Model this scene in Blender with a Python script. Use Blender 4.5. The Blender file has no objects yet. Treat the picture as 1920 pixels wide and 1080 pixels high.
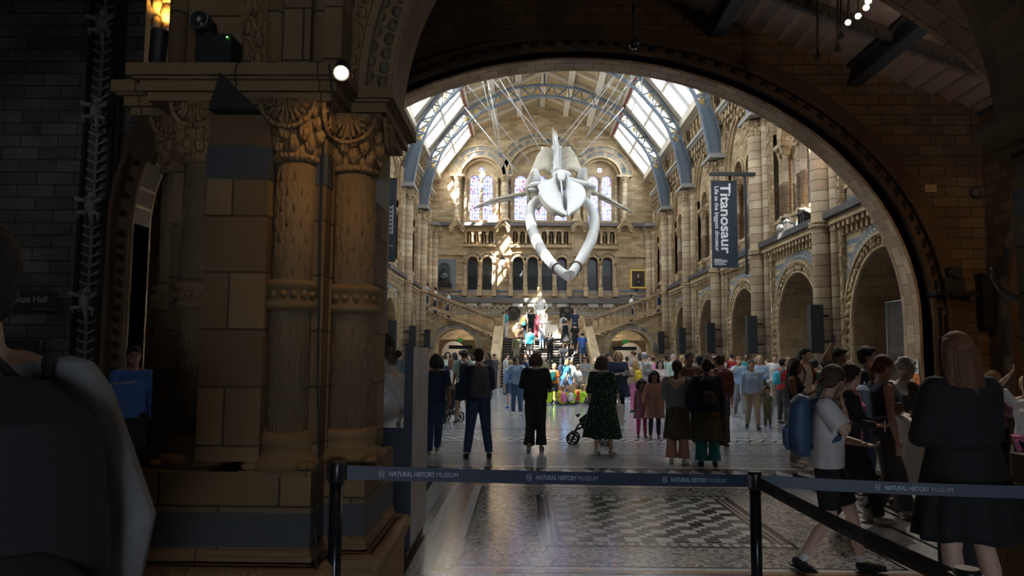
import bpy, bmesh, math, random
from mathutils import Vector, Matrix, noise
from mathutils.geometry import tessellate_polygon
random.seed(7)
S = bpy.context.scene
COL = S.collection
PI = math.pi
# ------------------------------------------------------------------ camera
F = 1400.0
CAM = Vector((0, 0, 1.68))
_dy = Vector((22, 125, F)).normalized()
_dx = Vector((1, 0.008, 0)); _dx = (_dx - _dy * _dx.dot(_dy)).normalized()
_dz = _dx.cross(_dy)            # in image axes (x right, y down, z ahead): world up
if _dz.y > 0: _dz = -_dz
# rows: world axes in camera image axes -> columns of world-from-cam
def w_from_img(v):
    return Vector((_dx.dot(v), _dy.dot(v), _dz.dot(v)))
right = w_from_img(Vector((1, 0, 0))); down = w_from_img(Vector((0, 1, 0))); ahead = w_from_img(Vector((0, 0, 1)))
M = Matrix((( right.x, -down.x, -ahead.x, CAM.x), (right.y, -down.y, -ahead.y, CAM.y), (right.z, -down.z, -ahead.z, CAM.z), (0, 0, 0, 1)))
cd = bpy.data.cameras.new('camera'); cam = bpy.data.objects.new('camera', cd); COL.objects.link(cam)
cam.matrix_world = M
cd.sensor_width = 36; cd.lens = 36 * F / 1920; cd.clip_start = 0.05; cd.clip_end = 500
S.camera = cam
def ray(px, py): return w_from_img(Vector((px - 960, py - 540, F)))
def at_y(px, py, Y):
    r = ray(px, py); return CAM + r * (Y / r.y)
def at_x(px, py, X):
    r = ray(px, py); return CAM + r * (X / r.x)
def at_z(px, py, z=0.0):
    r = ray(px, py); return CAM + r * ((z - CAM.z) / r.z)
# ------------------------------------------------------------------ world, sun, exposure
S.view_settings.view_transform = 'Standard'; S.view_settings.look = 'None'
S.view_settings.gamma = 1.0; S.view_settings.use_curve_mapping = False
S.view_settings.exposure = 1.55
W = bpy.data.worlds.new('sky'); S.world = W; W.use_nodes = True
bg = W.node_tree.nodes['Background']; bg.inputs[0].default_value = (0.76, 0.87, 1.0, 1); bg.inputs[1].default_value = 7.0
try: W.cycles.sampling_method = 'MANUAL'; W.cycles.sample_map_resolution = 256
except Exception: pass
sd = bpy.data.lights.new('sun', 'SUN'); sd.energy = 30; sd.angle = math.radians(0.6); sd.color = (1.0, 0.93, 0.80)
sun = bpy.data.objects.new('sun', sd); COL.objects.link(sun)
SUN_DIR = Vector((0.40, 0.55, -0.85)).normalized()
sun.rotation_euler = SUN_DIR.to_track_quat('-Z', 'Y').to_euler(); sun.location = (20, 0, 40)
S.cycles.max_bounces = 7; S.cycles.diffuse_bounces = 4; S.cycles.glossy_bounces = 3; S.cycles.transparent_max_bounces = 12
S.cycles.caustics_reflective = False; S.cycles.caustics_refractive = False
S.cycles.sample_clamp_indirect = 4.0
S.cycles.use_denoising = True
def portal(name, c, u, v):
    """sky portal: centre c, full edge vectors u, v; light enters along u x v"""
    d = bpy.data.lights.new(name, 'AREA'); d.shape = 'RECTANGLE'; d.size = u.length; d.size_y = v.length
    d.cycles.is_portal = True
    o = bpy.data.objects.new(name, d); COL.objects.link(o)
    x = u.normalized(); y = v.normalized(); z = x.cross(y)
    o.matrix_world = Matrix(((x.x, y.x, z.x, c.x), (x.y, y.y, z.y, c.y), (x.z, y.z, z.z, c.z), (0, 0, 0, 1)))
    return o
def lamp(name, kind, loc, power, col=(1, .72, .42), size=.05, aim=None, spot=60, blend=.6):
    d = bpy.data.lights.new(name, kind); d.energy = power; d.color = col
    if kind == 'SPOT': d.spot_size = math.radians(spot); d.spot_blend = blend; d.shadow_soft_size = size
    elif kind == 'POINT': d.shadow_soft_size = size
    o = bpy.data.objects.new(name, d); COL.objects.link(o); o.location = loc
    if aim is not None: o.rotation_euler = (Vector(aim) - Vector(loc)).to_track_quat('-Z', 'Y').to_euler()
    return o
# ------------------------------------------------------------------ mesh builder
class MB:
    def __init__(s): s.v = []; s.f = []; s.m = []; s.uv = []; s.sm = []
    def face(s, pts, mi=0, uv=None, smooth=False):
        n = len(s.v); s.v.extend([tuple(p) for p in pts]); s.f.append(tuple(range(n, n + len(pts)))); s.m.append(mi)
        s.uv.append(uv if uv else [(0, 0)] * len(pts)); s.sm.append(smooth)
    def grid(s, rows, mi=0, close=False, smooth=True, uvs=None):
        """rows: list of equal-length point lists; shared vertices"""
        n = len(s.v); k = len(rows[0])
        for r in rows: s.v.extend([tuple(p) for p in r])
        for i in range(len(rows) - 1):
            for j in range(k if close else k - 1):
                a = n + i * k + j; b = n + i * k + (j + 1) % k
                s.f.append((a, b, b + k, a + k)); s.m.append(mi); s.sm.append(smooth)
                if uvs:
                    u = uvs; s.uv.append([(u[0][j], u[1][i]), (u[0][j + 1], u[1][i]), (u[0][j + 1], u[1][i + 1]), (u[0][j], u[1][i + 1])])
                else: s.uv.append([(0, 0)] * 4)
    def fan(s, pts, mi=0, smooth=False):
        n = len(s.v); s.v.extend([tuple(p) for p in pts]); s.f.append(tuple(range(n, n + len(pts)))); s.m.append(mi)
        s.uv.append([(0, 0)] * len(pts)); s.sm.append(smooth)
    def box(s, a, b, mi=0):
        x0, y0, z0 = [min(a[i], b[i]) for i in range(3)]; x1, y1, z1 = [max(a[i], b[i]) for i in range(3)]
        P = [(x0, y0, z0), (x1, y0, z0), (x1, y1, z0), (x0, y1, z0), (x0, y0, z1), (x1, y0, z1), (x1, y1, z1), (x0, y1, z1)]
        n = len(s.v); s.v.extend(P)
        for q in ((0, 3, 2, 1), (4, 5, 6, 7), (0, 1, 5, 4), (1, 2, 6, 5), (2, 3, 7, 6), (3, 0, 4, 7)):
            s.f.append(tuple(n + i for i in q)); s.m.append(mi); s.uv.append([(0, 0)] * 4); s.sm.append(False)
    def bar(s, p, q, w, h=None, mi=0, up=(0, 0, 1)):
        p = Vector(p); q = Vector(q); h = h or w; d = (q - p).normalized(); u = Vector(up)
        if abs(d.dot(u)) > .98: u = Vector((0, 1, 0))
        x = d.cross(u).normalized() * w / 2; y = x.normalized().cross(d) * h / 2
        n = len(s.v)
        for c in (p, q): s.v.extend([tuple(c - x - y), tuple(c + x - y), tuple(c + x + y), tuple(c - x + y)])
        for f in ((0, 1, 2, 3), (7, 6, 5, 4), (0, 4, 5, 1), (1, 5, 6, 2), (2, 6, 7, 3), (3, 7, 4, 0)):
            s.f.append(tuple(n + i for i in f)); s.m.append(mi); s.uv.append([(0, 0)] * 4); s.sm.append(False)
    def tube(s, pts, r, n=8, mi=0, caps=True, flat=1.0, up=(0, 0, 1), smooth=True):
        """swept tube; r scalar or list; flat = second-axis ratio"""
        pts = [Vector(p) for p in pts]; k = len(pts)
        rs = r if isinstance(r, (list, tuple)) else [r] * k
        rows = []; px = None
        for i in range(k):
            d = (pts[min(i + 1, k - 1)] - pts[max(i - 1, 0)]).normalized()
            if px is None:
                u = Vector(up)
                if abs(d.dot(u)) > .95: u = Vector((0, 1, 0)) if abs(d.y) < .9 else Vector((1, 0, 0))
                x = d.cross(u).normalized()
            else: x = (px - d * px.dot(d)).normalized()
            px = x; y = x.cross(d); ri = rs[i]
            fl = flat[i] if isinstance(flat, (list, tuple)) else flat
            rows.append([pts[i] + x * (math.cos(a) * ri) + y * (math.sin(a) * ri * fl) for a in [2 * PI * j / n for j in range(n)]])
        s.grid(rows, mi, True, smooth)
        if caps: s.fan(rows[0][::-1], mi); s.fan(rows[-1], mi)
    def lathe(s, c, prof, n=16, mi=0, a0=0, a1=2 * PI, smooth=True, axis='z', caps=True, ov=(1, 1)):
        """prof: (r, h) list up from c"""
        rows = []; full = abs(a1 - a0 - 2 * PI) < 1e-6
        k = n if full else n + 1
        for r, h in prof:
            row = []
            for j in range(k):
                a = a0 + (a1 - a0) * j / n; x = r * math.cos(a) * ov[0]; y = r * math.sin(a) * ov[1]
                if axis == 'z': row.append((c[0] + x, c[1] + y, c[2] + h))
                elif axis == 'y': row.append((c[0] + x, c[1] + h, c[2] + y))
                else: row.append((c[0] + h, c[1] + x, c[2] + y))
            rows.append(row)
        s.grid(rows, mi, full, smooth)
        if caps and full:
            if prof[0][0] > 1e-4: s.fan(rows[0][::-1], mi)
            if prof[-1][0] > 1e-4: s.fan(rows[-1], mi)
    def ball(s, c, r, n=10, mi=0, sc=(1, 1, 1)):
        m = max(4, n // 2); rows = []
        for i in range(m + 1):
            t = PI * i / m - PI / 2
            rows.append([(c[0] + r * sc[0] * max(math.cos(t), .001) * math.cos(2 * PI * j / n), c[1] + r * sc[1] * max(math.cos(t), .001) * math.sin(2 * PI * j / n), c[2] + r * sc[2] * math.sin(t)) for j in range(n)])
        s.grid(rows, mi, True, True)
    def prism(s, loops, to3, d0, d1, mi=0, side=None, front=True, back=True):
        """2D loops (outer + holes) extruded between depths; to3(u, v, d)"""
        side = mi if side is None else side
        tri = tessellate_polygon([[Vector((u, v, 0)) for u, v in l] for l in loops])
        flat = [p for l in loops for p in l]
        for dd, on in ((d0, front), (d1, back)):
            if not on: continue
            n = len(s.v); s.v.extend([tuple(to3(u, v, dd)) for u, v in flat])
            for t in tri:
                t = t if dd == d0 else t[::-1]
                s.f.append(tuple(n + i for i in t)); s.m.append(mi); s.uv.append([(0, 0)] * 3); s.sm.append(False)
        for l in loops:
            k = len(l)
            for i in range(k):
                a = l[i]; b = l[(i + 1) % k]
                s.face([to3(a[0], a[1], d0), to3(b[0], b[1], d0), to3(b[0], b[1], d1), to3(a[0], a[1], d1)], side)
    def build(s, name, mats, parent=None, fix=True, slots=None):
        me = bpy.data.meshes.new(name); me.from_pydata(s.v, [], s.f)
        if not isinstance(mats, (list, tuple)): mats = [mats]
        for m in mats: me.materials.append(m)
        me.polygons.foreach_set('material_index', [min(i, len(mats) - 1) for i in s.m])
        me.polygons.foreach_set('use_smooth', s.sm)
        if any(u[-1] != (0, 0) or u[0] != (0, 0) or u[len(u) // 2] != (0, 0) for u in s.uv):
            l = me.uv_layers.new(name='UVMap'); l.data.foreach_set('uv', [c for u in s.uv for p in u for c in p])
        if fix:
            bm = bmesh.new(); bm.from_mesh(me); bmesh.ops.remove_doubles(bm, verts=bm.verts, dist=1e-5); bmesh.ops.recalc_face_normals(bm, faces=bm.faces); bm.to_mesh(me); bm.free()
        me.validate(); me.update()
        o = bpy.data.objects.new(name, me); COL.objects.link(o)
        if parent is not None:
            o.parent = parent; o.matrix_basis = parent_inv(parent)
        return o
_inv = {}
def parent_inv(p):
    """meshes are written in world coordinates; keep them there under their thing"""
    if p.name not in _inv:
        m = Matrix.Identity(4); q = p; ch = []
        while q is not None: ch.append(q); q = q.parent
        for q in reversed(ch): m = m @ (Matrix.Translation(q.location) @ q.rotation_euler.to_matrix().to_4x4())
        _inv[p.name] = m.inverted()
    return _inv[p.name]
def tag(o, label=None, cat=None, group=None, kind=None):
    if label: o['label'] = label
    if cat: o['category'] = cat
    if group: o['group'] = group
    if kind: o['kind'] = kind
    return o
def empty(name, loc=(0, 0, 0), label=None, cat=None, group=None, rz=0):
    o = bpy.data.objects.new(name, None); COL.objects.link(o); o.location = loc; o.rotation_euler = (0, 0, rz); o.empty_display_size = .1
    return tag(o, label, cat, group)
def copy_tree(o, parent=None):
    c = o.copy(); COL.objects.link(c)
    if parent is not None: c.parent = parent
    for ch in list(o.children): copy_tree(ch, c)
    return c
def struct(o): o['kind'] = 'structure'; return o
# ------------------------------------------------------------------ materials
def _mat(name):
    m = bpy.data.materials.new(name); m.use_nodes = True; nt = m.node_tree; return m, nt, nt.nodes['Principled BSDF']
def N(nt, t, **kw):
    n = nt.nodes.new(t)
    for k, v in kw.items(): setattr(n, k, v)
    return n
def mth(nt, op, a, b=None, c=None):
    n = nt.nodes.new('ShaderNodeMath'); n.operation = op
    for i, v in enumerate((a, b, c)):
        if v is None: continue
        if isinstance(v, (int, float)): n.inputs[i].default_value = v
        else: nt.links.new(v, n.inputs[i])
    return n.outputs[0]
def mix(nt, fac, a, b, mode='MIX'):
    n = nt.nodes.new('ShaderNodeMix'); n.data_type = 'RGBA'; n.blend_type = mode
    for sock, v in ((n.inputs[0], fac), (n.inputs[6], a), (n.inputs[7], b)):
        if isinstance(v, (int, float)): sock.default_value = v
        elif isinstance(v, tuple): sock.default_value = (*v[:3], 1)
        else: nt.links.new(v, sock)
    return n.outputs[2]
_pc = {}
def plain(name, col, rough=.6, metal=0.0, emit=0, ecol=None, spec=.5, var=.12, scale=6, bump=0, alpha=1, bscale=None, trans=0):
    if name in _pc: return _pc[name]
    m, nt, b = _mat(name); L = nt.links
    tc = N(nt, 'ShaderNodeTexCoord'); nz = N(nt, 'ShaderNodeTexNoise'); nz.inputs['Scale'].default_value = scale; nz.inputs['Detail'].default_value = 4
    L.new(tc.outputs['Object'], nz.inputs['Vector'])
    c = mix(nt, nz.outputs['Fac'], tuple(x * (1 - var) for x in col), tuple(min(1, x * (1 + var)) for x in col))
    L.new(c, b.inputs['Base Color']); b.inputs['Roughness'].default_value = rough; b.inputs['Metallic'].default_value = metal
    b.inputs['Specular IOR Level'].default_value = spec
    if emit: b.inputs['Emission Color'].default_value = (*(ecol or col), 1); b.inputs['Emission Strength'].default_value = emit
    if bump:
        n2 = N(nt, 'ShaderNodeTexNoise'); n2.inputs['Scale'].default_value = bscale or scale * 6; L.new(tc.outputs['Object'], n2.inputs['Vector'])
        bp = N(nt, 'ShaderNodeBump'); bp.inputs['Strength'].default_value = bump; bp.inputs['Distance'].default_value = .02
        L.new(n2.outputs['Fac'], bp.inputs['Height']); L.new(bp.outputs[0], b.inputs['Normal'])
    if alpha < 1: b.inputs['Alpha'].default_value = alpha
    if trans: b.inputs['Transmission Weight'].default_value = trans
    _pc[name] = m; return m
def stone(name, c1, c2, bw=.5, bh=.22, mortar=(.16, .12, .08), ms=.008, mode='wall', bands=None, slate=(.16, .19, .22), rough=.75, carve=0, carve_scale=14, tint=.35, msm=.1):
    """block-laid stone or terracotta. mode wall: mapped on world position by facing; uv: mapped on the UV; col: rows only"""
    m, nt, b = _mat(name); L = nt.links
    g = N(nt, 'ShaderNodeNewGeometry'); sp = N(nt, 'ShaderNodeSeparateXYZ'); L.new(g.outputs['Position'], sp.inputs[0])
    if mode == 'uv':
        uvn = N(nt, 'ShaderNodeUVMap'); vec = uvn.outputs[0]
    else:
        sn = N(nt, 'ShaderNodeSeparateXYZ'); L.new(g.outputs['True Normal'], sn.inputs[0])
        ax = mth(nt, 'ABSOLUTE', sn.outputs[0]); ay = mth(nt, 'ABSOLUTE', sn.outputs[1]); az = mth(nt, 'ABSOLUTE', sn.outputs[2])
        isx = mth(nt, 'GREATER_THAN', ax, ay); isz = mth(nt, 'GREATER_THAN', az, .75)
        if mode == 'col':
            u = mth(nt, 'ADD', mth(nt, 'MULTIPLY', sp.outputs[0], .05), mth(nt, 'MULTIPLY', mth(nt, 'FLOOR', mth(nt, 'MULTIPLY', sp.outputs[1], .5)), 3.7))
        else:
            u = mth(nt, 'ADD', mth(nt, 'MULTIPLY', sp.outputs[1], isx), mth(nt, 'MULTIPLY', sp.outputs[0], mth(nt, 'SUBTRACT', 1, isx)))
        v = mth(nt, 'ADD', mth(nt, 'MULTIPLY', sp.outputs[2], mth(nt, 'SUBTRACT', 1, isz)), mth(nt, 'MULTIPLY', sp.outputs[1], isz))
        cb = N(nt, 'ShaderNodeCombineXYZ'); L.new(u, cb.inputs[0]); L.new(v, cb.inputs[1]); vec = cb.outputs[0]
    br = N(nt, 'ShaderNodeTexBrick'); L.new(vec, br.inputs['Vector'])
    br.inputs['Scale'].default_value = 1; br.inputs['Brick Width'].default_value = bw; br.inputs['Row Height'].default_value = bh
    br.inputs['Mortar Size'].default_value = ms; br.inputs['Mortar Smooth'].default_value = msm
    br.inputs['Color1'].default_value = (*c1, 1); br.inputs['Color2'].default_value = (*c2, 1); br.inputs['Mortar'].default_value = (*mortar, 1)
    br.inputs['Bias'].default_value = 0
    nz = N(nt, 'ShaderNodeTexNoise'); nz.inputs['Scale'].default_value = 1.7; nz.inputs['Detail'].default_value = 5; L.new(g.outputs['Position'], nz.inputs['Vector'])
    cr = N(nt, 'ShaderNodeValToRGB'); cr.color_ramp.elements[0].position = .3; cr.color_ramp.elements[1].position = .75
    cr.color_ramp.elements[0].color = (1 - tint, 1 - tint, 1 - tint, 1); cr.color_ramp.elements[1].color = (1.0, 1.0, 1.0, 1); L.new(nz.outputs['Fac'], cr.inputs[0])
    col = mix(nt, 1.0, br.outputs['Color'], cr.outputs[0], 'MULTIPLY')
    if bands:
        z0, z1, per, wid = bands
        fr = mth(nt, 'FRACT', mth(nt, 'DIVIDE', mth(nt, 'SUBTRACT', sp.outputs[2], z0), per))
        inb = mth(nt, 'MULTIPLY', mth(nt, 'LESS_THAN', fr, wid), mth(nt, 'MULTIPLY', mth(nt, 'GREATER_THAN', sp.outputs[2], z0), mth(nt, 'LESS_THAN', sp.outputs[2], z1)))
        col = mix(nt, inb, col, slate)
    L.new(col, b.inputs['Base Color']); b.inputs['Roughness'].default_value = rough; b.inputs['Specular IOR Level'].default_value = .3
    bp = N(nt, 'ShaderNodeBump'); bp.inputs['Strength'].default_value = .5; bp.inputs['Distance'].default_value = .01
    h = mth(nt, 'SUBTRACT', 1, br.outputs['Fac'])
    n3 = N(nt, 'ShaderNodeTexNoise'); n3.inputs['Scale'].default_value = 22; n3.inputs['Detail'].default_value = 3; L.new(g.outputs['Position'], n3.inputs['Vector'])
    h = mth(nt, 'ADD', h, mth(nt, 'MULTIPLY', n3.outputs['Fac'], .35)); L.new(h, bp.inputs['Height'])
    out = bp.outputs[0]
    if carve:
        vo = N(nt, 'ShaderNodeTexVoronoi'); vo.inputs['Scale'].default_value = carve_scale; L.new(g.outputs['Position'], vo.inputs['Vector'])
        n4 = N(nt, 'ShaderNodeTexWave'); n4.inputs['Scale'].default_value = carve_scale * .35; n4.inputs['Distortion'].default_value = 9; n4.inputs['Detail'].default_value = 2; L.new(g.outputs['Position'], n4.inputs['Vector'])
        b2 = N(nt, 'ShaderNodeBump'); b2.inputs['Strength'].default_value = 1; b2.inputs['Distance'].default_value = carve
        L.new(mth(nt, 'ADD', vo.outputs['Distance'], mth(nt, 'MULTIPLY', n4.outputs['Fac'], .6)), b2.inputs['Height']); L.new(out, b2.inputs['Normal']); out = b2.outputs[0]
    L.new(out, b.inputs['Normal'])
    return m
T1 = (.50, .37, .21); T2 = (.34, .23, .12)
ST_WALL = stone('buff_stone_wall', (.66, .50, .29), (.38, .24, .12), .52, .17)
ST_FAR = stone('far_wall_stone', (.66, .50, .30), (.40, .27, .145), .55, .16, ms=.006)
ST_BAND = stone('banded_stone', (.68, .55, .34), (.48, .36, .20), .45, .17, bands=(2.62, 5.0, .34, .38))
ST_COL = stone('drum_stone', (.60, .48, .31), (.42, .28, .17), 40, .30, mode='col', ms=.012)
ST_COLG = stone('shaft_stone', (.54, .42, .28), (.36, .25, .16), 40, .42, mode='col', ms=.01, carve=.02, carve_scale=18)
ST_TRIM = stone('moulding_stone', (.60, .45, .26), (.46, .32, .18), .7, .5, ms=.005)
ST_VOUS = stone('voussoir_stone', (.56, .41, .26), (.38, .25, .15), .42, .30, mode='uv', ms=.008)
ST_VBLUE = stone('blue_and_buff_voussoirs', (.50, .40, .26), (.13, .16, .19), .26, 3, mode='uv', ms=.01)
ST_CARV = stone('carved_terracotta', (.66, .50, .30), (.50, .36, .20), .6, .5, carve=.06, carve_scale=7, ms=.004)
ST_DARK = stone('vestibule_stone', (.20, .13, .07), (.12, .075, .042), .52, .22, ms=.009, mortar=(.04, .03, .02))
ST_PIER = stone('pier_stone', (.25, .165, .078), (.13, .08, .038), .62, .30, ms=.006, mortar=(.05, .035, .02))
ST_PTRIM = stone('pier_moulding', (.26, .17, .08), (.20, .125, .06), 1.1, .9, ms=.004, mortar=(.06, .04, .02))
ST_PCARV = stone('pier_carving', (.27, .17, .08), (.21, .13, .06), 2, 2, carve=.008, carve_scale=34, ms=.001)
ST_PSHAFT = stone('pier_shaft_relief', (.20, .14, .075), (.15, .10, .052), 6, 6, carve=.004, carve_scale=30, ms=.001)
ST_RIB = stone('dark_rib_stone', (.13, .078, .04), (.08, .045, .024), 1.2, .6, mode='uv', ms=.006, mortar=(.02, .015, .01))
SLATE = plain('slate_blue_stone', (.13, .155, .18), .6, var=.2, bump=.2)
PSLATE = plain('pier_slate_band', (.04, .044, .048), .6, var=.25, bump=.2)
AISLE = stone('aisle_stone', (.40, .27, .13), (.26, .17, .08), .5, .25)
IRON = plain('blue_grey_painted_iron', (.135, .17, .21), .45, var=.1)
CREAM = plain('cream_painted_timber', (.62, .56, .45), .55)
WHITE_T = plain('white_painted_bars', (.80, .80, .78), .5)
PANEL = plain('painted_botanical_panel', (.40, .30, .16), .6, var=.55, scale=3.5)
GILT = plain('gilded_leaf', (.75, .52, .12), .35, .6)
BLACK = plain('matte_black', (.012, .012, .013), .55)
DARKWOOD = plain('dark_timber', (.05, .035, .028), .6)
# ------------------------------------------------------------------ 2D shapes
XC = 1.15
def arch_loop(c, r, spring, base, n=18, ry=None, rev=True):
    ry = ry or r
    p = [(c - r, base)] + [(c - r * math.cos(PI * i / n), spring + ry * math.sin(PI * i / n)) for i in range(n + 1)] + [(c + r, base)]
    return p[::-1] if rev else p
def arch_ring(mb, to3, c, spring, r0, r1, d0, d1, mi=0, n=24, ry=1.0, a0=0, a1=PI, leg=None):
    """half-ring of stone, radii r0..r1, depth d0..d1, with UVs along the curve; leg = base height for straight jambs"""
    pts = []; ln = []; L = 0
    if leg is not None:
        for t in (0, .34, .67): pts.append((-1, spring - (spring - leg) * (1 - t), 0))
    for i in range(n + 1):
        a = a0 + (a1 - a0) * i / n; pts.append((-math.cos(a), spring, math.sin(a)))
    if leg is not None:
        for t in (.33, .66, 1): pts.append((1, spring - (spring - leg) * t, 0))
    prof = [(r0, d0), (r1, d0), (r1, d1), (r0, d1)]
    rows = [[] for _ in prof]; us = []
    prev = None
    for (cx, zz, sz) in pts:
        for k, (r, d) in enumerate(prof):
            rr = r; hz = (r - r0) + r0 * ry
            p = (c + cx * rr, zz + sz * hz)
            rows[k].append(to3(p[0], p[1], d))
            if k == 0:
                if prev: L += math.hypot(p[0] - prev[0], p[1] - prev[1])
                prev = p; us.append(L)
    vs = [0, r1 - r0, r1 - r0 + abs(d1 - d0), 2 * (r1 - r0) + abs(d1 - d0), 2 * (r1 - r0) + 2 * abs(d1 - d0)]
    for k in range(4):
        mb.grid([rows[k], rows[(k + 1) % 4]], mi, False, False, uvs=(us, [vs[k], vs[k + 1]]))
    mb.fan([rows[k][0] for k in range(4)], mi); mb.fan([rows[k][-1] for k in range(4)], mi)
# ------------------------------------------------------------------ nave shell
YP = [15.1 + 5.7 * i for i in range(7)]       # pier centres; last one at the far wall
YF = 49.6; YB0 = 15.6; YB1 = 16.2
HW = 7.5; Z_COR = 4.93; Z_GAL = 5.45
ORD = ['first', 'second', 'third', 'fourth', 'fifth', 'sixth', 'seventh']
def side3(side):
    return lambda y, z, d: (XC + side * (HW + d), y, z)
def build_side(side):
    to3 = side3(side); nm = 'right' if side > 0 else 'left'
    R = 1.78; SP = 2.55; RU = 1.98; SPU = 9.4
    holes = [arch_loop((YP[b] + YP[b + 1]) / 2, R, SP, -.0, 20) for b in range(0, 6)]
    holes = [[(y, max(z, .001)) for y, z in h] for h in holes]
    mb = MB(); y0 = YB1 - .02; y1 = YF + .3
    # lower wall: split per bay so that door-height holes reach the floor
    pts = [(y0, Z_GAL)]
    outer = [(y0, 0)]
    for b in range(6):
        c = (YP[b] + YP[b + 1]) / 2
        al = arch_loop(c, R, SP, 0, 20, rev=False)
        al = [p for p in al if p[0] > y0 + .02]
        outer += al
    outer += [(y1, 0), (y1, Z_GAL), (y0, Z_GAL)]
    mb.prism([outer], to3, 0, 1.5, 0, side=1)
    # upper wall with gallery openings
    h2 = [arch_loop((YP[b] + YP[b + 1]) / 2, RU, SPU, Z_GAL + .25, 20) for b in range(0, 6)]
    h2 = [h for h in h2 if min(p[0] for p in h) > y0 + .1]
    mb.prism([[(y0, Z_GAL), (y1, Z_GAL), (y1, 13.75), (y0, 13.75)]] + h2, to3, .25, .85, 2)
    mb.prism([[(y0, Z_GAL), (y1, Z_GAL), (y1, Z_GAL + .12), (y0, Z_GAL + .12)]], to3, -.12, 4.5, 3)
    struct(mb.build('wall_' + nm, [ST_BAND, AISLE, ST_WALL, ST_TRIM]))
    # aisle behind
    mb = MB()
    mb.box(to3(y0 - 1, 0, 5.2), to3(y1, 13.8, 5.5), 0)
    mb.box(to3(y0 - 1, 4.75, 1.5), to3(y1, 4.9, 5.2), 0)
    mb.box(to3(y0 - 1, 13.6, .6), to3(y1, 13.9, 5.5), 0)
    for y in YP[1:-1]:
        mb.prism([[(1.5, 0), (5.2, 0), (5.2, 4.75), (1.5, 4.75)], arch_loop(3.35, 1.35, 2.6, .01, 14)], lambda u, v, d: (XC + side * (HW + u), y + d, v), -.3, .3, 0)
    struct(mb.build('wall_aisle_' + nm, [AISLE]))
    return to3
for side in (1, -1): build_side(side)
# carved ring pattern relief
def leaf_relief(mb, to3, c, spring, r, d, n, amp, leg=None, mi=0, rr=.07):
    pos = []
    if leg is not None:
        k = int((spring - leg) / .21)
        pos += [(c - r, leg + (i + .5) * (spring - leg) / k, PI / 2) for i in range(k)]
        pos += [(c + r, leg + (i + .5) * (spring - leg) / k, PI / 2) for i in range(k)]
    for i in range(n):
        a = PI * (i + .5) / n; pos.append((c - r * math.cos(a), spring + r * math.sin(a), a + PI / 2))
    for i, (u, v, a) in enumerate(pos):
        for s_ in (-1, 1):
            off = (-math.sin(a) * s_ * .08, math.cos(a) * s_ * .08)
            q = Vector(to3(u + off[0], v + off[1], d))
            mb.ball(q, rr, 6, mi, (1, 1.0, 1.5 if s_ > 0 else 1.1))
def make_arcade_arch(side, b):
    to3 = side3(side); c = (YP[b] + YP[b + 1]) / 2; sd = 'right' if side > 0 else 'left'
    root = empty('arcade_arch', to3(c, 0, 0), cat='arch')
    mb = MB(); arch_ring(mb, to3, c, 2.55, 1.79, 1.86, -.06, .02, leg=.02); arch_ring(mb, to3, c, 2.55, 2.12, 2.2, -.10, .02, leg=.02)
    mb.build('moulding', ST_TRIM, root)
    mb = MB(); arch_ring(mb, to3, c, 2.55, 1.86, 2.12, -.02, .03, leg=.02, n=28); leaf_relief(mb, to3, c, 2.55, 1.99, -.04, 30, 0, leg=.3)
    mb.build('carved_leaf_band', ST_CARV, root)
    mb = MB(); arch_ring(mb, to3, c, 2.55, 2.24, 2.52, -.012, .02, n=30)
    for i in range(44):
        a = PI * (i + .5) / 44
        for s_ in (0, 1):
            r = 2.31 + .13 * s_; aa = a + .018
            u = c - r * math.cos(a); v = 2.55 + r * math.sin(a)
            dirx = -math.cos(a) * .5 + (math.sin(a)) * (.8 if s_ else .8); 
            t = Vector((math.sin(a), math.cos(a))); nrm = Vector((-math.cos(a), math.sin(a)))
            w = (t * .8 + nrm * (.6 if s_ == 0 else -.6)) * .07
            mb.bar(to3(u - w.x, v - w.y, -.014), to3(u + w.x, v + w.y, -.014), .035, .012, 1, up=(1, 0, 0))
    mb.build('chevron_band', [SLATE, plain('pale_inlay', (.52, .50, .45))], root)
    return root
def make_cornice(side, b):
    to3 = side3(side); y0 = YP[b] + .55; y1 = YP[b + 1] - .3
    root = empty('gallery_cornice', to3((y0 + y1) / 2, Z_COR, 0), cat='cornice')
    mb = MB(); n = 17; w = (y1 - y0) / n
    mb.box(to3(y0, Z_COR + .36, -.30), to3(y1, Z_GAL + .02, .02), 0)
    for i in range(n + 1):
        y = y0 + i * w
        mb.box(to3(y - .045, Z_COR + .02, -.14), to3(y + .045, Z_COR + .27, 0), 0)
        mb.box(to3(y - .075, Z_COR + .22, -.24), to3(y + .075, Z_COR + .38, 0), 0)
    mb.box(to3(y0, Z_COR + .06, -.015), to3(y1, Z_COR + .4, .02), 1)
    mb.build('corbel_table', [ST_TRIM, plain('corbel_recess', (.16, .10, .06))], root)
    mb = MB(); mb.box(to3(y0, Z_GAL + .02, -.42), to3(y1, Z_GAL + .20, .1)); mb.build('ledge', plain('black_ledge', (.05, .045, .045)), root)
    return root
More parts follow.
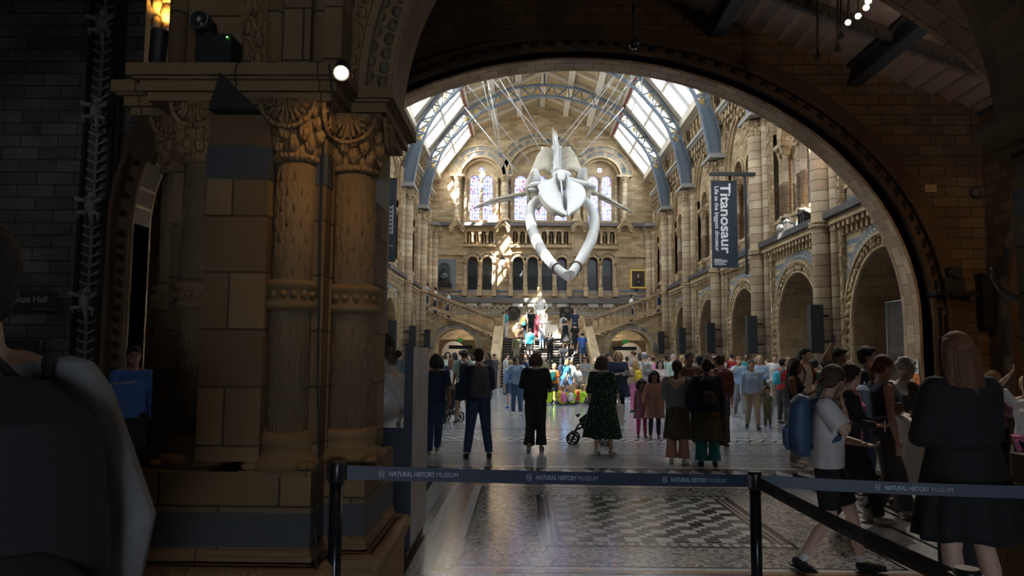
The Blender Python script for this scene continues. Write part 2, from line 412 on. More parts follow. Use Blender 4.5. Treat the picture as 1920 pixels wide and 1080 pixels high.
def column_parts(root, x, y, r, zs, ztop, mat, cap=True, capmat=None, base=True, n=20):
    """full shaft with rings; zs ring heights"""
    mb = MB(); prof = []
    mb.lathe((x, y, 0), [(r, 0), (r, ztop)], n); mb.build('shaft', mat, root)
    for z in zs:
        mb = MB(); mb.lathe((x, y, z), [(r * 1.02, -.10), (r * 1.28, -.07), (r * 1.30, -.02), (r * 1.1, .0), (r * 1.25, .03), (r * 1.28, .08), (r * 1.02, .11)], n)
        mb.build('ring_moulding', ST_TRIM, root)
    if cap:
        mb = MB(); h = min(.62, r * 2.2)
        mb.lathe((x, y, ztop - h), [(r * 1.0, 0), (r * 1.15, .03), (r * 1.05, .06), (r * 1.15, h * .4), (r * 1.5, h * .8), (r * 1.65, h * .86)], n)
        for k in range(8):
            a = k * PI / 4 + .2
            for t, rr in ((.35, 1.22), (.68, 1.48)):
                a2 = a + (t > .5) * PI / 8
                mb.ball((x + r * rr * math.cos(a2), y + r * rr * math.sin(a2), ztop - h + h * t), r * .24, 6, 0, (1, 1, 1.5))
        mb.build('capital', capmat or ST_CARV, root)
def make_pier(side, b):
    y = YP[b]; X = lambda hw: XC + side * hw; to3 = side3(side)
    root = empty('clustered_column', (X(HW - .3), y, 0), cat='column')
    column_parts(root, X(HW - .34), y, .27, [5.35], 10.15, ST_COL)
    column_parts(root, X(HW - .12), y - .42, .15, [5.35], 10.15, ST_COL, n=14)
    column_parts(root, X(HW - .12), y + .42, .15, [5.35], 10.15, ST_COL, n=14)
    mb = MB(); mb.box(to3(y - .78, 0, -.10), to3(y + .78, 11.2, .03)); 
    mb.build('pilaster', ST_WALL, root)
    for s_ in (-1, 1):
        mb = MB(); mb.box(to3(y + s_ * .60, .8, -.13), to3(y + s_ * .75, 10.1, -.09))
        k = 46
        for i in range(k):
            z = .9 + 9.1 * i / k
            mb.bar(to3(y + s_ * .61, z, -.135), to3(y + s_ * .74, z + .13 * (1 if i % 2 else -1), -.135), .035, .03, 0, up=(1, 0, 0))
        mb.build('carved_strip', ST_CARV, root)
    mb = MB(); mb.box(to3(y - .8, 10.15, -.75), to3(y + .8, 10.27, .05)); mb.box(to3(y - .74, 10.27, -.68), to3(y + .74, 10.36, .05)); mb.build('abacus', plain('abacus_grey', (.30, .29, .27)), root)
    mb = MB(); mb.box(to3(y - .8, 0, -.72), to3(y + .8, .35, .05)); mb.box(to3(y - .7, .35, -.65), to3(y + .7, .55, .05)); mb.build('plinth', SLATE, root)
    return root
def make_screen(side, b):
    """shafts and two small arches inside the tall gallery opening"""
    to3 = side3(side); c = (YP[b] + YP[b + 1]) / 2
    root = empty('gallery_screen', to3(c, Z_GAL, .3), cat='screen')
    for yy in (-1.62, 0, 1.62):
        for k, (dy, dd) in enumerate(((-.2, .22), (.2, .22), (0, .62))):
            mb = MB(); p = to3(c + yy + dy, 0, dd)
            mb.lathe(p, [(.1, 6.45), (.1, 7.5), (.125, 7.52), (.125, 7.6), (.1, 7.62), (.1, 8.45)], 10)
            mb.lathe(p, [(.17, 6.3), (.17, 6.36), (.11, 6.48)], 10)
            mb.build('shaft', ST_COLG, root)
            mb = MB(); mb.lathe(p, [(.1, 8.45), (.13, 8.5), (.2, 8.75), (.23, 8.8)], 10); mb.build('capital', ST_CARV, root)
        mb = MB(); mb.box(to3(c + yy - .38, 5.6, .02), to3(c + yy + .38, 6.24, .85), 0); mb.box(to3(c + yy - .43, 6.2, -.03), to3(c + yy + .43, 6.32, .9), 1)
        mb.box(to3(c + yy - .385, 5.72, .01), to3(c + yy + .385, 5.95, .86), 2)
        mb.build('pedestal', [ST_TRIM, ST_TRIM, SLATE], root)
        mb = MB(); mb.box(to3(c + yy - .42, 8.8, .0), to3(c + yy + .42, 8.93, .85)); mb.build('abacus', ST_TRIM, root)
    # tympanum under the large arch with two arched lights
    out = [(c - 1.97, 8.93)] + [(c - 1.97 * math.cos(PI * i / 20), 9.4 + 1.97 * math.sin(PI * i / 20)) for i in range(21)] + [(c + 1.97, 8.93)]
    ins = []
    lo = [(c - 1.97, 8.93)]
    poly = [(c + 1.97, 8.93)]
    base = []
    for cc in (c + .81, c - .81):
        base += [(cc + .58, 8.93)] + [(cc + .58 * math.cos(PI * i / 12), 9.05 + .58 * math.sin(PI * i / 12)) for i in range(13)] + [(cc - .58, 8.93)]
    mb = MB(); mb.prism([out + base], to3, .12, .75, 0)
    mb.build('tympanum', ST_WALL, root)
    mb = MB(); arch_ring(mb, to3, c, 9.4, 1.99, 2.12, .02, .3, n=24, mi=0); arch_ring(mb, to3, c, 9.4, 2.12, 2.3, -.06, .3, n=24)
    leaf_relief(mb, to3, c, 9.4, 2.2, -.05, 26, 0, rr=.05)
    for cc in (c - .81, c + .81): arch_ring(mb, to3, cc, 9.05, .58, .7, .06, .3, n=14)
    mb.build('arch_moulding', ST_TRIM, root)
    mb = MB(); arch_ring(mb, to3, c, 9.4, 2.34, 2.5, .235, .3, n=24, a0=.25, a1=PI - .25); mb.build('slate_band', SLATE, root)
    return root
def make_frieze(side, b):
    to3 = side3(side); y0 = YP[b] + .62; y1 = YP[b + 1] - .62
    root = empty('corbelled_frieze', to3((y0 + y1) / 2, 11.6, 0), cat='frieze')
    mb = MB(); mb.box(to3(y0, 12.15, -.45), to3(y1, 12.27, .26), 0); mb.box(to3(y0, 12.07, -.32), to3(y1, 12.15, .26), 0); mb.build('string_course', plain('string_grey', (.42, .40, .36)), root)
    mb = MB(); n = 9; w = (y1 - y0) / n
    for i in range(n):
        y = y0 + (i + .5) * w
        for k, (d, z, h) in enumerate(((-.22, 11.95, .16), (-.12, 11.72, .16), (-.02, 11.50, .15))):
            mb.box(to3(y - .09, z - h, d), to3(y + .09, z + .14, .26), 0)
            mb.ball(to3(y, z - h, d + .03), .1, 6, 0, (.8, 1, 1.3))
            mb.ball(to3(y + w * .5, z - h * .2, d + .1), .1, 6, 0, (.8, 1.2, 1))
    mb.build('bracket_row', ST_CARV, root)
    return root
def make_balcony(side, b):
    to3 = side3(side); y0 = YP[b] + .5; y1 = YP[b + 1] - .5
    root = empty('clerestory_balcony', to3((y0 + y1) / 2, 12.3, 0), cat='balcony')
    mb = MB(); n = 7; w = (y1 - y0) / n
    base = [];
    for i in range(n):
        c = y0 + (i + .5) * w
        base.append([(c - w * .3, 12.9)] + [(c - w * .3 * math.cos(PI * k / 8), 13.15 + w * .3 * math.sin(PI * k / 8)) for k in range(9)] + [(c + w * .3, 12.9)])
    poly = [(y1, 13.66), (y0, 13.66), (y0, 12.9)]
    for l in base: poly += l
    poly += [(y1, 12.9)]
    mb.prism([poly], to3, -.22, .0, 0)
    mb.box(to3(y0, 13.6, -.38), to3(y1, 13.72, .3), 0)
    mb.build('arcade', ST_TRIM, root)
    for i in range(n + 1):
        mb = MB(); mb.lathe(to3(y0 + i * w, 0, -.12), [(.13, 12.27), (.13, 12.36), (.08, 12.42), (.08, 12.78), (.12, 12.9)], 8); mb.build('colonnette', ST_TRIM, root)
    return root
def make_truss(b, side_label):
    y = YP[b]; k = .965
    inner = [(7.2 - .02, 10.75), (7.05, 11.6), (6.75, 12.95), (6.3, 14.1), (5.67, 15.0), (4.4, 16.3), (3.15, 17.0), (1.54, 17.5), (0, 17.7)]
    outer = [(7.7, 10.75), (7.6, 11.9), (7.2, 13.15), (7.0, 13.85), (6.0, 15.55), (4.77, 16.8), (3.3, 17.6), (1.9, 18.2), (0, 18.4)]
    sc = lambda p: (p[0] * k, 1.68 + (p[1] - 1.68) * k)
    inner = [sc(p) for p in inner]; outer = [sc(p) for p in outer]
    root = empty('arched_iron_truss', (XC, y, 10.4), cat='roof truss')
    def chord(pts): return [Vector((XC - u, y, z)) for u, z in pts] + [Vector((XC + u, y, z)) for u, z in pts[-2::-1]]
    def smooth(P, n=4):
        out = []
        for i in range(len(P) - 1):
            p0 = P[max(i - 1, 0)]; p1 = P[i]; p2 = P[i + 1]; p3 = P[min(i + 2, len(P) - 1)]
            for j in range(n):
                t = j / n; out.append(.5 * ((2 * p1) + (p2 - p0) * t + (2 * p0 - 5 * p1 + 4 * p2 - p3) * t * t + (3 * p1 - p0 - 3 * p2 + p3) * t ** 3))
        out.append(P[-1]); return out
    ci = smooth(chord(inner)); co = smooth(chord(outer)); n = len(ci)
    for nm_, c in (('lower_chord', ci), ('upper_chord', co)):
        mb = MB()
        for i in range(n - 1): mb.bar(c[i], c[i + 1], .20, .09, 0, up=(0, 1, 0)) if False else mb.bar(c[i], c[i + 1] + (c[i + 1] - c[i]) * .04, .09, .26, 0, up=(0, 1, 0))
        mb.build(nm_, IRON, root)
    mb = MB()
    leg = 8
    for i in range(leg, n - 1 - leg, 2):
        mb.bar(ci[i], co[min(i + 1, n - 1)], .05, .08); mb.bar(co[min(i + 1, n - 1)], ci[min(i + 2, n - 1)], .05, .08)
    mb.build('lattice', IRON, root)
    for s_ in (0, 1):
        mb = MB(); rng = range(0, leg) if s_ == 0 else range(n - 1 - leg, n - 1)
        for i in rng:
            a, b_, c_, d_ = ci[i], ci[i + 1], co[i + 1], co[i]
            for dy in (-.06, .06):
                o_ = Vector((0, dy, 0)); mb.face([a + o_, b_ + o_, c_ + o_, d_ + o_])
        for i in rng:
            for c in (ci, co):
                for t in (.2, .5, .8):
                    p = c[i].lerp(c[i + 1], t); q = p + ((co if c is ci else ci)[i] - c[i]).normalized() * .08
                    mb.ball(q + Vector((0, -.07, 0)), .025, 5)
        mb.build('plate_leg', IRON, root)
    # gilded leaves between the lattice
    mb = MB()
    rnd = random.Random(b)
    for i in range(leg + 1, n - 1 - leg, 2):
        c = (ci[i] + co[i]) / 2
        far = 1 if i < n * .33 or i > n * .67 else .45
        for q in range(int(7 * far)):
            a = rnd.uniform(0, 2 * PI); r = rnd.uniform(.05, .2)
            mb.ball(c + Vector((math.cos(a) * r, 0, math.sin(a) * r)), .06, 5, 0, (1, .3, 1))
    mb.build('gilded_leaves', GILT, root)
    mb = MB(); mb.bar((XC, y, 1.68 + (18.4 - 1.68) * k), (XC, y, 18.6), .12); mb.build('king_post', IRON, root)
    return root
def lay(maker, b0, bs, side, word, fmt, group):
    first = None
    for b in bs:
        if first is None: o = first = maker(side, b0); base = o.location.copy()
        else: o = copy_tree(first)
        o.location = base + Vector((0, YP[b] - YP[b0], 0))
        i = b
        o['label'] = fmt % (ORD[b], 'right' if side > 0 else 'left'); o['group'] = group % ('right' if side > 0 else 'left')
    return first
for side, bs in ((1, [0, 1, 2, 3, 4, 5]), (-1, [3, 4, 5])):
    lay(make_arcade_arch, bs[1], bs, side, '', 'buff stone arch with carved leaf band and grey chevrons, %s bay of the %s arcade', 'arcade arches on the %s')
    lay(make_cornice, bs[1], bs, side, '', 'little corbelled cornice with black ledge above %s arch of the %s arcade', 'gallery cornices on the %s')
    lay(make_frieze, bs[1], bs, side, '', 'carved bracket frieze below skylights, %s bay of the %s wall', 'friezes on the %s')
    lay(make_balcony, bs[1], bs, side, '', 'tiny stone balcony arcade at skylight foot, %s bay of the %s wall', 'clerestory balconies on the %s')
    lay(make_screen, bs[1], bs, side, '', 'slender stone shafts under twin arches, gallery level, %s bay on the %s', 'gallery screens on the %s')
    lay(make_pier, bs[1] + 0, [1, 2, 3, 4, 5] if side > 0 else [3, 4, 5], side, '', 'tall banded clustered stone column closing %s bay of the %s arcade', 'clustered columns on the %s') if False else None
for side, bs in ((1, [1, 2, 3, 4, 5, 6]), (-1, [4, 5, 6])):
    first = None
    for b in bs:
        if first is None: o = first = make_pier(side, b); base = o.location.copy(); bb = b
        else: o = copy_tree(first)
        yy = YP[b] if b < 6 else YF - .35
        o.location = base + Vector((0, yy - YP[bb], 0))
        sd = 'right' if side > 0 else 'left'
        o['label'] = 'tall clustered column of banded drums, %s pier along the %s wall' % (ORD[b - 1], sd); o['group'] = 'clustered columns on the ' + sd
first = None
for b in (1, 2, 3, 4, 5):
    if first is None: o = first = make_truss(1, ''); base = o.location.copy()
    else: o = copy_tree(first)
    o.location = base + Vector((0, YP[b] - YP[1], 0))
    o['label'] = 'grey blue arched iron roof truss with gilded leaves, %s truss counted from the entrance arch' % ORD[b - 1]; o['group'] = 'roof trusses'
# ------------------------------------------------------------------ roof and skylights
HB, ZB = 6.95, 13.70; HT, ZT = 4.75, 16.55; ZR = 18.65
GLASS, nt, b_ = _mat('skylight_glass'); nt.nodes.remove(b_)
tr = N(nt, 'ShaderNodeBsdfTransparent'); tr.inputs[0].default_value = (.93, .96, .98, 1); tl = N(nt, 'ShaderNodeBsdfTranslucent'); tl.inputs[0].default_value = (.9, .93, .95, 1); ms_ = N(nt, 'ShaderNodeMixShader'); ms_.inputs[0].default_value = .18
nt.links.new(tr.outputs[0], ms_.inputs[1]); nt.links.new(tl.outputs[0], ms_.inputs[2]); nt.links.new(ms_.outputs[0], nt.nodes['Material Output'].inputs[0])
def roof_pt(side, y, t, d=0.0):
    """t 0..1 along the skylight slope"""
    n = Vector((ZT - ZB, HB - HT)).normalized()
    u = HB + (HT - HB) * t + n.x * d; z = ZB + (ZT - ZB) * t + n.y * d
    return Vector((XC + side * u, y, z))
def panel_pt(side, y, t, d=0.0):
    n = Vector((ZR - ZT, HT)).normalized()
    return Vector((XC + side * (HT * (1 - t) + n.x * d), y, ZT + (ZR - ZT) * t + n.y * d))
def slab(mb, fn, side, y0, y1, t0, t1, d0, d1, mi=0):
    P = [fn(side, y, t, d) for d in (d0, d1) for y, t in ((y0, t0), (y1, t0), (y1, t1), (y0, t1))]
    n = len(mb.v); mb.v.extend([tuple(p) for p in P])
    for q in ((0, 3, 2, 1), (4, 5, 6, 7), (0, 1, 5, 4), (1, 2, 6, 5), (2, 3, 7, 6), (3, 0, 4, 7)):
        mb.f.append(tuple(n + i for i in q)); mb.m.append(mi); mb.uv.append([(0, 0)] * 4); mb.sm.append(False)
mbc = MB(); wn = 1
for side in (1, -1):
    for b in range(0, 6):
        y0 = max(YP[b], YB1 - .1); y1 = YP[b + 1] if b < 5 else YF + .2
        # solid cream rafter zone at each pier
        slab(mbc, roof_pt, side, y0 - .01, y0 + .66, -.12, 1.02, 0, .35, 0); slab(mbc, roof_pt, side, y1 - .66, y1 + .01, -.12, 1.02, 0, .35, 0)
        slab(mbc, roof_pt, side, y0 + .6, y0 + .74, 0, 1, -.08, .3, 0); slab(mbc, roof_pt, side, y1 - .74, y1 - .6, 0, 1, -.08, .3, 0)
        slab(mbc, roof_pt, side, y0 + .46, y0 + .52, 0, 1, -.05, .3, 4); slab(mbc, roof_pt, side, y1 - .52, y1 - .46, 0, 1, -.05, .3, 4)
        slab(mbc, roof_pt, side, y0 + .34, y0 + .40, 0, 1, -.05, .3, 0); slab(mbc, roof_pt, side, y1 - .40, y1 - .34, 0, 1, -.05, .3, 0)
        slab(mbc, roof_pt, side, y0 + .18, y0 + .30, 0, 1, -.06, .0, 0); slab(mbc, roof_pt, side, y1 - .3, y1 - .18, 0, 1, -.06, .0, 0)
        slab(mbc, roof_pt, side, y0, y1, -.12, .05, 0, .35, 0); slab(mbc, roof_pt, side, y0, y1, .95, 1.05, -.05, .35, 0)
        # window
        w = struct(empty('window_%d' % wn, roof_pt(side, (y0 + y1) / 2, .5), 'slanted roof skylight with white bars, %s bay on the %s side' % (ORD[b], 'right' if side > 0 else 'left'))); wn += 1
        mb = MB(); slab(mb, roof_pt, side, y0 + .7, y1 - .7, .04, .96, .16, .18); mb.build('pane', GLASS, w)
        a = y0 + .7; e = y1 - .7; k = 12
        for i in range(1, k):
            mb = MB(); y = a + (e - a) * i / k
            hwd = .26 if i in (4, 8) else .035; slab(mb, roof_pt, side, y - hwd, y + hwd, .04, .96, .02, .16); mb.build('glazing_bar', WHITE_T, w)
        for t in (.5,):
            mb = MB(); slab(mb, roof_pt, side, a, e, t - .02, t + .02, -.02, .2); mb.build('cross_bar', CREAM, w)
        p = roof_pt(side, (y0 + y1) / 2, .5, .25); u = Vector((0, e - a, 0)); v = roof_pt(side, 0, 1) - roof_pt(side, 0, 0); nn = u.normalized().cross(v.normalized())
        inward = Vector((-side, 0, -1))
        if nn.dot(inward) > 0: u = -u      # portal -Z faces inward
        portal('skylight_portal', p, u, v)
        # painted ceiling panels
        slab(mbc, panel_pt, side, y0, y1, -.02, 1.0, .08, .4, 1)
        for j in range(4): slab(mbc, panel_pt, side, y0, y1, j / 3 - .035, j / 3 + .035, -.1, .1, 0)
        for i in range(4):
            y = y0 + (y1 - y0) * i / 3; slab(mbc, panel_pt, side, y - .08, y + .08, 0, 1, -.06, .1, 0)
        for j in range(3):
            for i in range(3):
                ya = y0 + (y1 - y0) * (i + .5) / 3; ta = (j + .5) / 3
                hh = (y1 - y0) / 6 - .3
                for s_ in (-1, 1): slab(mbc, panel_pt, side, ya + s_ * hh - .04, ya + s_ * hh + .04, ta - .1, ta + .1, .03, .1, 2); slab(mbc, panel_pt, side, ya - hh, ya + hh, ta + s_ * .1 - .008, ta + s_ * .1 + .008, .03, .1, 2)
        slab(mbc, panel_pt, side, y0, y1, -.03, .01, -.12, .0, 3)
    # closing strip from wall head to skylight foot
    mbc.box((XC + side * (HB - .12), YB1, 13.4), (XC + side * (HW + .9), YF, ZB + .04), 0)
struct(mbc.build('ceiling_nave', [CREAM, PANEL, plain('panel_moulding', (.42, .35, .24)), plain('russet_purlin', (.20, .05, .03)), plain('grey_rafter_line', (.3, .28, .24))]))
# ------------------------------------------------------------------ far wall (plane YF)
FW = lambda px, py: (lambda p: (p.x, p.z))(at_y(px, py, YF))
f3 = lambda u, z, d: (u, YF + d, z)
def far_arches():
    hole = []
    big = [(-1, 902, 37.5), (0, 1014, 63), (1, 1126, 37.5)]
    zs = at_y(1014, 332, YF).z; px = YF / F
    info = []
    for s_, cx, r in big:
        u = at_y(cx, 332, YF).x; info.append((u, zs, r * px))
    return info
ARC = far_arches()
sill = at_y(1014, 417, YF).z
mb = MB()
roofline = [(XC - HB - .6, ZB - .5), (XC - HT, ZT + .3), (XC, ZR + .3), (XC + HT, ZT + .3), (XC + HB + .6, ZB - .5)]
holes = [arch_loop(u, r, z, sill, 24, rev=True) for u, z, r in ARC]
dz0, dz1 = at_y(1014, 550, YF).z, at_y(1014, 491, YF).z
gz0, gz1 = at_y(1014, 458, YF).z, at_y(1014, 438, YF).z
doors_u = [at_y(p, 520, YF).x for p in (886, 913, 971, 998.5, 1026, 1053.5, 1111.5, 1139)]
gal_u = [at_y(p, 450, YF).x for p in (879.5, 893, 907, 920.5, 966, 979.5, 993, 1007, 1020.5, 1034, 1048, 1061.5, 1107, 1120.5, 1134.5, 1148)]
s1 = YF / F
for u in doors_u: holes.append(arch_loop(u, 9.6 * s1, dz1, dz0, 12))
for u in gal_u: holes.append(arch_loop(u, 4.6 * s1, gz1, gz0, 8))
mb.prism([[(XC - HW - .4, 0), (XC + HW + .4, 0), (XC + HW + .4, ZB - .4)] + roofline[::-1] + [(XC - HW - .4, ZB - .4)]] + holes, f3, 0, .8, 0, side=1)
struct(mb.build('wall_far', [ST_FAR, ST_TRIM]))
mb = MB(); mb.box((XC - 9, YF + .95, 0), (XC + 9, YF + 1.0, sill - .1), 0); struct(mb.build('wall_behind_doors', [plain('door_lobby_dark', (.05, .04, .03))]))
# stained glass
SG, nt, b_ = _mat('stained_glass'); L = nt.links
g = N(nt, 'ShaderNodeNewGeometry'); br = N(nt, 'ShaderNodeTexBrick'); vo = N(nt, 'ShaderNodeTexVoronoi')
sp = N(nt, 'ShaderNodeSeparateXYZ'); cb = N(nt, 'ShaderNodeCombineXYZ'); L.new(g.outputs['Position'], sp.inputs[0]); L.new(sp.outputs[0], cb.inputs[0]); L.new(sp.outputs[2], cb.inputs[1])
L.new(cb.outputs[0], vo.inputs['Vector']); vo.inputs['Scale'].default_value = 11
cr = N(nt, 'ShaderNodeValToRGB'); L.new(vo.outputs['Color'], cr.inputs[0]); e = cr.color_ramp.elements
e[0].position = 0; e[0].color = (.85, .86, 1, 1); e[1].position = .45; e[1].color = (.96, .96, 1, 1)
for p, c in ((.62, (.5, .6, .98)), (.74, (.92, .9, .95)), (.86, (.8, .12, .12)), (.95, (.85, .85, 1))):
    x = e.new(p); x.color = (*c, 1)
cr.color_ramp.interpolation = 'CONSTANT'
L.new(cb.outputs[0], br.inputs['Vector']); br.inputs['Scale'].default_value = 1; br.inputs['Brick Width'].default_value = .17; br.inputs['Row Height'].default_value = .28; br.inputs['Mortar Size'].default_value = .012; br.offset = 0
br.inputs['Color1'].default_value = (1, 1, 1, 1); br.inputs['Color2'].default_value = (.88, .88, 1, 1); br.inputs['Mortar'].default_value = (.12, .12, .2, 1)
colr = mix(nt, 1.0, mix(nt, 1.0, cr.outputs[0], br.outputs['Color'], 'MULTIPLY'), (.42, .39, .41), 'MULTIPLY')
nt.nodes.remove(b_); t1 = N(nt, 'ShaderNodeBsdfTransparent'); t2 = N(nt, 'ShaderNodeBsdfTranslucent'); mm = N(nt, 'ShaderNodeMixShader'); mm.inputs[0].default_value = .3
L.new(colr, t1.inputs[0]); L.new(colr, t2.inputs[0]); L.new(t1.outputs[0], mm.inputs[1]); L.new(t2.outputs[0], mm.inputs[2]); L.new(mm.outputs[0], nt.nodes['Material Output'].inputs[0])
# recessed window wall filling each big arch, pierced by the lights
lights = {0: ([(-.445, .335), (.445, .335)], True), 1: ([(-1.36, .42), (0, .42), (1.36, .42)], False), 2: ([(-.445, .335), (.445, .335)], True)}
wtop = at_y(1014, 326, YF).z; wbot = at_y(1014, 411, YF).z
wn = 20
for i, (u, z, r) in enumerate(ARC):
    ls, ocu = lights[i]; hs = []
    for du, hwid in ls: hs.append(arch_loop(u + du, hwid, wtop - hwid, wbot, 12))
    if ocu: hs.append([(u + .21 * math.cos(.1 - 2 * PI * k / 14), wtop + .40 + .21 * math.sin(.1 - 2 * PI * k / 14)) for k in range(14)])
    mb = MB(); mb.prism([arch_loop(u, r + .02, z, sill - .02, 24, rev=False)] + hs, f3, .42, .78, 0, side=0)
    struct(mb.build('wall_window_recess', ST_TRIM))
    w = struct(empty('window_%d' % wn, (u, YF + .5, wbot), ['left', 'middle', 'right'][i] + ' arched stained glass window in blue, white and red on the far wall')); wn += 1
    for du, hwid in ls:
        mb = MB(); mb.prism([arch_loop(u + du, hwid + .01, wtop - hwid, wbot - .01, 12, rev=False)], f3, .58, .6); mb.build('pane', SG, w)
    if ocu:
        mb = MB(); mb.prism([[(u + .22 * math.cos(2 * PI * k / 14), wtop + .40 + .22 * math.sin(2 * PI * k / 14)) for k in range(14)]], f3, .58, .6); mb.build('round_pane', SG, w)
    portal('window_portal', Vector((u, YF + .9, (wtop + wbot) / 2 + .2)), Vector((r * 2, 0, 0)), Vector((0, 0, wtop - wbot + 1)))
    sd_ = ['left', 'middle', 'right'][i]
    a = empty('window_arch', (u, YF, sill), 'round %s arch of blue and buff stones around a far wall window' % sd_, 'arch', 'window arches on the far wall')
    mb = MB(); arch_ring(mb, f3, u, z, r, r + .14, -.10, .02, n=30); arch_ring(mb, f3, u, z, r * .86, r * .98, .12, .42, n=24); mb.build('inner_moulding', ST_TRIM, a)
    cut = .5 if i == 1 else 0
    mb = MB(); arch_ring(mb, f3, u, z, r + .14, r + .45, -.03, .02, n=36); arch_ring(mb, f3, u, z, r + .5, r + .78, -.03, .02, n=36, a0=cut, a1=PI - cut); mb.build('voussoirs', ST_VBLUE, a)
    mb = MB(); arch_ring(mb, f3, u, z, r + .44, r + .51, -.07, .02, n=30, a0=cut * .5, a1=PI - cut * .5); arch_ring(mb, f3, u, z, r + .78, r + .86, -.12, .02, n=30, a0=cut + .06, a1=PI - cut - .06); mb.build('outer_moulding', ST_TRIM, a)
# shafts between windows
def far_shaft(px, r, z0, z1, d, label, grp='window shafts on the far wall'):
    u = at_y(px, 380, YF).x
    t = empty('window_shaft', (u, YF + d, z0), label, 'column', grp)
    mb = MB(); mb.lathe((u, YF + d, 0), [(r * 1.6, z0), (r * 1.6, z0 + .15), (r, z0 + .28), (r, z1 - .32)], 12); mb.build('shaft', ST_COL, t)
    mb = MB(); mb.lathe((u, YF + d, 0), [(r, z1 - .34), (r * 1.25, z1 - .28), (r * 1.1, z1 - .22), (r * 1.9, z1 - .04), (r * 1.9, z1)], 12); mb.build('capital', ST_CARV, t)
zs = ARC[0][1]
for i, (px, r) in enumerate(((857, .17), (872, .1), (902, .09), (932, .1), (947, .22), (958, .1), (995, .1), (1036, .1), (1070, .1), (1081, .22), (1095, .1), (1126, .09), (1156, .1), (1171, .17))):
    far_shaft(px, r, sill, zs, -.12 if r > .12 else .3, 'slim stone shaft beside far wall windows, %s of fourteen from the left' % ['first', 'second', 'third', 'fourth', 'fifth', 'sixth', 'seventh', 'eighth', 'ninth', 'tenth', 'eleventh', 'twelfth', 'thirteenth', 'last'][i])
mb = MB()
for a_, b_ in ((845, 872), (935, 960), (1068, 1093), (1156, 1184)):
    p, q = at_y(a_, 331, YF), at_y(b_, 331, YF); mb.box((p.x, YF - .32, zs - .02), (q.x, YF + .45, zs + .1))
struct(mb.build('trim_impost', ST_TRIM))
# string courses and ledges of the far wall
mb = MB()
def course(y_, h, d, x0=800, x1=1230, mi=0):
    z = at_y(1014, y_, YF).z; p, q = at_y(x0, y_, YF), at_y(x1, y_, YF); mb.box((p.x, YF - d, z - h / 2), (q.x, YF + .05, z + h / 2), mi)
course(421.5, .22, .28, mi=1); course(477.5, .10, .12, 800, 868); course(478, .10, .12, 929, 956); course(479, .1, .12, 1071, 1099); course(480, .10, .12, 1159, 1230)
course(461, .16, .20, 868, 930); course(462.5, .16, .20, 956, 1073); course(464, .16, .20, 1098, 1158)
course(564, .32, .40, mi=1)
struct(mb.build('trim_courses', [ST_TRIM, plain('dark_course', (.12, .11, .105))]))
for x0, x1, nm_ in ((800, 868, 'left'), (929, 955, 'left pier'), (1072, 1098, 'right pier'), (1160, 1230, 'right')):
    mb = MB()
    for y_ in (546, 555.5):
        p, q = at_y(x0, y_, YF), at_y(x1, y_, YF); mb.box((p.x, YF - .02, p.z - .08), (q.x, YF + .02, p.z + .08))
    struct(mb.build('trim_slate_' + nm_.replace(' ', '_'), SLATE))
# gabled hoods
for i, px in enumerate((857, 943, 1085, 1171)):
    c = at_y(px, 424, YF); w = 13.5 * s1; h = 17 * s1
    t = empty('gabled_hood', (c.x, YF, c.z), 'small stone gable over arched recess, %s along the far wall' % ORD[i], 'hood', 'gabled hoods')
    mb = MB(); inn = [(c.x + .24 * math.cos(PI * k / 10), c.z - .28 + .26 * math.sin(PI * k / 10)) for k in range(11)]
    mb.prism([[(c.x - w, c.z - .45), (c.x - w, c.z - .2), (c.x, c.z + h * .62), (c.x + w, c.z - .2), (c.x + w, c.z - .45), (c.x + w - .16, c.z - .45)] + [(c.x + .24 * math.cos(PI * k / 10) * 1.1, c.z - .28 + .26 * math.sin(PI * k / 10)) for k in range(11)] + [(c.x - w + .16, c.z - .45)]], f3, -.35, .02)
    mb.bar((c.x - w - .06, YF - .2, c.z - .2), (c.x, YF - .2, c.z + h * .68), .5, .1, 0, up=(0, 0, 1)); mb.bar((c.x + w + .06, YF - .2, c.z - .2), (c.x, YF - .2, c.z + h * .68), .5, .1, 0, up=(0, 0, 1))
    mb.build('gable', ST_TRIM, t)
    mb = MB(); mb.ball((c.x, YF - .25, c.z + h * .85), .14, 8, 0, (1, 1, 1.6)); mb.build('finial', ST_CARV, t)
# little gallery colonnettes
gz = at_y(1014, 457, YF).z
for i in range(len(gal_u)):
    t = MB(); u = gal_u[i]
    for du in (-6.8 * s1,) + ((6.8 * s1,) if i in (3, 11, 15) else ()):
        t.lathe((u + du, YF - .06, 0), [(.11, gz0), (.11, gz0 + .12), (.065, gz0 + .18), (.065, gz1 - .15), (.12, gz1 - .02)], 8)
    o = t.build('colonnette', ST_TRIM)
    grp = 'left' if i < 4 else 'middle' if i < 12 else 'right'
    tag(o, 'tiny stone colonnette in the %s little gallery below the windows' % grp, 'column', 'colonnettes of the %s little gallery' % grp)
    t = MB(); t.lathe((u, YF + .3, 0), [(.1, gz0), (.1, gz0 + .12), (.055, gz0 + .18), (.055, gz1), (.1, gz1 + .1)], 8)
    o = t.build('colonnette', ST_TRIM); tag(o, 'tiny rear stone colonnette in the %s little gallery below the windows' % grp, 'column', 'rear colonnettes of the %s little gallery' % grp)
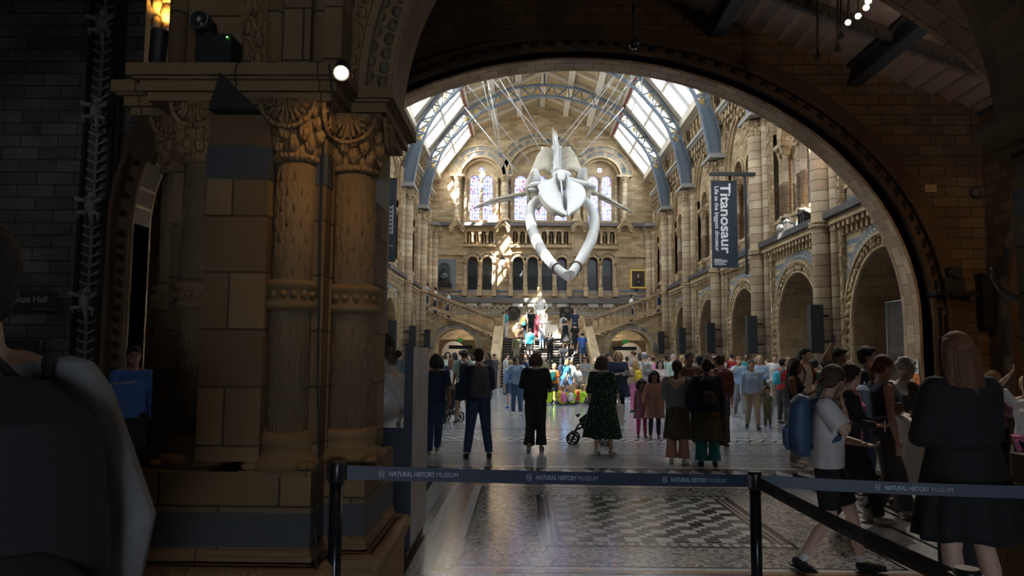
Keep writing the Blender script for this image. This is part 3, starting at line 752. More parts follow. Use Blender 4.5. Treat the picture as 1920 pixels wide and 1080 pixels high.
# doors: archivolts, columns, dark doors, steps
DOORM, nt, b_ = _mat('dark_leaded_door'); L = nt.links
g = N(nt, 'ShaderNodeNewGeometry'); sp = N(nt, 'ShaderNodeSeparateXYZ'); cb = N(nt, 'ShaderNodeCombineXYZ'); L.new(g.outputs['Position'], sp.inputs[0]); L.new(sp.outputs[0], cb.inputs[0]); L.new(sp.outputs[2], cb.inputs[1])
br = N(nt, 'ShaderNodeTexBrick'); br.offset = 0; L.new(cb.outputs[0], br.inputs['Vector']); br.inputs['Scale'].default_value = 1; br.inputs['Brick Width'].default_value = .11; br.inputs['Row Height'].default_value = .14; br.inputs['Mortar Size'].default_value = .012
br.inputs['Color1'].default_value = (.012, .016, .022, 1); br.inputs['Color2'].default_value = (.05, .065, .08, 1); br.inputs['Mortar'].default_value = (.10, .12, .14, 1)
hi = mth(nt, 'MULTIPLY', mth(nt, 'GREATER_THAN', sp.outputs[2], 7.0), 1.0)
L.new(mix(nt, hi, (.012, .014, .018), br.outputs['Color']), b_.inputs['Base Color']); b_.inputs['Roughness'].default_value = .3
dn = 1
for i, u in enumerate(doors_u):
    grp = 'left' if i < 2 else 'middle' if i < 6 else 'right'
    d = struct(empty('door_%d' % dn, (u, YF + .5, dz0), 'dark arched gallery doorway with leaded panes, number %s from left on the far wall' % (ORD + ['eighth'])[i])); dn += 1
    mb = MB(); mb.prism([arch_loop(u, 9.0 * s1, dz1, dz0 + .25, 12, rev=False)], f3, .55, .6); mb.build('door_leaf', DOORM, d)
    mb = MB(); mb.prism([arch_loop(u, 9.7 * s1, dz1, dz0, 12, rev=False), arch_loop(u, 8.0 * s1, dz1, dz0 + .3, 12)], f3, .5, .6); mb.build('door_frame', plain('door_frame_dark', (.04, .05, .06)), d)
    a = tag(MB(), None) if False else None
    mb = MB(); arch_ring(mb, f3, u, dz1, 9.7 * s1, 9.7 * s1 + .12, -.07, .02, n=16); arch_ring(mb, f3, u, dz1, 9.7 * s1 + .12, 9.7 * s1 + .25, -.03, .02, n=20, mi=1)
    arch_ring(mb, f3, u, dz1, 9.7 * s1 + .25, 9.7 * s1 + .31, -.1, .02, n=16)
    tag(mb.build('door_arch', [ST_TRIM, ST_VBLUE]), 'small round moulded arch over dark gallery doorway, %s from left' % (ORD + ['eighth'])[i], 'arch', 'door arches')
    for k in range(5):
        mb = MB() if k == 0 else mb
        zz = dz0 + .04 - k * .0
    mb = MB()
    for k in range(6):
        z = dz0 + .25 - k * .19; mb.box((u - 9.5 * s1, YF + .45 - k * .16, z - .2), (u + 9.5 * s1, YF + .95, z))
    tag(mb.build('door_steps', plain('grey_steps', (.42, .40, .37))), 'flight of grey stone steps up to %s gallery doorway from the left' % (ORD + ['eighth'])[i], 'steps', 'steps of the gallery doorways')
for j, px in enumerate((872, 899.5, 926.5, 957.5, 985, 1012, 1040, 1067, 1098, 1125.5, 1153)):
    u = at_y(px, 520, YF).x; z0 = at_y(1014, 556, YF).z
    t = empty('doorway_column', (u, YF - .15, z0), 'short stone column with tall pedestal between far wall doorways, place %s from the left' % ((ORD + ['eighth', 'ninth', 'tenth', 'eleventh'])[j]), 'column', 'columns between the doorways')
    mb = MB(); mb.box((u - .15, YF - .32, z0), (u + .15, YF + .2, z0 + .62)); mb.build('pedestal', ST_TRIM, t)
    mb = MB(); mb.lathe((u, YF - .14, 0), [(.14, z0 + .62), (.14, z0 + .7), (.1, z0 + .76), (.1, dz1 - .26)], 10); mb.build('shaft', ST_COLG, t)
    mb = MB(); mb.lathe((u, YF - .14, 0), [(.1, dz1 - .28), (.16, dz1 - .06), (.17, dz1)], 10); mb.build('capital', ST_CARV, t)
# upper landing floor in front of the far wall doors
# lower frieze with zigzag and slate bands
mb = MB(); z0 = at_y(1014, 579, YF).z; z1 = at_y(1014, 571.5, YF).z
n = 34; x0 = at_y(830, 575, YF).x; x1 = at_y(1200, 575, YF).x
mb.box((x0, YF - .015, z0 - .05), (x1, YF, z1 + .05), 1)
for i in range(n):
    w = (x1 - x0) / n; a = x0 + i * w
    mb.bar((a, YF - .02, z0), (a + w / 2, YF - .02, z1), .02, .10, 0); mb.bar((a + w / 2, YF - .02, z1), (a + w, YF - .02, z0), .02, .10, 0)
z2 = at_y(1014, 586, YF).z; mb.box((x0, YF - .02, z2 - .13), (x1, YF, z2 + .1), 1)
for i in range(70): mb.box((x0 + i * (x1 - x0) / 70, YF - .03, z2 - .05), (x0 + (i + .5) * (x1 - x0) / 70, YF, z2 + .03), 0)
struct(mb.build('trim_zigzag_frieze', [plain('buff_inlay', (.55, .46, .32)), plain('grey_inlay', (.17, .19, .2))]))
# ------------------------------------------------------------------ grand staircase and flights
YS = 44.6; ZL = 2.66; SW = 2.45; NST = 18; TR = .33
mb = MB()
for k in range(NST):
    y0 = YS - (NST - k) * TR; z = (k + 1) * ZL / NST
    mb.box((XC - SW, y0 + .03, 0 if k == 0 else z - .16), (XC + SW, YS + .05, z), 0)
    mb.box((XC - SW, y0, z - .055), (XC + SW, y0 + .36, z), 1)
stair = mb.build('grand_staircase', [plain('dark_riser', (.035, .03, .028)), plain('worn_step', (.27, .23, .19))])
tag(stair, 'broad flight of dark stone steps rising to the white statue', 'staircase')
mb = MB(); mb.box((XC - 2.9, YS + .05, ZL - .3), (XC + 2.9, YF, ZL - .001)); struct(mb.build('floor_landing', plain('landing_stone', (.36, .31, .25))))
# flight walls with arched passage
for side in (1, -1):
    sd_ = 'right' if side > 0 else 'left'
    to = lambda u, v, d: (XC + side * u, 44.9 + d, v)
    c = 5.24
    zi = 3.02
    steps = []
    n = 13; u0 = 2.95; u1 = 7.5; zA = 2.66; zB = 4.35
    for k in range(n):
        ua = u0 + (u1 - u0) * k / n; ub = u0 + (u1 - u0) * (k + 1) / n; z = zA + (zB - zA) * (k + 1) / n
        steps += [(ua, z), (ub, z)]
    outer = [(2.46, 0), (3.92, 0)] + [(c - 1.25 * math.cos(PI * i / 20) * 1.05, 1.95 + 1.25 * math.sin(PI * i / 20)) for i in range(21)] + [(c + 1.3125, 0), (7.5, 0), (7.5, zB)] + steps[::-1] + [(u0, zA), (2.46, zA)]
    outer[1] = (c - 1.3125, 0)
    mb = MB(); mb.prism([outer], to, 0, 1.7, 0, side=1)
    for k in range(n):
        ua = u0 + (u1 - u0) * k / n; z = zA + (zB - zA) * (k + 1) / n
        mb.box(to(ua - .06, z - .05, -.1), to(ua + .42, z, 1.7), 1)
    struct(mb.build('wall_flight_' + sd_, [ST_WALL, ST_TRIM]))
    a = empty('passage_arch', to(c, 0, 0), 'round arch of blue and buff blocks over the %s passage under the stairs' % sd_, 'arch', 'passage arches')
    mb = MB(); arch_ring(mb, to, c, 1.95, 1.33, 1.58, -.05, .02, n=30); mb.build('voussoirs', ST_VBLUE, a)
    mb = MB(); arch_ring(mb, to, c, 1.95, 1.25, 1.33, -.08, .3, n=24); arch_ring(mb, to, c, 1.95, 1.58, 1.66, -.10, .02, n=24); mb.build('moulding', ST_TRIM, a)
    # passage interior: lit wall, sign
    mb = MB(); mb.box(to(2.5, 0, 4.45), to(7.5, 2.6, 4.5)); struct(mb.build('wall_passage_' + sd_, plain('pale_passage_wall', (.42, .38, .32))))
    mb = MB(); mb.prism([[(c - 1.3, 0), (c + 1.3, 0), (c + 1.3, 2.6), (c - 1.3, 2.6)], arch_loop(c + .35, .75, 1.75, .02, 12)], to, 2.4, 2.8); struct(mb.build('wall_passage_inner_' + sd_, AISLE))
    s_ = empty('exit_sign', to(c - .15, 2.5, 2.3), 'small green exit sign hanging inside the %s passage arch' % sd_, 'sign', 'exit signs')
    mb = MB(); mb.box(to(c - .02 - .3, 2.42, 1.2), to(c - .02 + .02, 2.66, 1.24)); mb.build('panel', plain('exit_green', (.02, .10, .03), emit=.07, ecol=(.1, .6, .12)), s_)
    mb = MB(); mb.box(to(c - .9, 2.0, 1.3), to(c + .55, 2.22, 1.36)); o = mb.build('direction_sign', BLACK); tag(o, 'long black hanging direction sign inside the %s passage' % sd_, 'sign')
    lamp('passage_lamp', 'POINT', to(c - .3, 2.4, 3.4), 16, (1, .85, .6), .15)
    # balustrade
    bal = empty('stair_balustrade', to(2.9, ZL, 0), 'sloping stone balustrade of round arched openings, %s upper flight' % sd_, 'balustrade', 'balustrades of the upper flights')
    zr = lambda u: 3.92 + (5.50 - 3.92) * (u - 2.95) / (7.1 - 2.95)
    mb = MB()
    mb.prism([[(2.95, zr(2.95) - .12), (7.15, zr(7.15) - .12), (7.15, zr(7.15) + .06), (2.95, zr(2.95) + .06)]], to, -.22, .22); mb.build('rail', ST_TRIM, bal)
    mb = MB(); mb.prism([[(2.95, zr(2.95) - .98), (7.15, zr(7.15) - .98), (7.15, zr(7.15) - .78), (2.95, zr(2.95) - .78)]], to, -.16, .16); mb.build('string', ST_TRIM, bal)
    n = 11; w = 4.2 / n
    hs = [];
    for k in range(n):
        cu = 2.95 + (k + .5) * w; zc = zr(cu)
        hs.append([(cu + .15, zc - .74), (cu + .15, zc - .34)] + [(cu + .15 * math.cos(PI * q / 6), zc - .34 + .15 * math.sin(PI * q / 6)) for q in range(1, 6)] + [(cu - .15, zc - .34), (cu - .15, zc - .74)])
    mb = MB(); mb.prism([[(2.95, zr(2.95) - .8), (7.15, zr(7.15) - .8), (7.15, zr(7.15) - .1), (2.95, zr(2.95) - .1)]] + hs, to, -.12, .12); mb.build('pierced_panel', ST_TRIM, bal)
    # newel
    nw = empty('stair_newel', to(2.75, 0, 0), 'square stone newel post with carved panel, %s side of the grand stairs' % sd_, 'newel', 'newel posts')
    mb = MB(); mb.box(to(2.46, 2.6, -.35), to(2.98, 4.0, .25)); mb.box(to(2.42, 3.98, -.4), to(3.02, 4.08, .3)); mb.box(to(2.42, 3.2, -.4), to(3.02, 3.28, .3)); mb.build('post', ST_TRIM, nw)
    mb = MB(); mb.box(to(2.54, 3.4, -.38), to(2.9, 3.85, -.34)); mb.build('carved_panel', ST_CARV, nw)
    # sloping parapet of the main flight
    sp_ = empty('stair_parapet', to(2.7, 0, -3), 'broad sloping stone slab flanking the %s edge of the grand stairs' % sd_, 'parapet', 'parapets of the grand staircase')
    k3 = lambda u, v, d: (XC + side * (2.45 + d), u, v)
    yb = YS - NST * TR
    mb = MB(); mb.prism([[(yb - .2, 0), (44.9, 0), (44.9, 3.25), (44.4, 3.25), (yb - .2, .95)]], k3, 0, .42); mb.build('side_wall', ST_WALL, sp_)
    mb = MB(); mb.prism([[(yb - .3, .92), (44.5, 3.22), (44.5, 3.38), (yb - .3, 1.08)]], k3, -.05, .47); mb.build('coping', ST_TRIM, sp_)
    mb = MB(); mb.box(k3(yb - .75, 0, -.12), k3(yb - .1, 1.1, .54)); mb.box(k3(yb - .8, 1.1, -.17), k3(yb - .05, 1.25, .59)); mb.build('end_post', ST_TRIM, sp_)
    mb = MB(); mb.tube([k3(yb - .2, 1.75, -.12), k3(44.4, 4.05, -.12)], .03, 6, 0); 
    for q in range(5): y = yb + q * 1.4; z = (y - yb) / (NST * TR) * 2.3; mb.tube([k3(y, z + .9, -.12), k3(y, z + 1.78, -.12)], .02, 6)
    mb.build('handrail', plain('brass_rail', (.55, .42, .2), .35, .8), sp_)
# ------------------------------------------------------------------ floor
TZ, nt, b_ = _mat('terrazzo'); L = nt.links
g = N(nt, 'ShaderNodeNewGeometry'); vo = N(nt, 'ShaderNodeTexVoronoi'); vo.inputs['Scale'].default_value = 34; L.new(g.outputs['Position'], vo.inputs['Vector'])
cr = N(nt, 'ShaderNodeValToRGB'); L.new(vo.outputs['Color'], cr.inputs[0]); cr.color_ramp.interpolation = 'CONSTANT'; e = cr.color_ramp.elements
e[0].position = 0; e[0].color = (.12, .135, .16, 1); e[1].position = .30; e[1].color = (.42, .43, .46, 1)
for p, c in ((.5, (.22, .24, .28)), (.62, (.48, .41, .34)), (.72, (.31, .32, .35)), (.85, (.60, .60, .60))): x = e.new(p); x.color = (*c, 1)
nz = N(nt, 'ShaderNodeTexNoise'); nz.inputs['Scale'].default_value = .8; L.new(g.outputs['Position'], nz.inputs['Vector'])
L.new(mix(nt, 1, cr.outputs[0], mix(nt, nz.outputs['Fac'], (.7, .7, .72), (1.0, .98, .95)), 'MULTIPLY'), b_.inputs['Base Color']); b_.inputs['Specular IOR Level'].default_value = .5
rr = mth(nt, 'MULTIPLY_ADD', vo.outputs['Distance'], .10, .15); L.new(rr, b_.inputs['Roughness'])
n2 = N(nt, 'ShaderNodeTexNoise'); n2.inputs['Scale'].default_value = 6; L.new(g.outputs['Position'], n2.inputs['Vector']); bp = N(nt, 'ShaderNodeBump'); bp.inputs['Strength'].default_value = .05; bp.inputs['Distance'].default_value = .02
L.new(n2.outputs['Fac'], bp.inputs['Height']); L.new(bp.outputs[0], b_.inputs['Normal'])
def tess(name, c, sc=60, var=.3, rough=.19):
    m, nt, b = _mat(name); g = N(nt, 'ShaderNodeNewGeometry'); v = N(nt, 'ShaderNodeTexVoronoi'); v.inputs['Scale'].default_value = sc; nt.links.new(g.outputs['Position'], v.inputs['Vector'])
    nt.links.new(mix(nt, v.outputs['Color'], tuple(x * (1 - var) for x in c), tuple(min(1, x * (1 + var)) for x in c)), b.inputs['Base Color']); b.inputs['Roughness'].default_value = rough; return m
FM = [TZ, tess('pale_mosaic', (.50, .53, .56)), tess('mid_grey_mosaic', (.13, .135, .145)), tess('dark_mosaic', (.02, .021, .028)), tess('copper_mosaic', (.33, .21, .13)), tess('brown_mosaic', (.085, .066, .056)), tess('fine_grey_mosaic', (.36, .385, .42)), tess('smooth_terrazzo', (.30, .325, .37), 46, .28, .17)]
mb = MB(); Z1 = .0015
mb.box((-16, -8, -.2), (18, YF + 4, 0), 0)
def fq(x0, y0, x1, y1, mi, z=Z1): mb.face([(x0, y0, z), (x1, y0, z), (x1, y1, z), (x0, y1, z)], mi)
def frame(x0, y0, x1, y1, w, mi, z=Z1):
    fq(x0, y0, x1, y0 + w, mi, z); fq(x0, y1 - w, x1, y1, mi, z); fq(x0, y0 + w, x0 + w, y1 - w, mi, z); fq(x1 - w, y0 + w, x1, y1 - w, mi, z)
X0, X1 = -.74, 3.28; Y0, Y1 = 5.93, 9.95
fq(-7, 11.53, 9.4, 49, 7, .0006)
fq(-2.4, 4.9, X0, 10.3, 6, .001); fq(X0, 4.9, X1, Y0, 6, .001); fq(X0, Y1, X1, 10.3, 6, .001); fq(X1, 4.9, 3.6, 10.3, 6, .001)
fq(-1.26, 5.2, -1.18, 10.3, 3); fq(-1.0, 5.5, -.90, 10.3, 5); fq(-1.18, 5.2, 3.5, 5.3, 3); fq(-.82, 5.85, X0, 10.3, 5); fq(-1.5, 5.0, -1.42, 10.3, 5)
frame(X0, Y0, X1, Y1, .05, 5); frame(X0 + .05, Y0 + .05, X1 - .05, Y1 - .05, .07, 4); frame(X0 + .12, Y0 + .12, X1 - .12, Y1 - .12, .09, 1); frame(X0 + .21, Y0 + .2, X1 - .21, Y1 - .2, .03, 3)
CX0, CY0, CX1, CY1 = .16, 6.77, 2.44, 9.2
frame(CX0, CY0, CX1, CY1, .03, 3); frame(CX0 + .03, CY0 + .03, CX1 - .03, CY1 - .03, .17, 5)
frame(CX0 + .08, CY0 + .08, CX1 - .08, CY1 - .08, .014, 1, .0022); frame(CX0 + .14, CY0 + .14, CX1 - .14, CY1 - .14, .014, 1, .0022)
nx = 13; cx0, cy0 = CX0 + .2, CY0 + .18; cw = (CX1 - .2 - cx0) / nx; ch = (CY1 - .18 - cy0) / nx
fq(cx0, cy0, CX1 - .2, CY1 - .18, 2)
for i in range(nx):
    for j in range(nx):
        if i % 2 == 0 and j % 2 == 0: fq(cx0 + i * cw, cy0 + j * ch, cx0 + (i + 1) * cw, cy0 + (j + 1) * ch, 1, .0022)
        elif i % 2 == 1 and j % 2 == 1:
            for a in (0, 1):
                fq(cx0 + (i + a * .5) * cw, cy0 + (j + a * .5) * ch, cx0 + (i + a * .5 + .5) * cw, cy0 + (j + a * .5 + .5) * ch, 1, .0022)
        elif (i + j) % 2: fq(cx0 + (i + .0) * cw, cy0 + j * ch, cx0 + (i + 1) * cw, cy0 + (j + 1) * ch, 3 if (i // 2 + j // 2) % 3 == 0 else 5, .0022) if (i * 7 + j * 3) % 5 < 2 else None
for k in range(24):
    fq(CX0 + .05 + k * .093, CY0 + .05, CX0 + .1 + k * .093, CY0 + .13, 1, .0024); fq(CX0 + .05 + k * .093, CY1 - .13, CX0 + .1 + k * .093, CY1 - .05, 1, .0024)
    fq(CX1 - .11, CY0 + .1 + k * .097, CX1 - .08, CY0 + .14 + k * .097, 1, .0024)
# right hand bands running towards the far end
for x, w, m_ in ((3.42, .22, 1), (3.64, .05, 3), (3.69, .26, 1), (3.95, .06, 3), (4.01, .08, 6), (4.09, .06, 3), (4.75 + .55, .06, 3), (5.36, .3, 6), (5.66, .06, 3)): fq(x, 2.5, x + w, 11.0, m_)
fq(4.15, 2.5, 5.3, 11, 1)
for j in range(48):
    for i in range(6):
        xx = 4.17 + i * .185; yy = 2.6 + j * .175
        if (i + j) % 2: mb.face([(xx, yy, .0022), (xx + .185, yy, .0022), (xx + .185, yy + .175, .0022)], 3); 
        else: fq(xx, yy, xx + .185, yy + .175, 3, .0022) if j % 2 == 0 else None
# cross bands
fq(-6, 10.3, 9, 10.42, 1); fq(-6, 10.42, 9, 10.48, 3); fq(-6, 10.48, 9, 11.35, 2); fq(-6, 11.35, 9, 11.41, 3); fq(-6, 11.41, 9, 11.53, 1)
for i in range(48):
    x = -6 + i * .31
    mb.face([(x, 10.9, .0022), (x + .12, 10.58, .0022), (x + .24, 10.9, .0022), (x + .12, 11.25, .0022)], 1); fq(x + .25, 10.75, x + .29, 11.05, 3, .0022)
fq(-6, 14.6, 9, 14.68, 3); fq(-6, 14.68, 9, 15.5, 1); fq(-6, 15.5, 9, 15.58, 3); fq(-6, 12.9, 9, 12.94, 3)
for i in range(30):
    x = -6 + i * .5
    for k in range(8):
        t0, t1 = k / 8, (k + 1) / 8
        a0, a1 = math.sin(t0 * 2 * PI) * .24, math.sin(t1 * 2 * PI) * .24
        for sg in (1, -1): mb.face([(x + t0 * .5, 15.09 + sg * a0 - .05, .0022), (x + t1 * .5, 15.09 + sg * a1 - .05, .0022), (x + t1 * .5, 15.09 + sg * a1 + .05, .0022), (x + t0 * .5, 15.09 + sg * a0 + .05, .0022)], 3)
for y in (17, 22.5, 28, 33.7): fq(-5, y, 7, y + .09, 3); fq(-5, y + .2, 7, y + .26, 3)
for x in (-3.6, 5.9): fq(x, 16, x + .1, 38, 3); fq(x + .25, 16, x + .31, 38, 3)
floor = mb.build('floor', FM, fix=False); struct(floor)
# ------------------------------------------------------------------ great entrance arch wall (B) and vestibule
XA, RA, RY, SPB = 1.10, 7.15, 5.62, 2.45
def ell(c, r, ry, sp, base, n=40): return [(c - r, base)] + [(c - r * math.cos(PI * i / n), sp + ry * math.sin(PI * i / n)) for i in range(n + 1)] + [(c + r, base)]
b3 = lambda u, v, d: (u, YB0 + d, v)
mb = MB()
mb.prism([[(-14, 0), (XA - RA, 0)] + ell(XA, RA, RY, SPB, 0)[1:-1] + [(XA + RA, 0), (13, 0), (13, 7.0), (10.3, 7.0), (XA, 19.5), (-8.3, 13.9), (-14, 7)]], b3, 0, .62, 0, side=1)
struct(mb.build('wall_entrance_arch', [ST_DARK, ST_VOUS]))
mb = MB(); mb.box((XC - 9, YB1 + .0, 13.0), (XC + 9, YB1 + .1, 19.6)); 
ea = empty('entrance_arch', (XA, YB0, 0), 'vast round arch framing the hall, pale soffit blocks and dark bossed rib', 'arch')
mb = MB(); arch_ring(mb, b3, XA, SPB, RA - .06, RA + .14, .0, .66, n=80, ry=RY / RA, leg=0.0); mb.build('soffit', ST_VOUS, ea)
mb = MB(); pass
for rr_, dd in ((RA + .14, -.2), (RA + .40, -.24)):
    mb = MB(); arch_ring(mb, b3, XA, SPB, rr_, rr_ + .08, dd, .02, n=80, ry=RY / RA, leg=0.0); mb.build('roll_moulding', ST_RIB, ea)
mb = MB(); arch_ring(mb, b3, XA, SPB, RA + .55, RA + .85, -.06, .02, n=80, ry=RY / RA, leg=0.0); mb.build('outer_band', ST_RIB, ea)
mb = MB(); arch_ring(mb, b3, XA, SPB, RA + .14, RA + .38, -.12, .02, n=80, ry=RY / RA, leg=0.0)
for i in range(84):
    if i < 10: u, v = XA + RA + .26, .4 + i * .22
    elif i < 20: u, v = XA - RA - .26, .4 + (i - 10) * .22
    else:
        a = PI * (i - 19.5) / 64; u = XA - (RA + .26) * math.cos(a); v = SPB + (RY + .26) * math.sin(a)
    mb.ball((u, YB0 - .15, v), .085, 7, 0, (1, .8, 1)); mb.ball((u + .05, YB0 - .14, v + .09), .045, 5)
mb.build('bossed_band', ST_RIB, ea)
# side walls, rear wall and ceiling of the vestibule
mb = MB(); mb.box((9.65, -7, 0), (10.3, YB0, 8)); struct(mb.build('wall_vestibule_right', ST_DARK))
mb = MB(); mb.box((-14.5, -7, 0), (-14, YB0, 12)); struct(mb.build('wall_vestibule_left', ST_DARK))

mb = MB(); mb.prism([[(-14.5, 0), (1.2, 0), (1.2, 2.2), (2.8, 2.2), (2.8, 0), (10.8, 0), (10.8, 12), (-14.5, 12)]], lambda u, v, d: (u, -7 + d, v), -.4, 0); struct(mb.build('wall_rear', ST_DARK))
portal('entrance_portal', Vector((2.0, -7.3, 1.1)), Vector((-1.6, 0, 0)), Vector((0, 0, 2.2)))
mb = MB()
zc = lambda x: 10.03 - (.372 if x > XC else .06) * abs(x - XC)
CT, nt, b_ = _mat('ribbed_ceiling'); b_.inputs['Base Color'].default_value = (.36, .27, .22, 1); b_.inputs['Roughness'].default_value = .45
for sx, x0, x1 in ((1, XC, 10.9), (-1, XC, -14.5)):
    k = 20; nr = int(abs(x1 - x0) / .5)
    xs = []
    # boards run down the slope, scalloped in y
    nx_ = int(abs(x1 - x0) / .045); xs = [x0 + (x1 - x0) * i / nx_ for i in range(nx_ + 1)]
    rows = [[(x, y, zc(x) + .09 * abs(math.sin(PI * x / .36))) for x in xs] for y in (-7, YB0)]
    mb.grid(rows, 0, False, False)
    mb.box((x0, -7, 11.3), (x1, YB0, 11.5), 0)
struct(mb.build('ceiling_vestibule', [CT], fix=False))
BEAM = plain('dark_riveted_iron_beam', (.045, .052, .06), .5)
for i, x in enumerate((4.1, 7.0, 9.7, -2.0, -5.2)):
    mb = MB(); z = zc(x); mb.box((x - .14, -6.9, z - .42), (x + .14, YB0, z - .36)); mb.box((x - .14, -6.9, z - .03), (x + .14, YB0, z + .02)); mb.box((x - .03, -6.9, z - .4), (x + .03, YB0, z))
    tag(mb.build('ceiling_beam', BEAM), 'heavy dark iron ceiling beam above the vestibule, %s' % ['nearer the big arch crown', 'between the two outer ones', 'lowest on the right', 'left of the crown', 'far left'][i], 'beam', 'vestibule ceiling beams')
for i, y in enumerate((9.6, 11.7, 13.8)):
    for sx, x0, x1 in ((1, XC, 10.1),):
        mb = MB(); mb.bar((x0, y, zc(x0) - .1), (x1, y, zc(x1) - .1), .12, .22, 0); 
        for q in range(60): mb.box((x0 + .1 + q * .145, y - .1, zc(x0 + q * .145) - .25), (x0 + .17 + q * .145, y + .1, zc(x0 + q * .145) - .2), 0)
        tag(mb.build('ceiling_purlin', plain('dark_purlin', (.05, .04, .035))), 'dark sloping ceiling purlin with toothed edge, %s row from the big arch' % ['third', 'second', 'first'][i], 'purlin', 'vestibule purlins')
# ------------------------------------------------------------------ foreground piers and arches
ZA0, ZA1 = 3.03, 3.21
def text(name, s, loc, size, mat, parent, xdir, ydir, bold=0, align='LEFT', ext=.001, width=None):
    c = bpy.data.curves.new(name, 'FONT'); c.body = s; c.size = size; c.extrude = ext; c.offset = bold; c.align_x = align; c.align_y = 'CENTER'
    c.materials.append(mat); oc = bpy.data.objects.new(name, c); COL.objects.link(oc)
    bpy.context.view_layer.update(); me_ = bpy.data.meshes.new_from_object(oc.evaluated_get(bpy.context.evaluated_depsgraph_get())); wd_ = oc.dimensions.x; bpy.data.objects.remove(oc); o = bpy.data.objects.new(name, me_); COL.objects.link(o)
    x = Vector(xdir).normalized(); z = x.cross(Vector(ydir)).normalized(); y = z.cross(x)
    m = Matrix(((x.x, y.x, z.x, loc[0]), (x.y, y.y, z.y, loc[1]), (x.z, y.z, z.z, loc[2]), (0, 0, 0, 1)))
    if width:
        w = wd_
        if w > 0: m = m @ Matrix.Diagonal((width / w, 1, 1, 1))
    if parent is not None: o.parent = parent; o.matrix_basis = parent_inv(parent) @ m
    else: o.matrix_basis = m
    return o
def moulded(mb, x0, x1, y0, y1, prof, mi=0):
    """stack of boxes: prof = (z0, z1, out)"""
    for z0, z1, o in prof: mb.box((x0 - o, y0 - o, z0), (x1 + o, y1 + o, z1), mi)
def pier_column(root, x, y, r, sd, z0=1.11, zt=2.74, fans=True):
    mb = MB(); mb.lathe((x, y, 0), [(r, z0 + .1), (r, 1.93), (r, 2.05), (r, zt)], 28)
    for k in range(10):          # raised leaf relief on the shaft
        for j in range(7):
            a = 2 * PI * (k + .5 * (j % 2)) / 10; 
            for zz in (1.28 + j * .085, 2.12 + j * .085):
                p = Vector((x + r * math.cos(a), y + r * math.sin(a), zz)); q = Vector((x + r * 1.0 * math.cos(a), y + r * math.sin(a), zz))
                mb.ball(p, .016, 6, 0, (.45, .45, 1.9))
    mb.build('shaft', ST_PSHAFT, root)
    mb = MB(); mb.lathe((x, y, 1.99), [(r, -.085), (r * 1.28, -.075), (r * 1.34, -.045), (r * 1.15, -.03), (r * 1.2, .03), (r * 1.34, .045), (r * 1.28, .07), (r, .08)], 28)
    for k in range(16):
        a = 2 * PI * k / 16; mb.ball((x + r * 1.2 * math.cos(a), y + r * 1.2 * math.sin(a), 1.99), .022, 6)
    mb.build('ring_moulding', ST_PTRIM, root)
    mb = MB(); mb.lathe((x, y, z0), [(r * 1.65, -.04), (r * 1.7, .0), (r * 1.55, .03), (r * 1.2, .05), (r * 1.25, .1), (r * 1.32, .12), (r * 1.22, .15), (r, .16)], 28)
    for k in range(4):
        a = PI / 4 + k * PI / 2; mb.ball((x + r * 1.75 * math.cos(a), y + r * 1.75 * math.sin(a), z0 - .01), r * .42, 8, 0, (1, 1, .5))
    mb.build('base', ST_PTRIM, root)
    mb = MB(); h = ZA0 - zt
    mb.lathe((x, y, zt), [(r, -.03), (r * 1.2, -.02), (r * 1.22, .0), (r * 1.02, .02), (r * 1.1, h * .3), (r * 1.35, h * .65), (r * 1.62, h * .95), (r * 1.7, h)], 28)
    for row, (n, t, rr, s_) in enumerate(((9, .22, 1.12, .3), (9, .42, 1.3, .32), (11, .62, 1.42, .26), (12, .82, 1.6, .2))):
        for k in range(n):
            a = 2 * PI * (k + .5 * (row % 2)) / n
            mb.ball((x + r * rr * math.cos(a), y + r * rr * math.sin(a), zt + h * t), r * s_, 7, 0, (1, 1, 1.45))
            mb.ball((x + r * (rr + .14) * math.cos(a), y + r * (rr + .14) * math.sin(a), zt + h * (t + .07)), r * s_ * .5, 6, 0)
    # fan-shaped half rosettes on the front and on the side
    for ux, uy in (((1, 0), (0, -1)), ((0, 1), (sd, 0))):
        c = Vector((x + uy[0] * r * 1.5, y + uy[1] * r * 1.5, ZA0 - .01)); ux3 = Vector((ux[0], ux[1], 0)); n3 = Vector((uy[0], uy[1], 0))
        R0 = r * 1.25
        pts = [c + ux3 * (R0 * math.cos(-PI * k / 16)) + Vector((0, 0, R0 * math.sin(-PI * k / 16))) + n3 * (.5 * r * .2) for k in range(17)]
        mb.tube(pts, .013, 6)
        for k in range(1, 10):
            a = -PI * k / 10; e = c + ux3 * (R0 * .85 * math.cos(a)) + Vector((0, 0, R0 * .85 * math.sin(a))) + n3 * (r * .12); mb.tube([c + n3 * (r * .22), e], [.006, .014], 5)
    mb.build('capital', ST_PCARV, root)
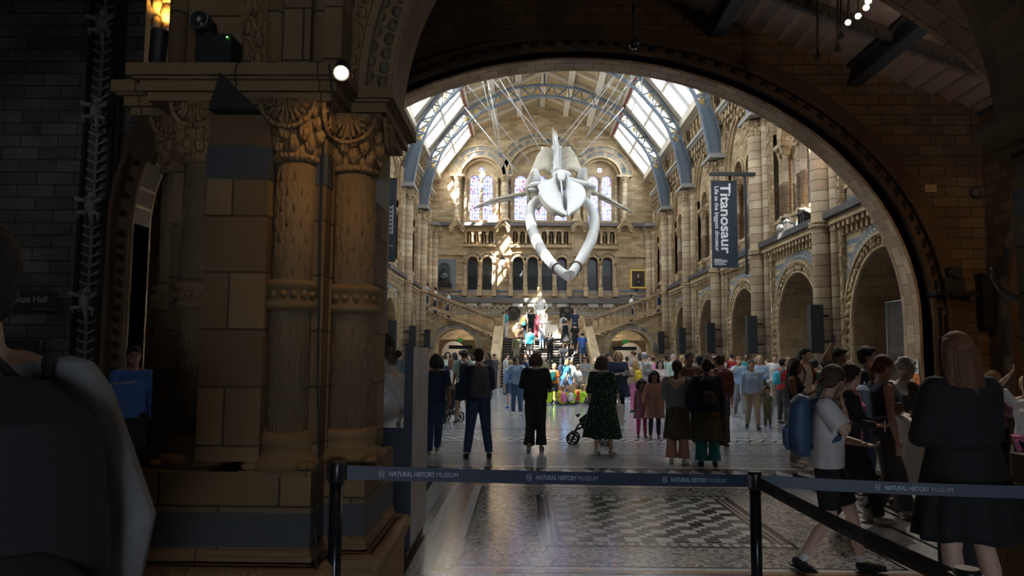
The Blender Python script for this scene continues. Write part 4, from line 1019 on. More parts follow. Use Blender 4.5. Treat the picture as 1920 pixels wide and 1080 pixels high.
def make_foreground_pier(mir):
    mx = (lambda x: 2.31 - x) if mir else (lambda x: x); sd = -1 if mir else 1
    def bx(mb, x0, x1, y0, y1, z0, z1, mi=0): mb.box((mx(x0), y0, z0), (mx(x1), y1, z1), mi)
    root = empty('clustered_pier', (mx(-1.5), 4.5, 0), 'terracotta pier of patterned columns with carved capitals, ' + ('at right edge' if mir else 'filling left foreground'), 'pier', 'foreground piers')
    mb = MB()
    bx(mb, -2.0, -1.08, 4.15, 5.0, 1.1, ZA0 + .05); bx(mb, -1.3, -.91, 4.36, 4.9, 1.1, ZA0 + .05); bx(mb, -1.69, -1.36, 3.88, 4.3, 1.12, ZA0 + .02); bx(mb, -1.15, -1.09, 4.02, 4.4, 1.1, ZA0)
    bx(mb, -1.695, -1.355, 3.875, 4.3, 2.60, 2.78, 1); bx(mb, -1.1, -.905, 4.355, 4.905, 2.60, 2.78, 1); bx(mb, -1.155, -1.085, 4.015, 4.4, 2.60, 2.78, 1)
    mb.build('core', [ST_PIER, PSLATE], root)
    mb = MB()
    for (x0, x1, y0, y1) in ((-2.03, -1.08, 3.86, 5.05), (-1.2, -.86, 4.12, 5.0)):
        bx(mb, x0, x1, y0, y1, .62, 1.07); bx(mb, x0 - .0, x1, y0 - .004, y1 + .004, .70, .87, 1)
        bx(mb, x0 - .005, x1 + .005, y0 - .006, y1 + .005, .70, .87, 1)
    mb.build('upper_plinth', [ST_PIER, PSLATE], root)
    mb = MB()
    for (x0, x1, y0, y1) in ((-2.03, -1.08, 3.86, 5.05), (-1.2, -.86, 4.12, 5.0)):
        a, b = sorted((mx(x0), mx(x1)))
        moulded(mb, a, b, y0, y1, [(0, .50, .075), (.50, .54, .095), (.62, .655, .02), (.655, .685, .01)])
        for k, (zz, o) in enumerate(((.575, .075),)):
            P = [(a - o, y0 - o, zz), (b + o, y0 - o, zz), (b + o, y1 + o, zz), (a - o, y1 + o, zz), (a - o, y0 - o, zz)]
            for i in range(4): mb.tube([P[i], P[i + 1]], .045, 10); mb.ball(P[i], .045, 10)
            n = 26
            for i in range(n):
                xx = a + (b - a) * i / n; mb.bar((xx, y0 - o - .035, zz - .03), (xx + .03, y0 - o - .035, zz + .03), .012, .01)
        mb.box((a - .02, y0 - .02, .5), (b + .02, y1 + .02, .63))
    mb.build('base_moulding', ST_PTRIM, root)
    for (x, y, r) in ((-1.265, 4.03, .115), (-1.79, 4.06, .10), (-2.02, 4.28, .095), (-1.0, 4.30, .125)):
        mb = MB(); 
        mx_ = mx(x); pier_column(root, mx_, y, r, sd)
        bb = MB(); bb.box((mx_ - r * 1.6, y - r * 1.6, 1.05), (mx_ + r * 1.6, y + r * 1.6, 1.08)); bb.build('column_plinth', ST_PTRIM, root)
    # abaci
    mb = MB()
    for (x0, x1, y0, y1) in ((-1.98, -1.1, 3.95, 5.0), (-1.2, -.9, 4.3, 4.95), (-2.2, -1.9, 4.2, 4.9)):
        a, b = sorted((mx(x0), mx(x1)))
        moulded(mb, a, b, y0, y1, [(ZA0, ZA0 + .045, .06), (ZA0 + .045, ZA0 + .10, .09), (ZA0 + .10, ZA0 + .115, .115), (ZA0 + .115, ZA1, .14)])
    mb.build('abacus', ST_PTRIM, root)
    # shafts and carved panels of the pier above the capitals
    mb = MB(); bx(mb, -2.0, -1.05, 4.1, 5.0, ZA1, 6.0); bx(mb, -1.35, -1.2, 4.0, 4.2, ZA1, 6.0); bx(mb, -1.12, -1.02, 3.98, 4.2, ZA1, 6.0)
    for xx in (-1.42, -1.16, -1.98): mb.lathe((mx(xx), 4.08, 0), [(.05, ZA1), (.05, 6.0)], 12)
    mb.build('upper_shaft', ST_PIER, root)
    mb = MB(); bx(mb, -1.62, -1.46, 4.06, 4.12, ZA1, 6.0)
    for k in range(14): 
        z = ZA1 + .06 + k * .12
        for s_ in (-1, 1): mb.ball((mx(-1.54 + s_ * .035), 4.05, z + (.05 if s_ > 0 else 0)), .035, 7, 0, (.8, .6, 1.5)); 
        mb.ball((mx(-1.54), 4.045, z + .08), .02, 6)
    mb.build('carved_panel', ST_PCARV, root)
    return root
make_foreground_pier(False); make_foreground_pier(True)
a3 = lambda y0: (lambda u, v, d: (u, y0 + d, v))
ar = empty('foreground_arch', (1.155, 4.6, ZA1), 'moulded stone arch springing from the near patterned piers overhead', 'arch')
for nm_, r0, r1, y0, y1, m_ in (('inner_order', 1.98, 2.17, 4.42, 4.92, ST_VOUS), ('carved_order', 2.17, 2.34, 4.34, 4.9, ST_PCARV), ('roll_order', 2.34, 2.42, 4.26, 4.9, ST_PTRIM), ('middle_order', 2.42, 2.62, 4.3, 4.9, ST_PCARV), ('outer_order', 2.62, 2.78, 4.12, 4.9, ST_PTRIM)):
    mb = MB(); arch_ring(mb, a3(0), 1.155, ZA1, r0 if nm_ != 'inner_order' else 1.98, r1, y0, y1, n=60)
    if nm_ == 'inner_order': arch_ring(mb, a3(0), 1.155, ZA1, 1.965, 2.0, 4.39, 4.45, n=60); arch_ring(mb, a3(0), 1.155, ZA1, 2.12, 2.17, 4.36, 4.45, n=60)
    if 'carved' in nm_ or 'middle' in nm_ or 'inner' in nm_:
        for i in range(70):
            a = PI * (i + .5) / 70; rm = (r0 + r1) / 2
            for s_ in (-1, 1):
                rr = rm + s_ * .045; aa = a + s_ * .008
                mb.ball((1.155 - rr * math.cos(aa), y0 - .005, ZA1 + rr * math.sin(aa)), .034, 6, 0, (1, .7, 1.2))
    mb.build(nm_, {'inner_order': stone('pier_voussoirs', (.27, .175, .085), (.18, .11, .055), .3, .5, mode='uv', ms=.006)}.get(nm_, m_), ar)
mb = MB()
out = [(-1.6, ZA1), (-1.6, 7.5), (3.9, 7.5), (3.9, ZA1)]
mb.prism([out + [(1.155 + 2.7 * math.cos(PI * i / 40), ZA1 + 2.7 * math.sin(PI * i / 40)) for i in range(41)]], a3(4.5), 0, .35); mb.build('spandrel', ST_PIER, ar)
a2 = empty('vestibule_arch', (1.155, 7.5, 0), 'wide arch of pale blocks crossing below the ribbed ceiling', 'arch')
mb = MB(); arch_ring(mb, a3(0), 1.155, 1.19, 5.24, 5.44, 7.35, 8.05, n=70, a0=.45); mb.build('soffit', ST_VOUS, a2)
mb = MB(); arch_ring(mb, a3(0), 1.155, 1.19, 5.44, 5.8, 7.3, 8.05, n=60, a0=.45); mb.box((6.4, 7.3, 0), (6.95, 8.05, 1.2)); mb.build('outer_order', ST_RIB, a2)
mb = MB()
mb.prism([[(-3.9, 1.8), (-3.9, 7.2), (-3.0, 9.2), (1.155, 10.2), (6.2, 8.3), (6.2, 1.8)] + [(1.155 + 4.85 * math.cos(PI * i / 40), 1.75 + 4.85 * math.sin(PI * i / 40)) for i in range(41)]], a3(7.5), 0, .4) if False else None
# left vestibule wall with its carved strip and side arch
YL = 12.0
l3 = a3(YL)
cx = -4.54
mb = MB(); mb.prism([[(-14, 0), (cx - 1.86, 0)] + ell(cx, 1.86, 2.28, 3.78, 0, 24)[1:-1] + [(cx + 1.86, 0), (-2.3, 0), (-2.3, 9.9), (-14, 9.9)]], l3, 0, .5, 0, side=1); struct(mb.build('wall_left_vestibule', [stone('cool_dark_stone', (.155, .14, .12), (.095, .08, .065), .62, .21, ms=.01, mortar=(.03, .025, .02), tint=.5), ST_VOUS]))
sa = empty('side_arch', (cx, YL, 0), 'narrower side arch with pale soffit and bossed rib left of the near pier', 'arch')
mb = MB(); arch_ring(mb, l3, cx, 3.78, 1.86, 1.9, -.02, .55, n=40, ry=2.28 / 1.86, leg=0.0); mb.build('soffit', ST_VOUS, sa)
mb = MB(); arch_ring(mb, l3, cx, 3.78, 1.9, 2.12, -.1, .02, n=40, ry=2.28 / 1.86, leg=0.0); arch_ring(mb, l3, cx, 3.78, 2.12, 2.2, -.2, .02, n=40, ry=2.28 / 1.86, leg=0.0)
for i in range(40):
    u, v = (cx - 2.0, .2 + i * .2) if i < 18 else (cx - 2.0 * math.cos(PI * (i - 17.5) / 26), 3.78 + 2.4 * math.sin(PI * (i - 17.5) / 26))
    mb.ball((u, YL - .13, v), .06, 6)
mb.build('bossed_rib', ST_RIB, sa)
st = empty('carved_climbing_strip', (-7.05, YL - .1, 0), 'tall dark vertical groove with notched vine and small climbing animal carvings', 'carving')
mb = MB(); mb.box((-7.25, YL - .03, 0), (-6.85, YL, 9.4), 1); 
for xx in (-7.27, -6.83, -6.72): mb.tube([(xx, YL - .05, 0), (xx, YL - .05, 9)], .045, 8, 0)
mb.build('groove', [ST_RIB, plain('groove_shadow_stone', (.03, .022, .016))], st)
mb = MB(); mb.tube([(-7.05, YL - .06, 0), (-7.05, YL - .06, 9)], .03, 6)
for k in range(58):
    z = .1 + k * .155
    for s_ in (-1, 1): mb.bar((-7.05, YL - .07, z), (-7.05 + s_ * .15, YL - .08, z + .07), .022, .03)
mb.build('vine', plain('pale_vine_stone', (.17, .15, .13)), st)
ANIM = plain('pale_carved_animal', (.22, .20, .18), .6)
for k, py in enumerate((45, 208, 387, 565, 735)):
    p = at_y(180 - (py - 45) * .055, py, YL - .15)
    mb = MB(); c = Vector((-7.05, YL - .14, p.z))
    mb.ball(c, .13, 8, 0, (.8, .7, 1.1)); mb.ball(c + Vector((.05, -.05, .16)), .075, 8); mb.ball(c + Vector((.11, -.09, .15)), .035, 6)
    for dx, dz, ex, ez in ((-.1, .08, -.24, .1), (.1, .06, .2, .12), (-.08, -.1, -.18, -.2), (.08, -.1, .16, -.24), (.02, -.1, .05, -.38)):
        mb.tube([c + Vector((dx * .6, -.02, dz)), c + Vector((ex, -.05, (dz + ez) / 2 + .04)), c + Vector((ex * .9, -.03, ez))], [.045, .035, .02], 6)
    mb.build('climbing_animal', ANIM, st)
# right side wall arch
r3 = lambda u, v, d: (9.65 - d, u, v)
ra = empty('wall_arch', (9.6, 13.0, 0), 'blind arch with grey and buff blocks on the right vestibule wall', 'arch')
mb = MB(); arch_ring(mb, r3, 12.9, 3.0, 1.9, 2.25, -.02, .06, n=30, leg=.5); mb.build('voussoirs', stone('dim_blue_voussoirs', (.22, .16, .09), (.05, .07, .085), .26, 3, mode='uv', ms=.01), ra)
mb = MB(); arch_ring(mb, r3, 12.9, 3.0, 1.78, 1.9, -.02, .16, n=30, leg=.5); mb.build('moulding', ST_RIB, ra)
# ------------------------------------------------------------------ fittings of the foreground
LENS = plain('warm_lamp_lens', (1, .85, .55), .3, emit=14, ecol=(1, .74, .42))
def spot_can(name, p, d, r, ln, lit, label, group=None):
    t = empty(name, p, label, 'lamp', group); d = Vector(d).normalized(); p = Vector(p)
    mb = MB(); mb.tube([p - d * ln, p - d * ln * .9, p], [r * .5, r * .92, r], 14, caps=True); mb.tube([p, p + d * r * .25], [r, r * 1.0], 14, caps=False); mb.build('housing', BLACK, t)
    mb = MB(); mb.tube([p + d * .004, p + d * .006], [r * .86, r * .86], 14); mb.build('lens', LENS if lit else plain('dark_lens', (.02, .02, .02), .2), t)
    return t
pl = at_y(640, 136, 3.72)
t = spot_can('spot_lamp', pl, (.12, -.75, -.62), .042, .11, True, 'small round lit spotlight clipped to the near pier abacus')
mb = MB(); mb.bar(pl + Vector((0, .08, .07)), pl + Vector((-.06, .22, .07)), .012); mb.bar(pl + Vector((-.06, .22, .07)), (pl.x - .06, pl.y + .22, ZA1), .014); mb.build('bracket', BLACK, t)
lamp('capital_lamp_light', 'SPOT', (pl.x + .06, pl.y - .12, pl.z - .06), 2.0, (1, .62, .26), .03, (-1.06, 4.0, 2.55), 100, .8)
lamp('capital_lamp_wash', 'SPOT', (pl.x + .25, pl.y - .2, pl.z - .05), 2.2, (1, .60, .26), .05, (-1.1, 4.2, 1.6), 75, .9)
p = at_y(300, 62, 4.2)
spot_can('uplighter', p, (.05, -.0, 1), .05, .2, False, 'dark uplighter can beside brightly lit golden carving at the upper left')
lamp('golden_uplight', 'SPOT', p + Vector((.03, -.06, .02)), 6, (1, .62, .16), .02, p + Vector((.03, .1, .6)), 90, .6)
mb = MB(); mb.box((p.x - .12, p.y + .06, p.z - .25), (p.x + .1, p.y + .2, p.z + 1.2)); 
for k in range(9): mb.ball((p.x + .02, p.y + .05, p.z - .1 + k * .12), .05, 7, 0, (1, .7, 1.5)); mb.ball((p.x - .05, p.y + .05, p.z - .04 + k * .12), .035, 7, 0, (1, .7, 1.5))
tag(mb.build('uplit_carved_shaft', plain('honey_terracotta', (.42, .27, .12), .6, bump=.4)), 'carved shaft glowing yellow above the uplighter, top left of the pier', 'carving')  # terracotta without gilding; the uplight below turns it yellow
# projector on the abacus
c = at_y(405, 70, 3.86); t = empty('projector', (c.x, c.y, ZA1), 'black projector with round ringed lens on top of the near pier', 'projector')
mb = MB(); q = at_y(432, 108, 3.86); mb.box((c.x - .1, 3.84, ZA1), (c.x + .09, 4.0, ZA1 + .17)); mb.build('body', BLACK, t)
lc = at_y(373, 36, 3.83); mb = MB(); mb.tube([lc + Vector((0, .12, 0)), lc], [.05, .055], 20); mb.bar(lc + Vector((.02, .08, -.02)), (c.x - .05, 3.9, ZA1 + .1), .05); mb.build('lens_head', BLACK, t)
mb = MB(); mb.lathe((lc.x, lc.y - .003, lc.z), [(.047, 0), (.05, -.002), (.047, -.004)], 28, axis='y', caps=False); mb.ball((lc.x, lc.y - .003, lc.z), .012, 10, 0, (1, .3, 1.2)); mb.box((lc.x + .01, lc.y - .006, lc.z - .034), (lc.x + .022, lc.y - .002, lc.z - .022)); mb.build('ring_marks', plain('pale_ring_print', (.35, .35, .35)), t)
mb = MB(); mb.ball((c.x + .07, 3.835, ZA1 + .15), .004, 6); mb.build('status_light', plain('green_status_light', (.1, .8, .1), emit=3, ecol=(.2, 1, .1)), t)
# triangular black bracket
mb = MB(); A = [at_y(412, 134, 3.78), at_y(391, 204, 3.78), at_y(481, 204, 3.78)]
mb.face([A[0], A[1], A[2]]); B = [v + Vector((0, .2, 0)) for v in A]; mb.face(B[::-1])
for i in range(3): mb.face([A[i], A[(i + 1) % 3], B[(i + 1) % 3], B[i]])
tag(mb.build('triangular_speaker', BLACK), 'black wedge shaped loudspeaker between capitals of the near pier', 'speaker')
mb = MB(); P = [(443, 160), (440, 140), (444, 118), (458, 114), (470, 113)]
mb.tube([at_y(x, y, 3.77) for x, y in P], .004, 6); tag(mb.build('cable', BLACK), 'thin black cable looping over the abacus to the wedge speaker', 'cable')
mb = MB(); mb.tube([at_y(x, y, Y) for x, y, Y in ((617, 120, 3.75), (625, 190, 3.86), (607, 250, 3.98), (601, 420, 4.0), (596, 700, 4.0), (598, 860, 4.0), (590, 960, 3.84), (594, 1078, 3.77))], .006, 6); tag(mb.build('cable', BLACK), 'long black cable running down the recess of the near pier', 'cable')
# speaker, camera and small fittings on the dark right hand wall
def wall_box(px0, py0, px1, py1, Y, d, name, mat, label, cat):
    a, b = at_y(px0, py0, Y), at_y(px1, py1, Y); t = empty(name, ((a.x + b.x) / 2, Y, b.z), label, cat)
    mb = MB(); mb.box((a.x, Y - d, b.z), (b.x, Y, a.z)); mb.build('cabinet', mat, t)
    mb = MB(); mb.box((a.x + .02, Y - d - .01, b.z + .02), (b.x - .02, Y - d, a.z - .02)); mb.build('grille', plain('speaker_grille', (.006, .006, .007), .8), t); return t
wall_box(1828, 514, 1856, 614, YB0 - .02, .25, 'column_speaker', BLACK, 'black box speaker on the dark wall right of the big arch', 'speaker')
t = empty('wall_camera', at_y(1785, 532, 15.3), 'small dark projector camera on a ledge right of the big arch', 'camera')
c = at_y(1785, 525, 15.4); mb = MB(); mb.box(c + Vector((-.2, -.1, -.25)), c + Vector((.2, .2, .05))); mb.tube([c + Vector((0, -.2, .15)), c + Vector((0, .15, .15))], .12, 12); mb.build('body', BLACK, t)
mb = MB(); mb.box(c + Vector((-.45, -.2, -.33)), c + Vector((.45, .2, -.25))); mb.build('shelf', ST_RIB, t)
c = at_y(1832, 360, 15.45); mb = MB(); mb.ball(c, .12, 12, 0, (1, .6, 1)); mb.tube([c + Vector((0, 0, .1)), c + Vector((0, .1, 1.8))], .015, 6); tag(mb.build('round_detector', plain('dim_grey_plastic', (.06, .06, .06))), 'small round grey detector on the dark right wall', 'detector')
c = at_y(1189, 84, 11); t = empty('dome_camera', c, 'black dome camera hanging on a thin pole below the arch crown', 'camera')
mb = MB(); mb.tube([c + Vector((0, 0, .1)), (c.x, c.y, zc(c.x) - .02)], .02, 8); mb.tube([c + Vector((0, 0, .45)), c + Vector((0, 0, .6))], .035, 8); mb.build('pole', BLACK, t)
mb = MB(); mb.lathe(c, [(.01, -.07), (.05, -.055), (.075, -.01), (.08, .03), (.07, .09), (.03, .12)], 16); mb.build('dome', plain('glossy_black', (.01, .01, .012), .08), t)
# track lights
for i, (x, y, Y, lit) in enumerate(((1590, 42, 12.6, 1), (1609, 30, 12.2, 1), (1624, 14, 11.8, 1), (1628, 2, 11.4, 1), (1576, 68, 12.8, 0), (1570, 92, 13.0, 0), (1532, 108, 13.4, 0))):
    p = at_y(x, y, Y)
    t = spot_can('track_spotlight', p, (-.35, -.75, -.5), .055, .17, bool(lit), ('lit' if lit else 'unlit') + ' track spotlight under the dark ceiling beam, %s from the top' % ['fourth', 'third', 'second', 'first', 'fifth', 'sixth', 'lowest'][i], 'track spotlights')
    mb = MB(); mb.tube([p + Vector((.06, .12, .1)), (p.x + .1, p.y + .15, zc(p.x + .1) - .02)], .018, 6); mb.build('stem', BLACK, t)
    if lit and i in (0, 2): lamp('track_light', 'SPOT', p + Vector((-.06, -.1, -.1)), 150, (1, .86, .72), .06, (3.6, 6.5, 1), 45)
lamp('ceiling_wash', 'POINT', (6.5, 10.5, 6.3), 26, (1, .78, .55), .2)
lamp('right_wall_wash', 'SPOT', (8.6, 8.5, 4.5), 48, (1, .6, .28), .2, (9.6, 14.5, 1.6), 80)
lamp('left_wall_wash', 'SPOT', (-9.5, 7.5, 6.5), 24, (.85, .9, 1), .5, (-7.6, 12, 2.5), 80)
# banner on bracket
NAVY = plain('banner_navy', (.018, .03, .045), .7); PRINT = plain('white_print', (.78, .78, .78), .7, emit=0)
def banner(pL, pR, pT, pB, Y, label, xcol, name='hanging_banner'):
    a, b = at_y(pL, pT, Y), at_y(pR, pB, Y); t = empty(name, ((a.x + b.x) / 2, Y, b.z), label, 'banner')
    mb = MB(); mb.box((a.x, Y - .015, b.z), (b.x, Y + .015, a.z)); mb.build('cloth', NAVY, t)
    mb = MB(); z = a.z + .28; mb.bar((a.x - .05, Y, z), (xcol, Y, z), .1, .12); mb.bar((b.x + .3, Y, z), (b.x + .3, Y, z - 3.6), .08, .08) if name == 'hanging_banner' else None
    mb.bar((a.x, Y, a.z + .02), (b.x, Y, a.z + .02), .05, .05)
    for x in (a.x + .1, b.x - .1): mb.bar((x, Y, a.z), (x, Y, z), .02, .02)
    mb.build('bracket', BLACK, t)
    return t, a, b
t, a, b = banner(1333, 1384, 341, 502, 26.3, 'tall dark banner reading Titanosaur hanging from a bracket by the right arcade', XC + HW - .3)
w = b.x - a.x; h = a.z - b.z
text('title_lettering', 'Titanosaur', (a.x + w * .53, 26.28, a.z - h * .02), .50, PRINT, t, (0, 0, -1), (1, 0, 0), bold=.011, width=h * .82)
text('subtitle_lettering', 'Life as the biggest dinosaur', (a.x + w * .2, 26.28, a.z - h * .05), .20, PRINT, t, (0, 0, -1), (1, 0, 0), bold=.003, width=h * .76)
for k, (s_, z_) in enumerate((('Exhibition', .885), ('BOOK NOW', .915), ('nhm.ac.uk', .94))):
    pass
text('small_lettering', 'MORE THAN A PLANET', (a.x + .06, 26.28, a.z - h * .925), .075, PRINT, t, (1, 0, 0), (0, 0, 1), width=w * .5) if False else None
mb = MB()
for k, (zf, wf, hf) in enumerate(((.905, .3, .012), (.925, .5, .03), (.95, .4, .012), (.965, .46, .012))): mb.box((a.x + .07, 26.28, a.z - h * zf - h * hf / 2), (a.x + .07 + w * wf, 26.284, a.z - h * zf + h * hf / 2))
mb.build('fine_print', plain('grey_print', (.4, .4, .4)), t)
t, a, b = banner(684, 741, 336, 491, 25.4, 'dark banner on the left mostly hidden behind the near pier', XC - HW + .3, 'side_banner')
for k in range(7): text('lettering', 'od', (b.x - .30, 25.38, a.z - .98 - k * .145 + (0 if k < 5 else -.0)), .20, PRINT, t, (1, 0, 0), (0, 0, 1))
mb = MB(); mb.box((b.x - .24, 25.38, a.z - 2.35), (b.x - .08, 25.384, a.z - 2.32)); mb.build('fine_print', plain('grey_print', (.4, .4, .4)), t)
# column speakers of the nave
for side in (1, -1):
    for b in (1, 2, 3, 4, 5) if side > 0 else (3, 4, 5):
        y = YP[b] - .5; x = XC + side * (HW - .78)
        t = empty('column_speaker', (x, y, 1.9), 'tall black column speaker on the %s %s arcade column' % (ORD[b - 1], 'right' if side > 0 else 'left'), 'speaker', 'column speakers')
        mb = MB(); mb.box((x - .17, y - .14, 1.78), (x + .17, y + .14, 3.08)); mb.bar((x + side * .15, y, 2.8), (x + side * .5, y + .3, 2.8), .06); mb.bar((x + side * .15, y, 2.1), (x + side * .5, y + .3, 2.1), .06); mb.build('cabinet', BLACK, t)
        mb = MB(); mb.box((x - .15, y - .15, 1.8), (x + .15, y - .14, 3.06)); mb.build('grille', plain('charcoal_grille', (.02, .02, .022), .8), t)
# plaque and orange disc on the arch jamb
c = at_x(1717, 687, XA + RA - .08); mb = MB(); mb.box((c.x - .01, c.y - .12, c.z - .15), (c.x, c.y + .12, c.z + .15)); t = mb.build('notice_plate', plain('notice_white', (.62, .64, .60))); tag(t, 'small white rectangular notice on the right arch jamb', 'notice')
c = at_x(1719, 712, XA + RA - .08); mb = MB(); mb.lathe((c.x - .008, c.y, c.z), [(.13, 0), (.13, .008)], 24, axis='x'); 
t = mb.build('orange_disc_sign', plain('orange_sign', (.75, .20, .05))); tag(t, 'round orange sign below the white notice on the arch jamb', 'sign')
mb = MB()
for k in range(3): mb.box((c.x - .012, c.y - .05, c.z - .03 + k * .025), (c.x - .009, c.y + .05, c.z - .02 + k * .025))
mb.build('print', plain('dark_print', (.1, .03, .01)), t)
# tall glass screen in first right bay
GL = plain('clear_glass', (.7, .75, .75), .03, alpha=.06)
t = empty('glass_screen', (9.4, 18.4, 0), 'tall clear glass screen standing in the first right arcade opening', 'screen')
mb = MB(); mb.box((9.4, 16.95, .02), (9.42, 19.5, 3.1)); mb.build('pane', GL, t); mb = MB(); mb.box((9.39, 19.5, .0), (9.43, 19.53, 3.1)); mb.box((9.39, 16.95, 3.1), (9.43, 19.53, 3.12)); mb.build('edge', plain('glass_edge', (.7, .75, .75)), t)
# gallery objects on the ledge of second bay
for i, (x, y, kind) in enumerate(((1474, 440, 0), (1505, 420, 1))):
    p = at_x(x, y, XC + HW - .25); t = empty('gallery_projector' , (p.x, p.y, Z_GAL + .2), ['white oval light fitting on the gallery ledge', 'cluster of small dark spotlights on gallery ledge, nearer the camera'][i], 'lamp', None)
    mb = MB()
    if kind == 0: mb.ball((p.x, p.y + .25, Z_GAL + .42), .2, 12, 1, (1, 1.7, .7))
    for k in range(3): mb.box((p.x - .1, p.y - .35 + k * .2, Z_GAL + .2), (p.x + .12, p.y - .25 + k * .2, Z_GAL + .5 + .1 * k), 0); mb.tube([(p.x - .12, p.y - .3 + k * .2, Z_GAL + .55), (p.x + .1, p.y - .3 + k * .2, Z_GAL + .45)], .07, 8)
    mb.build('fittings', [BLACK, plain('cream_lamp', (.6, .56, .48))], t)
# tusk of an exhibit at the right edge
t = empty('elephant_tusk_exhibit', at_y(1990, 640, 10.5) * 1.0, 'curved dark horn of a specimen poking in at the right edge', 'exhibit')
mb = MB(); mb.tube([at_y(x, y, Y) for x, y, Y in ((1858, 503, 9.6), (1862, 522, 9.7), (1876, 541, 9.8), (1900, 556, 9.9), (1945, 566, 10.1), (1990, 560, 10.4))], [.012, .03, .045, .06, .075, .09], 12); mb.build('horn', plain('dark_horn', (.05, .04, .035), .35), t)
mb = MB(); c = at_y(2030, 600, 10.6); mb.ball(c, .55, 14, 0, (.8, 1, 1.1)); mb.ball(c + Vector((-.2, -.3, -.5)), .3, 12, 0, (.8, 1, 1.4)); mb.build('head', plain('hide_grey', (.08, .07, .06), .8), t)
mb = MB(); mb.box((c.x - .4, c.y - .4, 0), (c.x + .4, c.y + .4, c.z - .4)); mb.build('mount', DARKWOOD, t)
# ------------------------------------------------------------------ retractable belt barriers
BELT = plain('navy_belt', (.022, .035, .075), .5); BELTB = plain('dark_belt', (.012, .013, .017), .5); BTXT = plain('belt_print', (.38, .42, .52), .6); BTXD = plain('belt_print_dim', (.05, .055, .07), .6)
POSTM = plain('black_post', (.012, .016, .022), .28, .3)
posts = {'a': (-.965, 3.93), 'b': (1.42, 4.68), 'c': (1.49, 2.60), 'd': (3.35, 4.36)}
PZ = {'a': .143}
for k, (x, y) in posts.items():
    e_ = PZ.get(k, 0); rb_ = .05 if e_ else .18
    t = empty('barrier_post', (x, y, 0), {'a': 'black belt barrier post in front of the near pier', 'b': 'black belt barrier post standing right of the floor chequerboard', 'c': 'black barrier post top at the bottom right, nearest to the camera', 'd': 'black barrier post beyond the right edge carrying the belt'}[k], 'barrier post', 'barrier posts')
    mb = MB(); mb.lathe((x, y, 0), [(rb_, 0), (rb_, .012), (.03, .03)], 24); mb.build('base', POSTM, t)
    mb = MB(); mb.lathe((x, y, 0), [(.034, .02), (.034, .87 + e_)], 20); mb.build('pole', POSTM, t)
    mb = MB(); mb.lathe((x, y, e_), [(.04, .87), (.043, .875), (.043, .965), (.038, .98)], 20); mb.box((x + .03, y - .03, .885 + e_), (x + .05, y + .03, .96 + e_)); mb.box((x - .05, y - .03, .885 + e_), (x - .03, y + .03, .96 + e_)); mb.build('head', plain('belt_cassette', (.015, .015, .018), .35), t)
    mb = MB(); mb.box((x - .058, y - .018, .905 + e_), (x - .05, y + .018, .945 + e_)); mb.build('belt_clip', plain('red_clip', (.25, .02, .02), .4), t)
def belt(a, b, label, mat, tmat, ts, sag=.012, side=-1):
    A, B = Vector((*posts[a], .922 + PZ.get(a, 0))), Vector((*posts[b], .922)); d = (B - A); L = d.length; d.normalize(); A = A + d * .05; L -= .1; n = Vector((d.y, -d.x, 0)).normalized()
    if n.y > 0 and abs(n.y) > .3: n = -n
    if abs(n.y) <= .3 and n.x > 0: n = -n
    t = empty('barrier_belt', A, label, 'barrier belt', 'barrier belts')
    mb = MB(); rows = [[], []]
    for i in range(25):
        f = i / 24; p = A + d * (L * f) + Vector((0, 0, -sag * 4 * f * (1 - f)))
        for j, h in enumerate((.036, -.036)): rows[j].append(p + Vector((0, 0, h)))
    for off in (0, .0015): mb.grid([[q + n * off for q in r] for r in rows], 0)
    mb.build('webbing', mat, t)
    dirv = d if d.cross(Vector((0, 0, 1))).dot(n) > 0 else -d
    for f in ts:
        p = A + d * (L * f) + Vector((0, 0, -sag * 4 * f * (1 - f))) + n * .006
        for s_, off, wd, bo in (('NATURAL HISTORY', 0, .245, .0012), ('MUSEUM', .252, .118, 0)):
            q = p + dirv * (off - .165); text('lettering', s_, q, .034, tmat, t, dirv, (0, 0, 1), bold=bo, ext=.0004, width=wd)
        mb = MB(); q = p + dirv * (-.205); z = Vector((0, 0, 1))
        c = [q + dirv * (s1_ * .013) + z * (s2_ * .017) for s1_, s2_ in ((-1, -1), (-1, 1), (1, 1), (1, -1))]
        for u, v in ((0, 1), (0, 3), (1, 2), (3, 2)): mb.bar(c[u], c[v], .003, .0015, up=n)
        q0 = [q + dirv * (s1_ * .007) + z * (s2_ * .011) for s1_, s2_ in ((-1, -1), (-1, 1), (1, -1), (1, 1))]
        for u, v in ((0, 1), (1, 2), (2, 3)): mb.bar(q0[u], q0[v], .0035, .0015, up=n)
        mb.build('emblem', tmat, t)
    return t
belt('a', 'b', 'navy barrier belt lettered NATURAL HISTORY MUSEUM across the middle foreground', BELT, BTXT, (.16, .50, .85), .006)
belt('b', 'd', 'navy barrier belt crossing in front of the women on the right', BELT, BTXT, (.46, .98))
belt('b', 'c', 'dark barrier belt slanting down towards the camera at lower right', BELTB, BTXD, (.22, .50, .78))
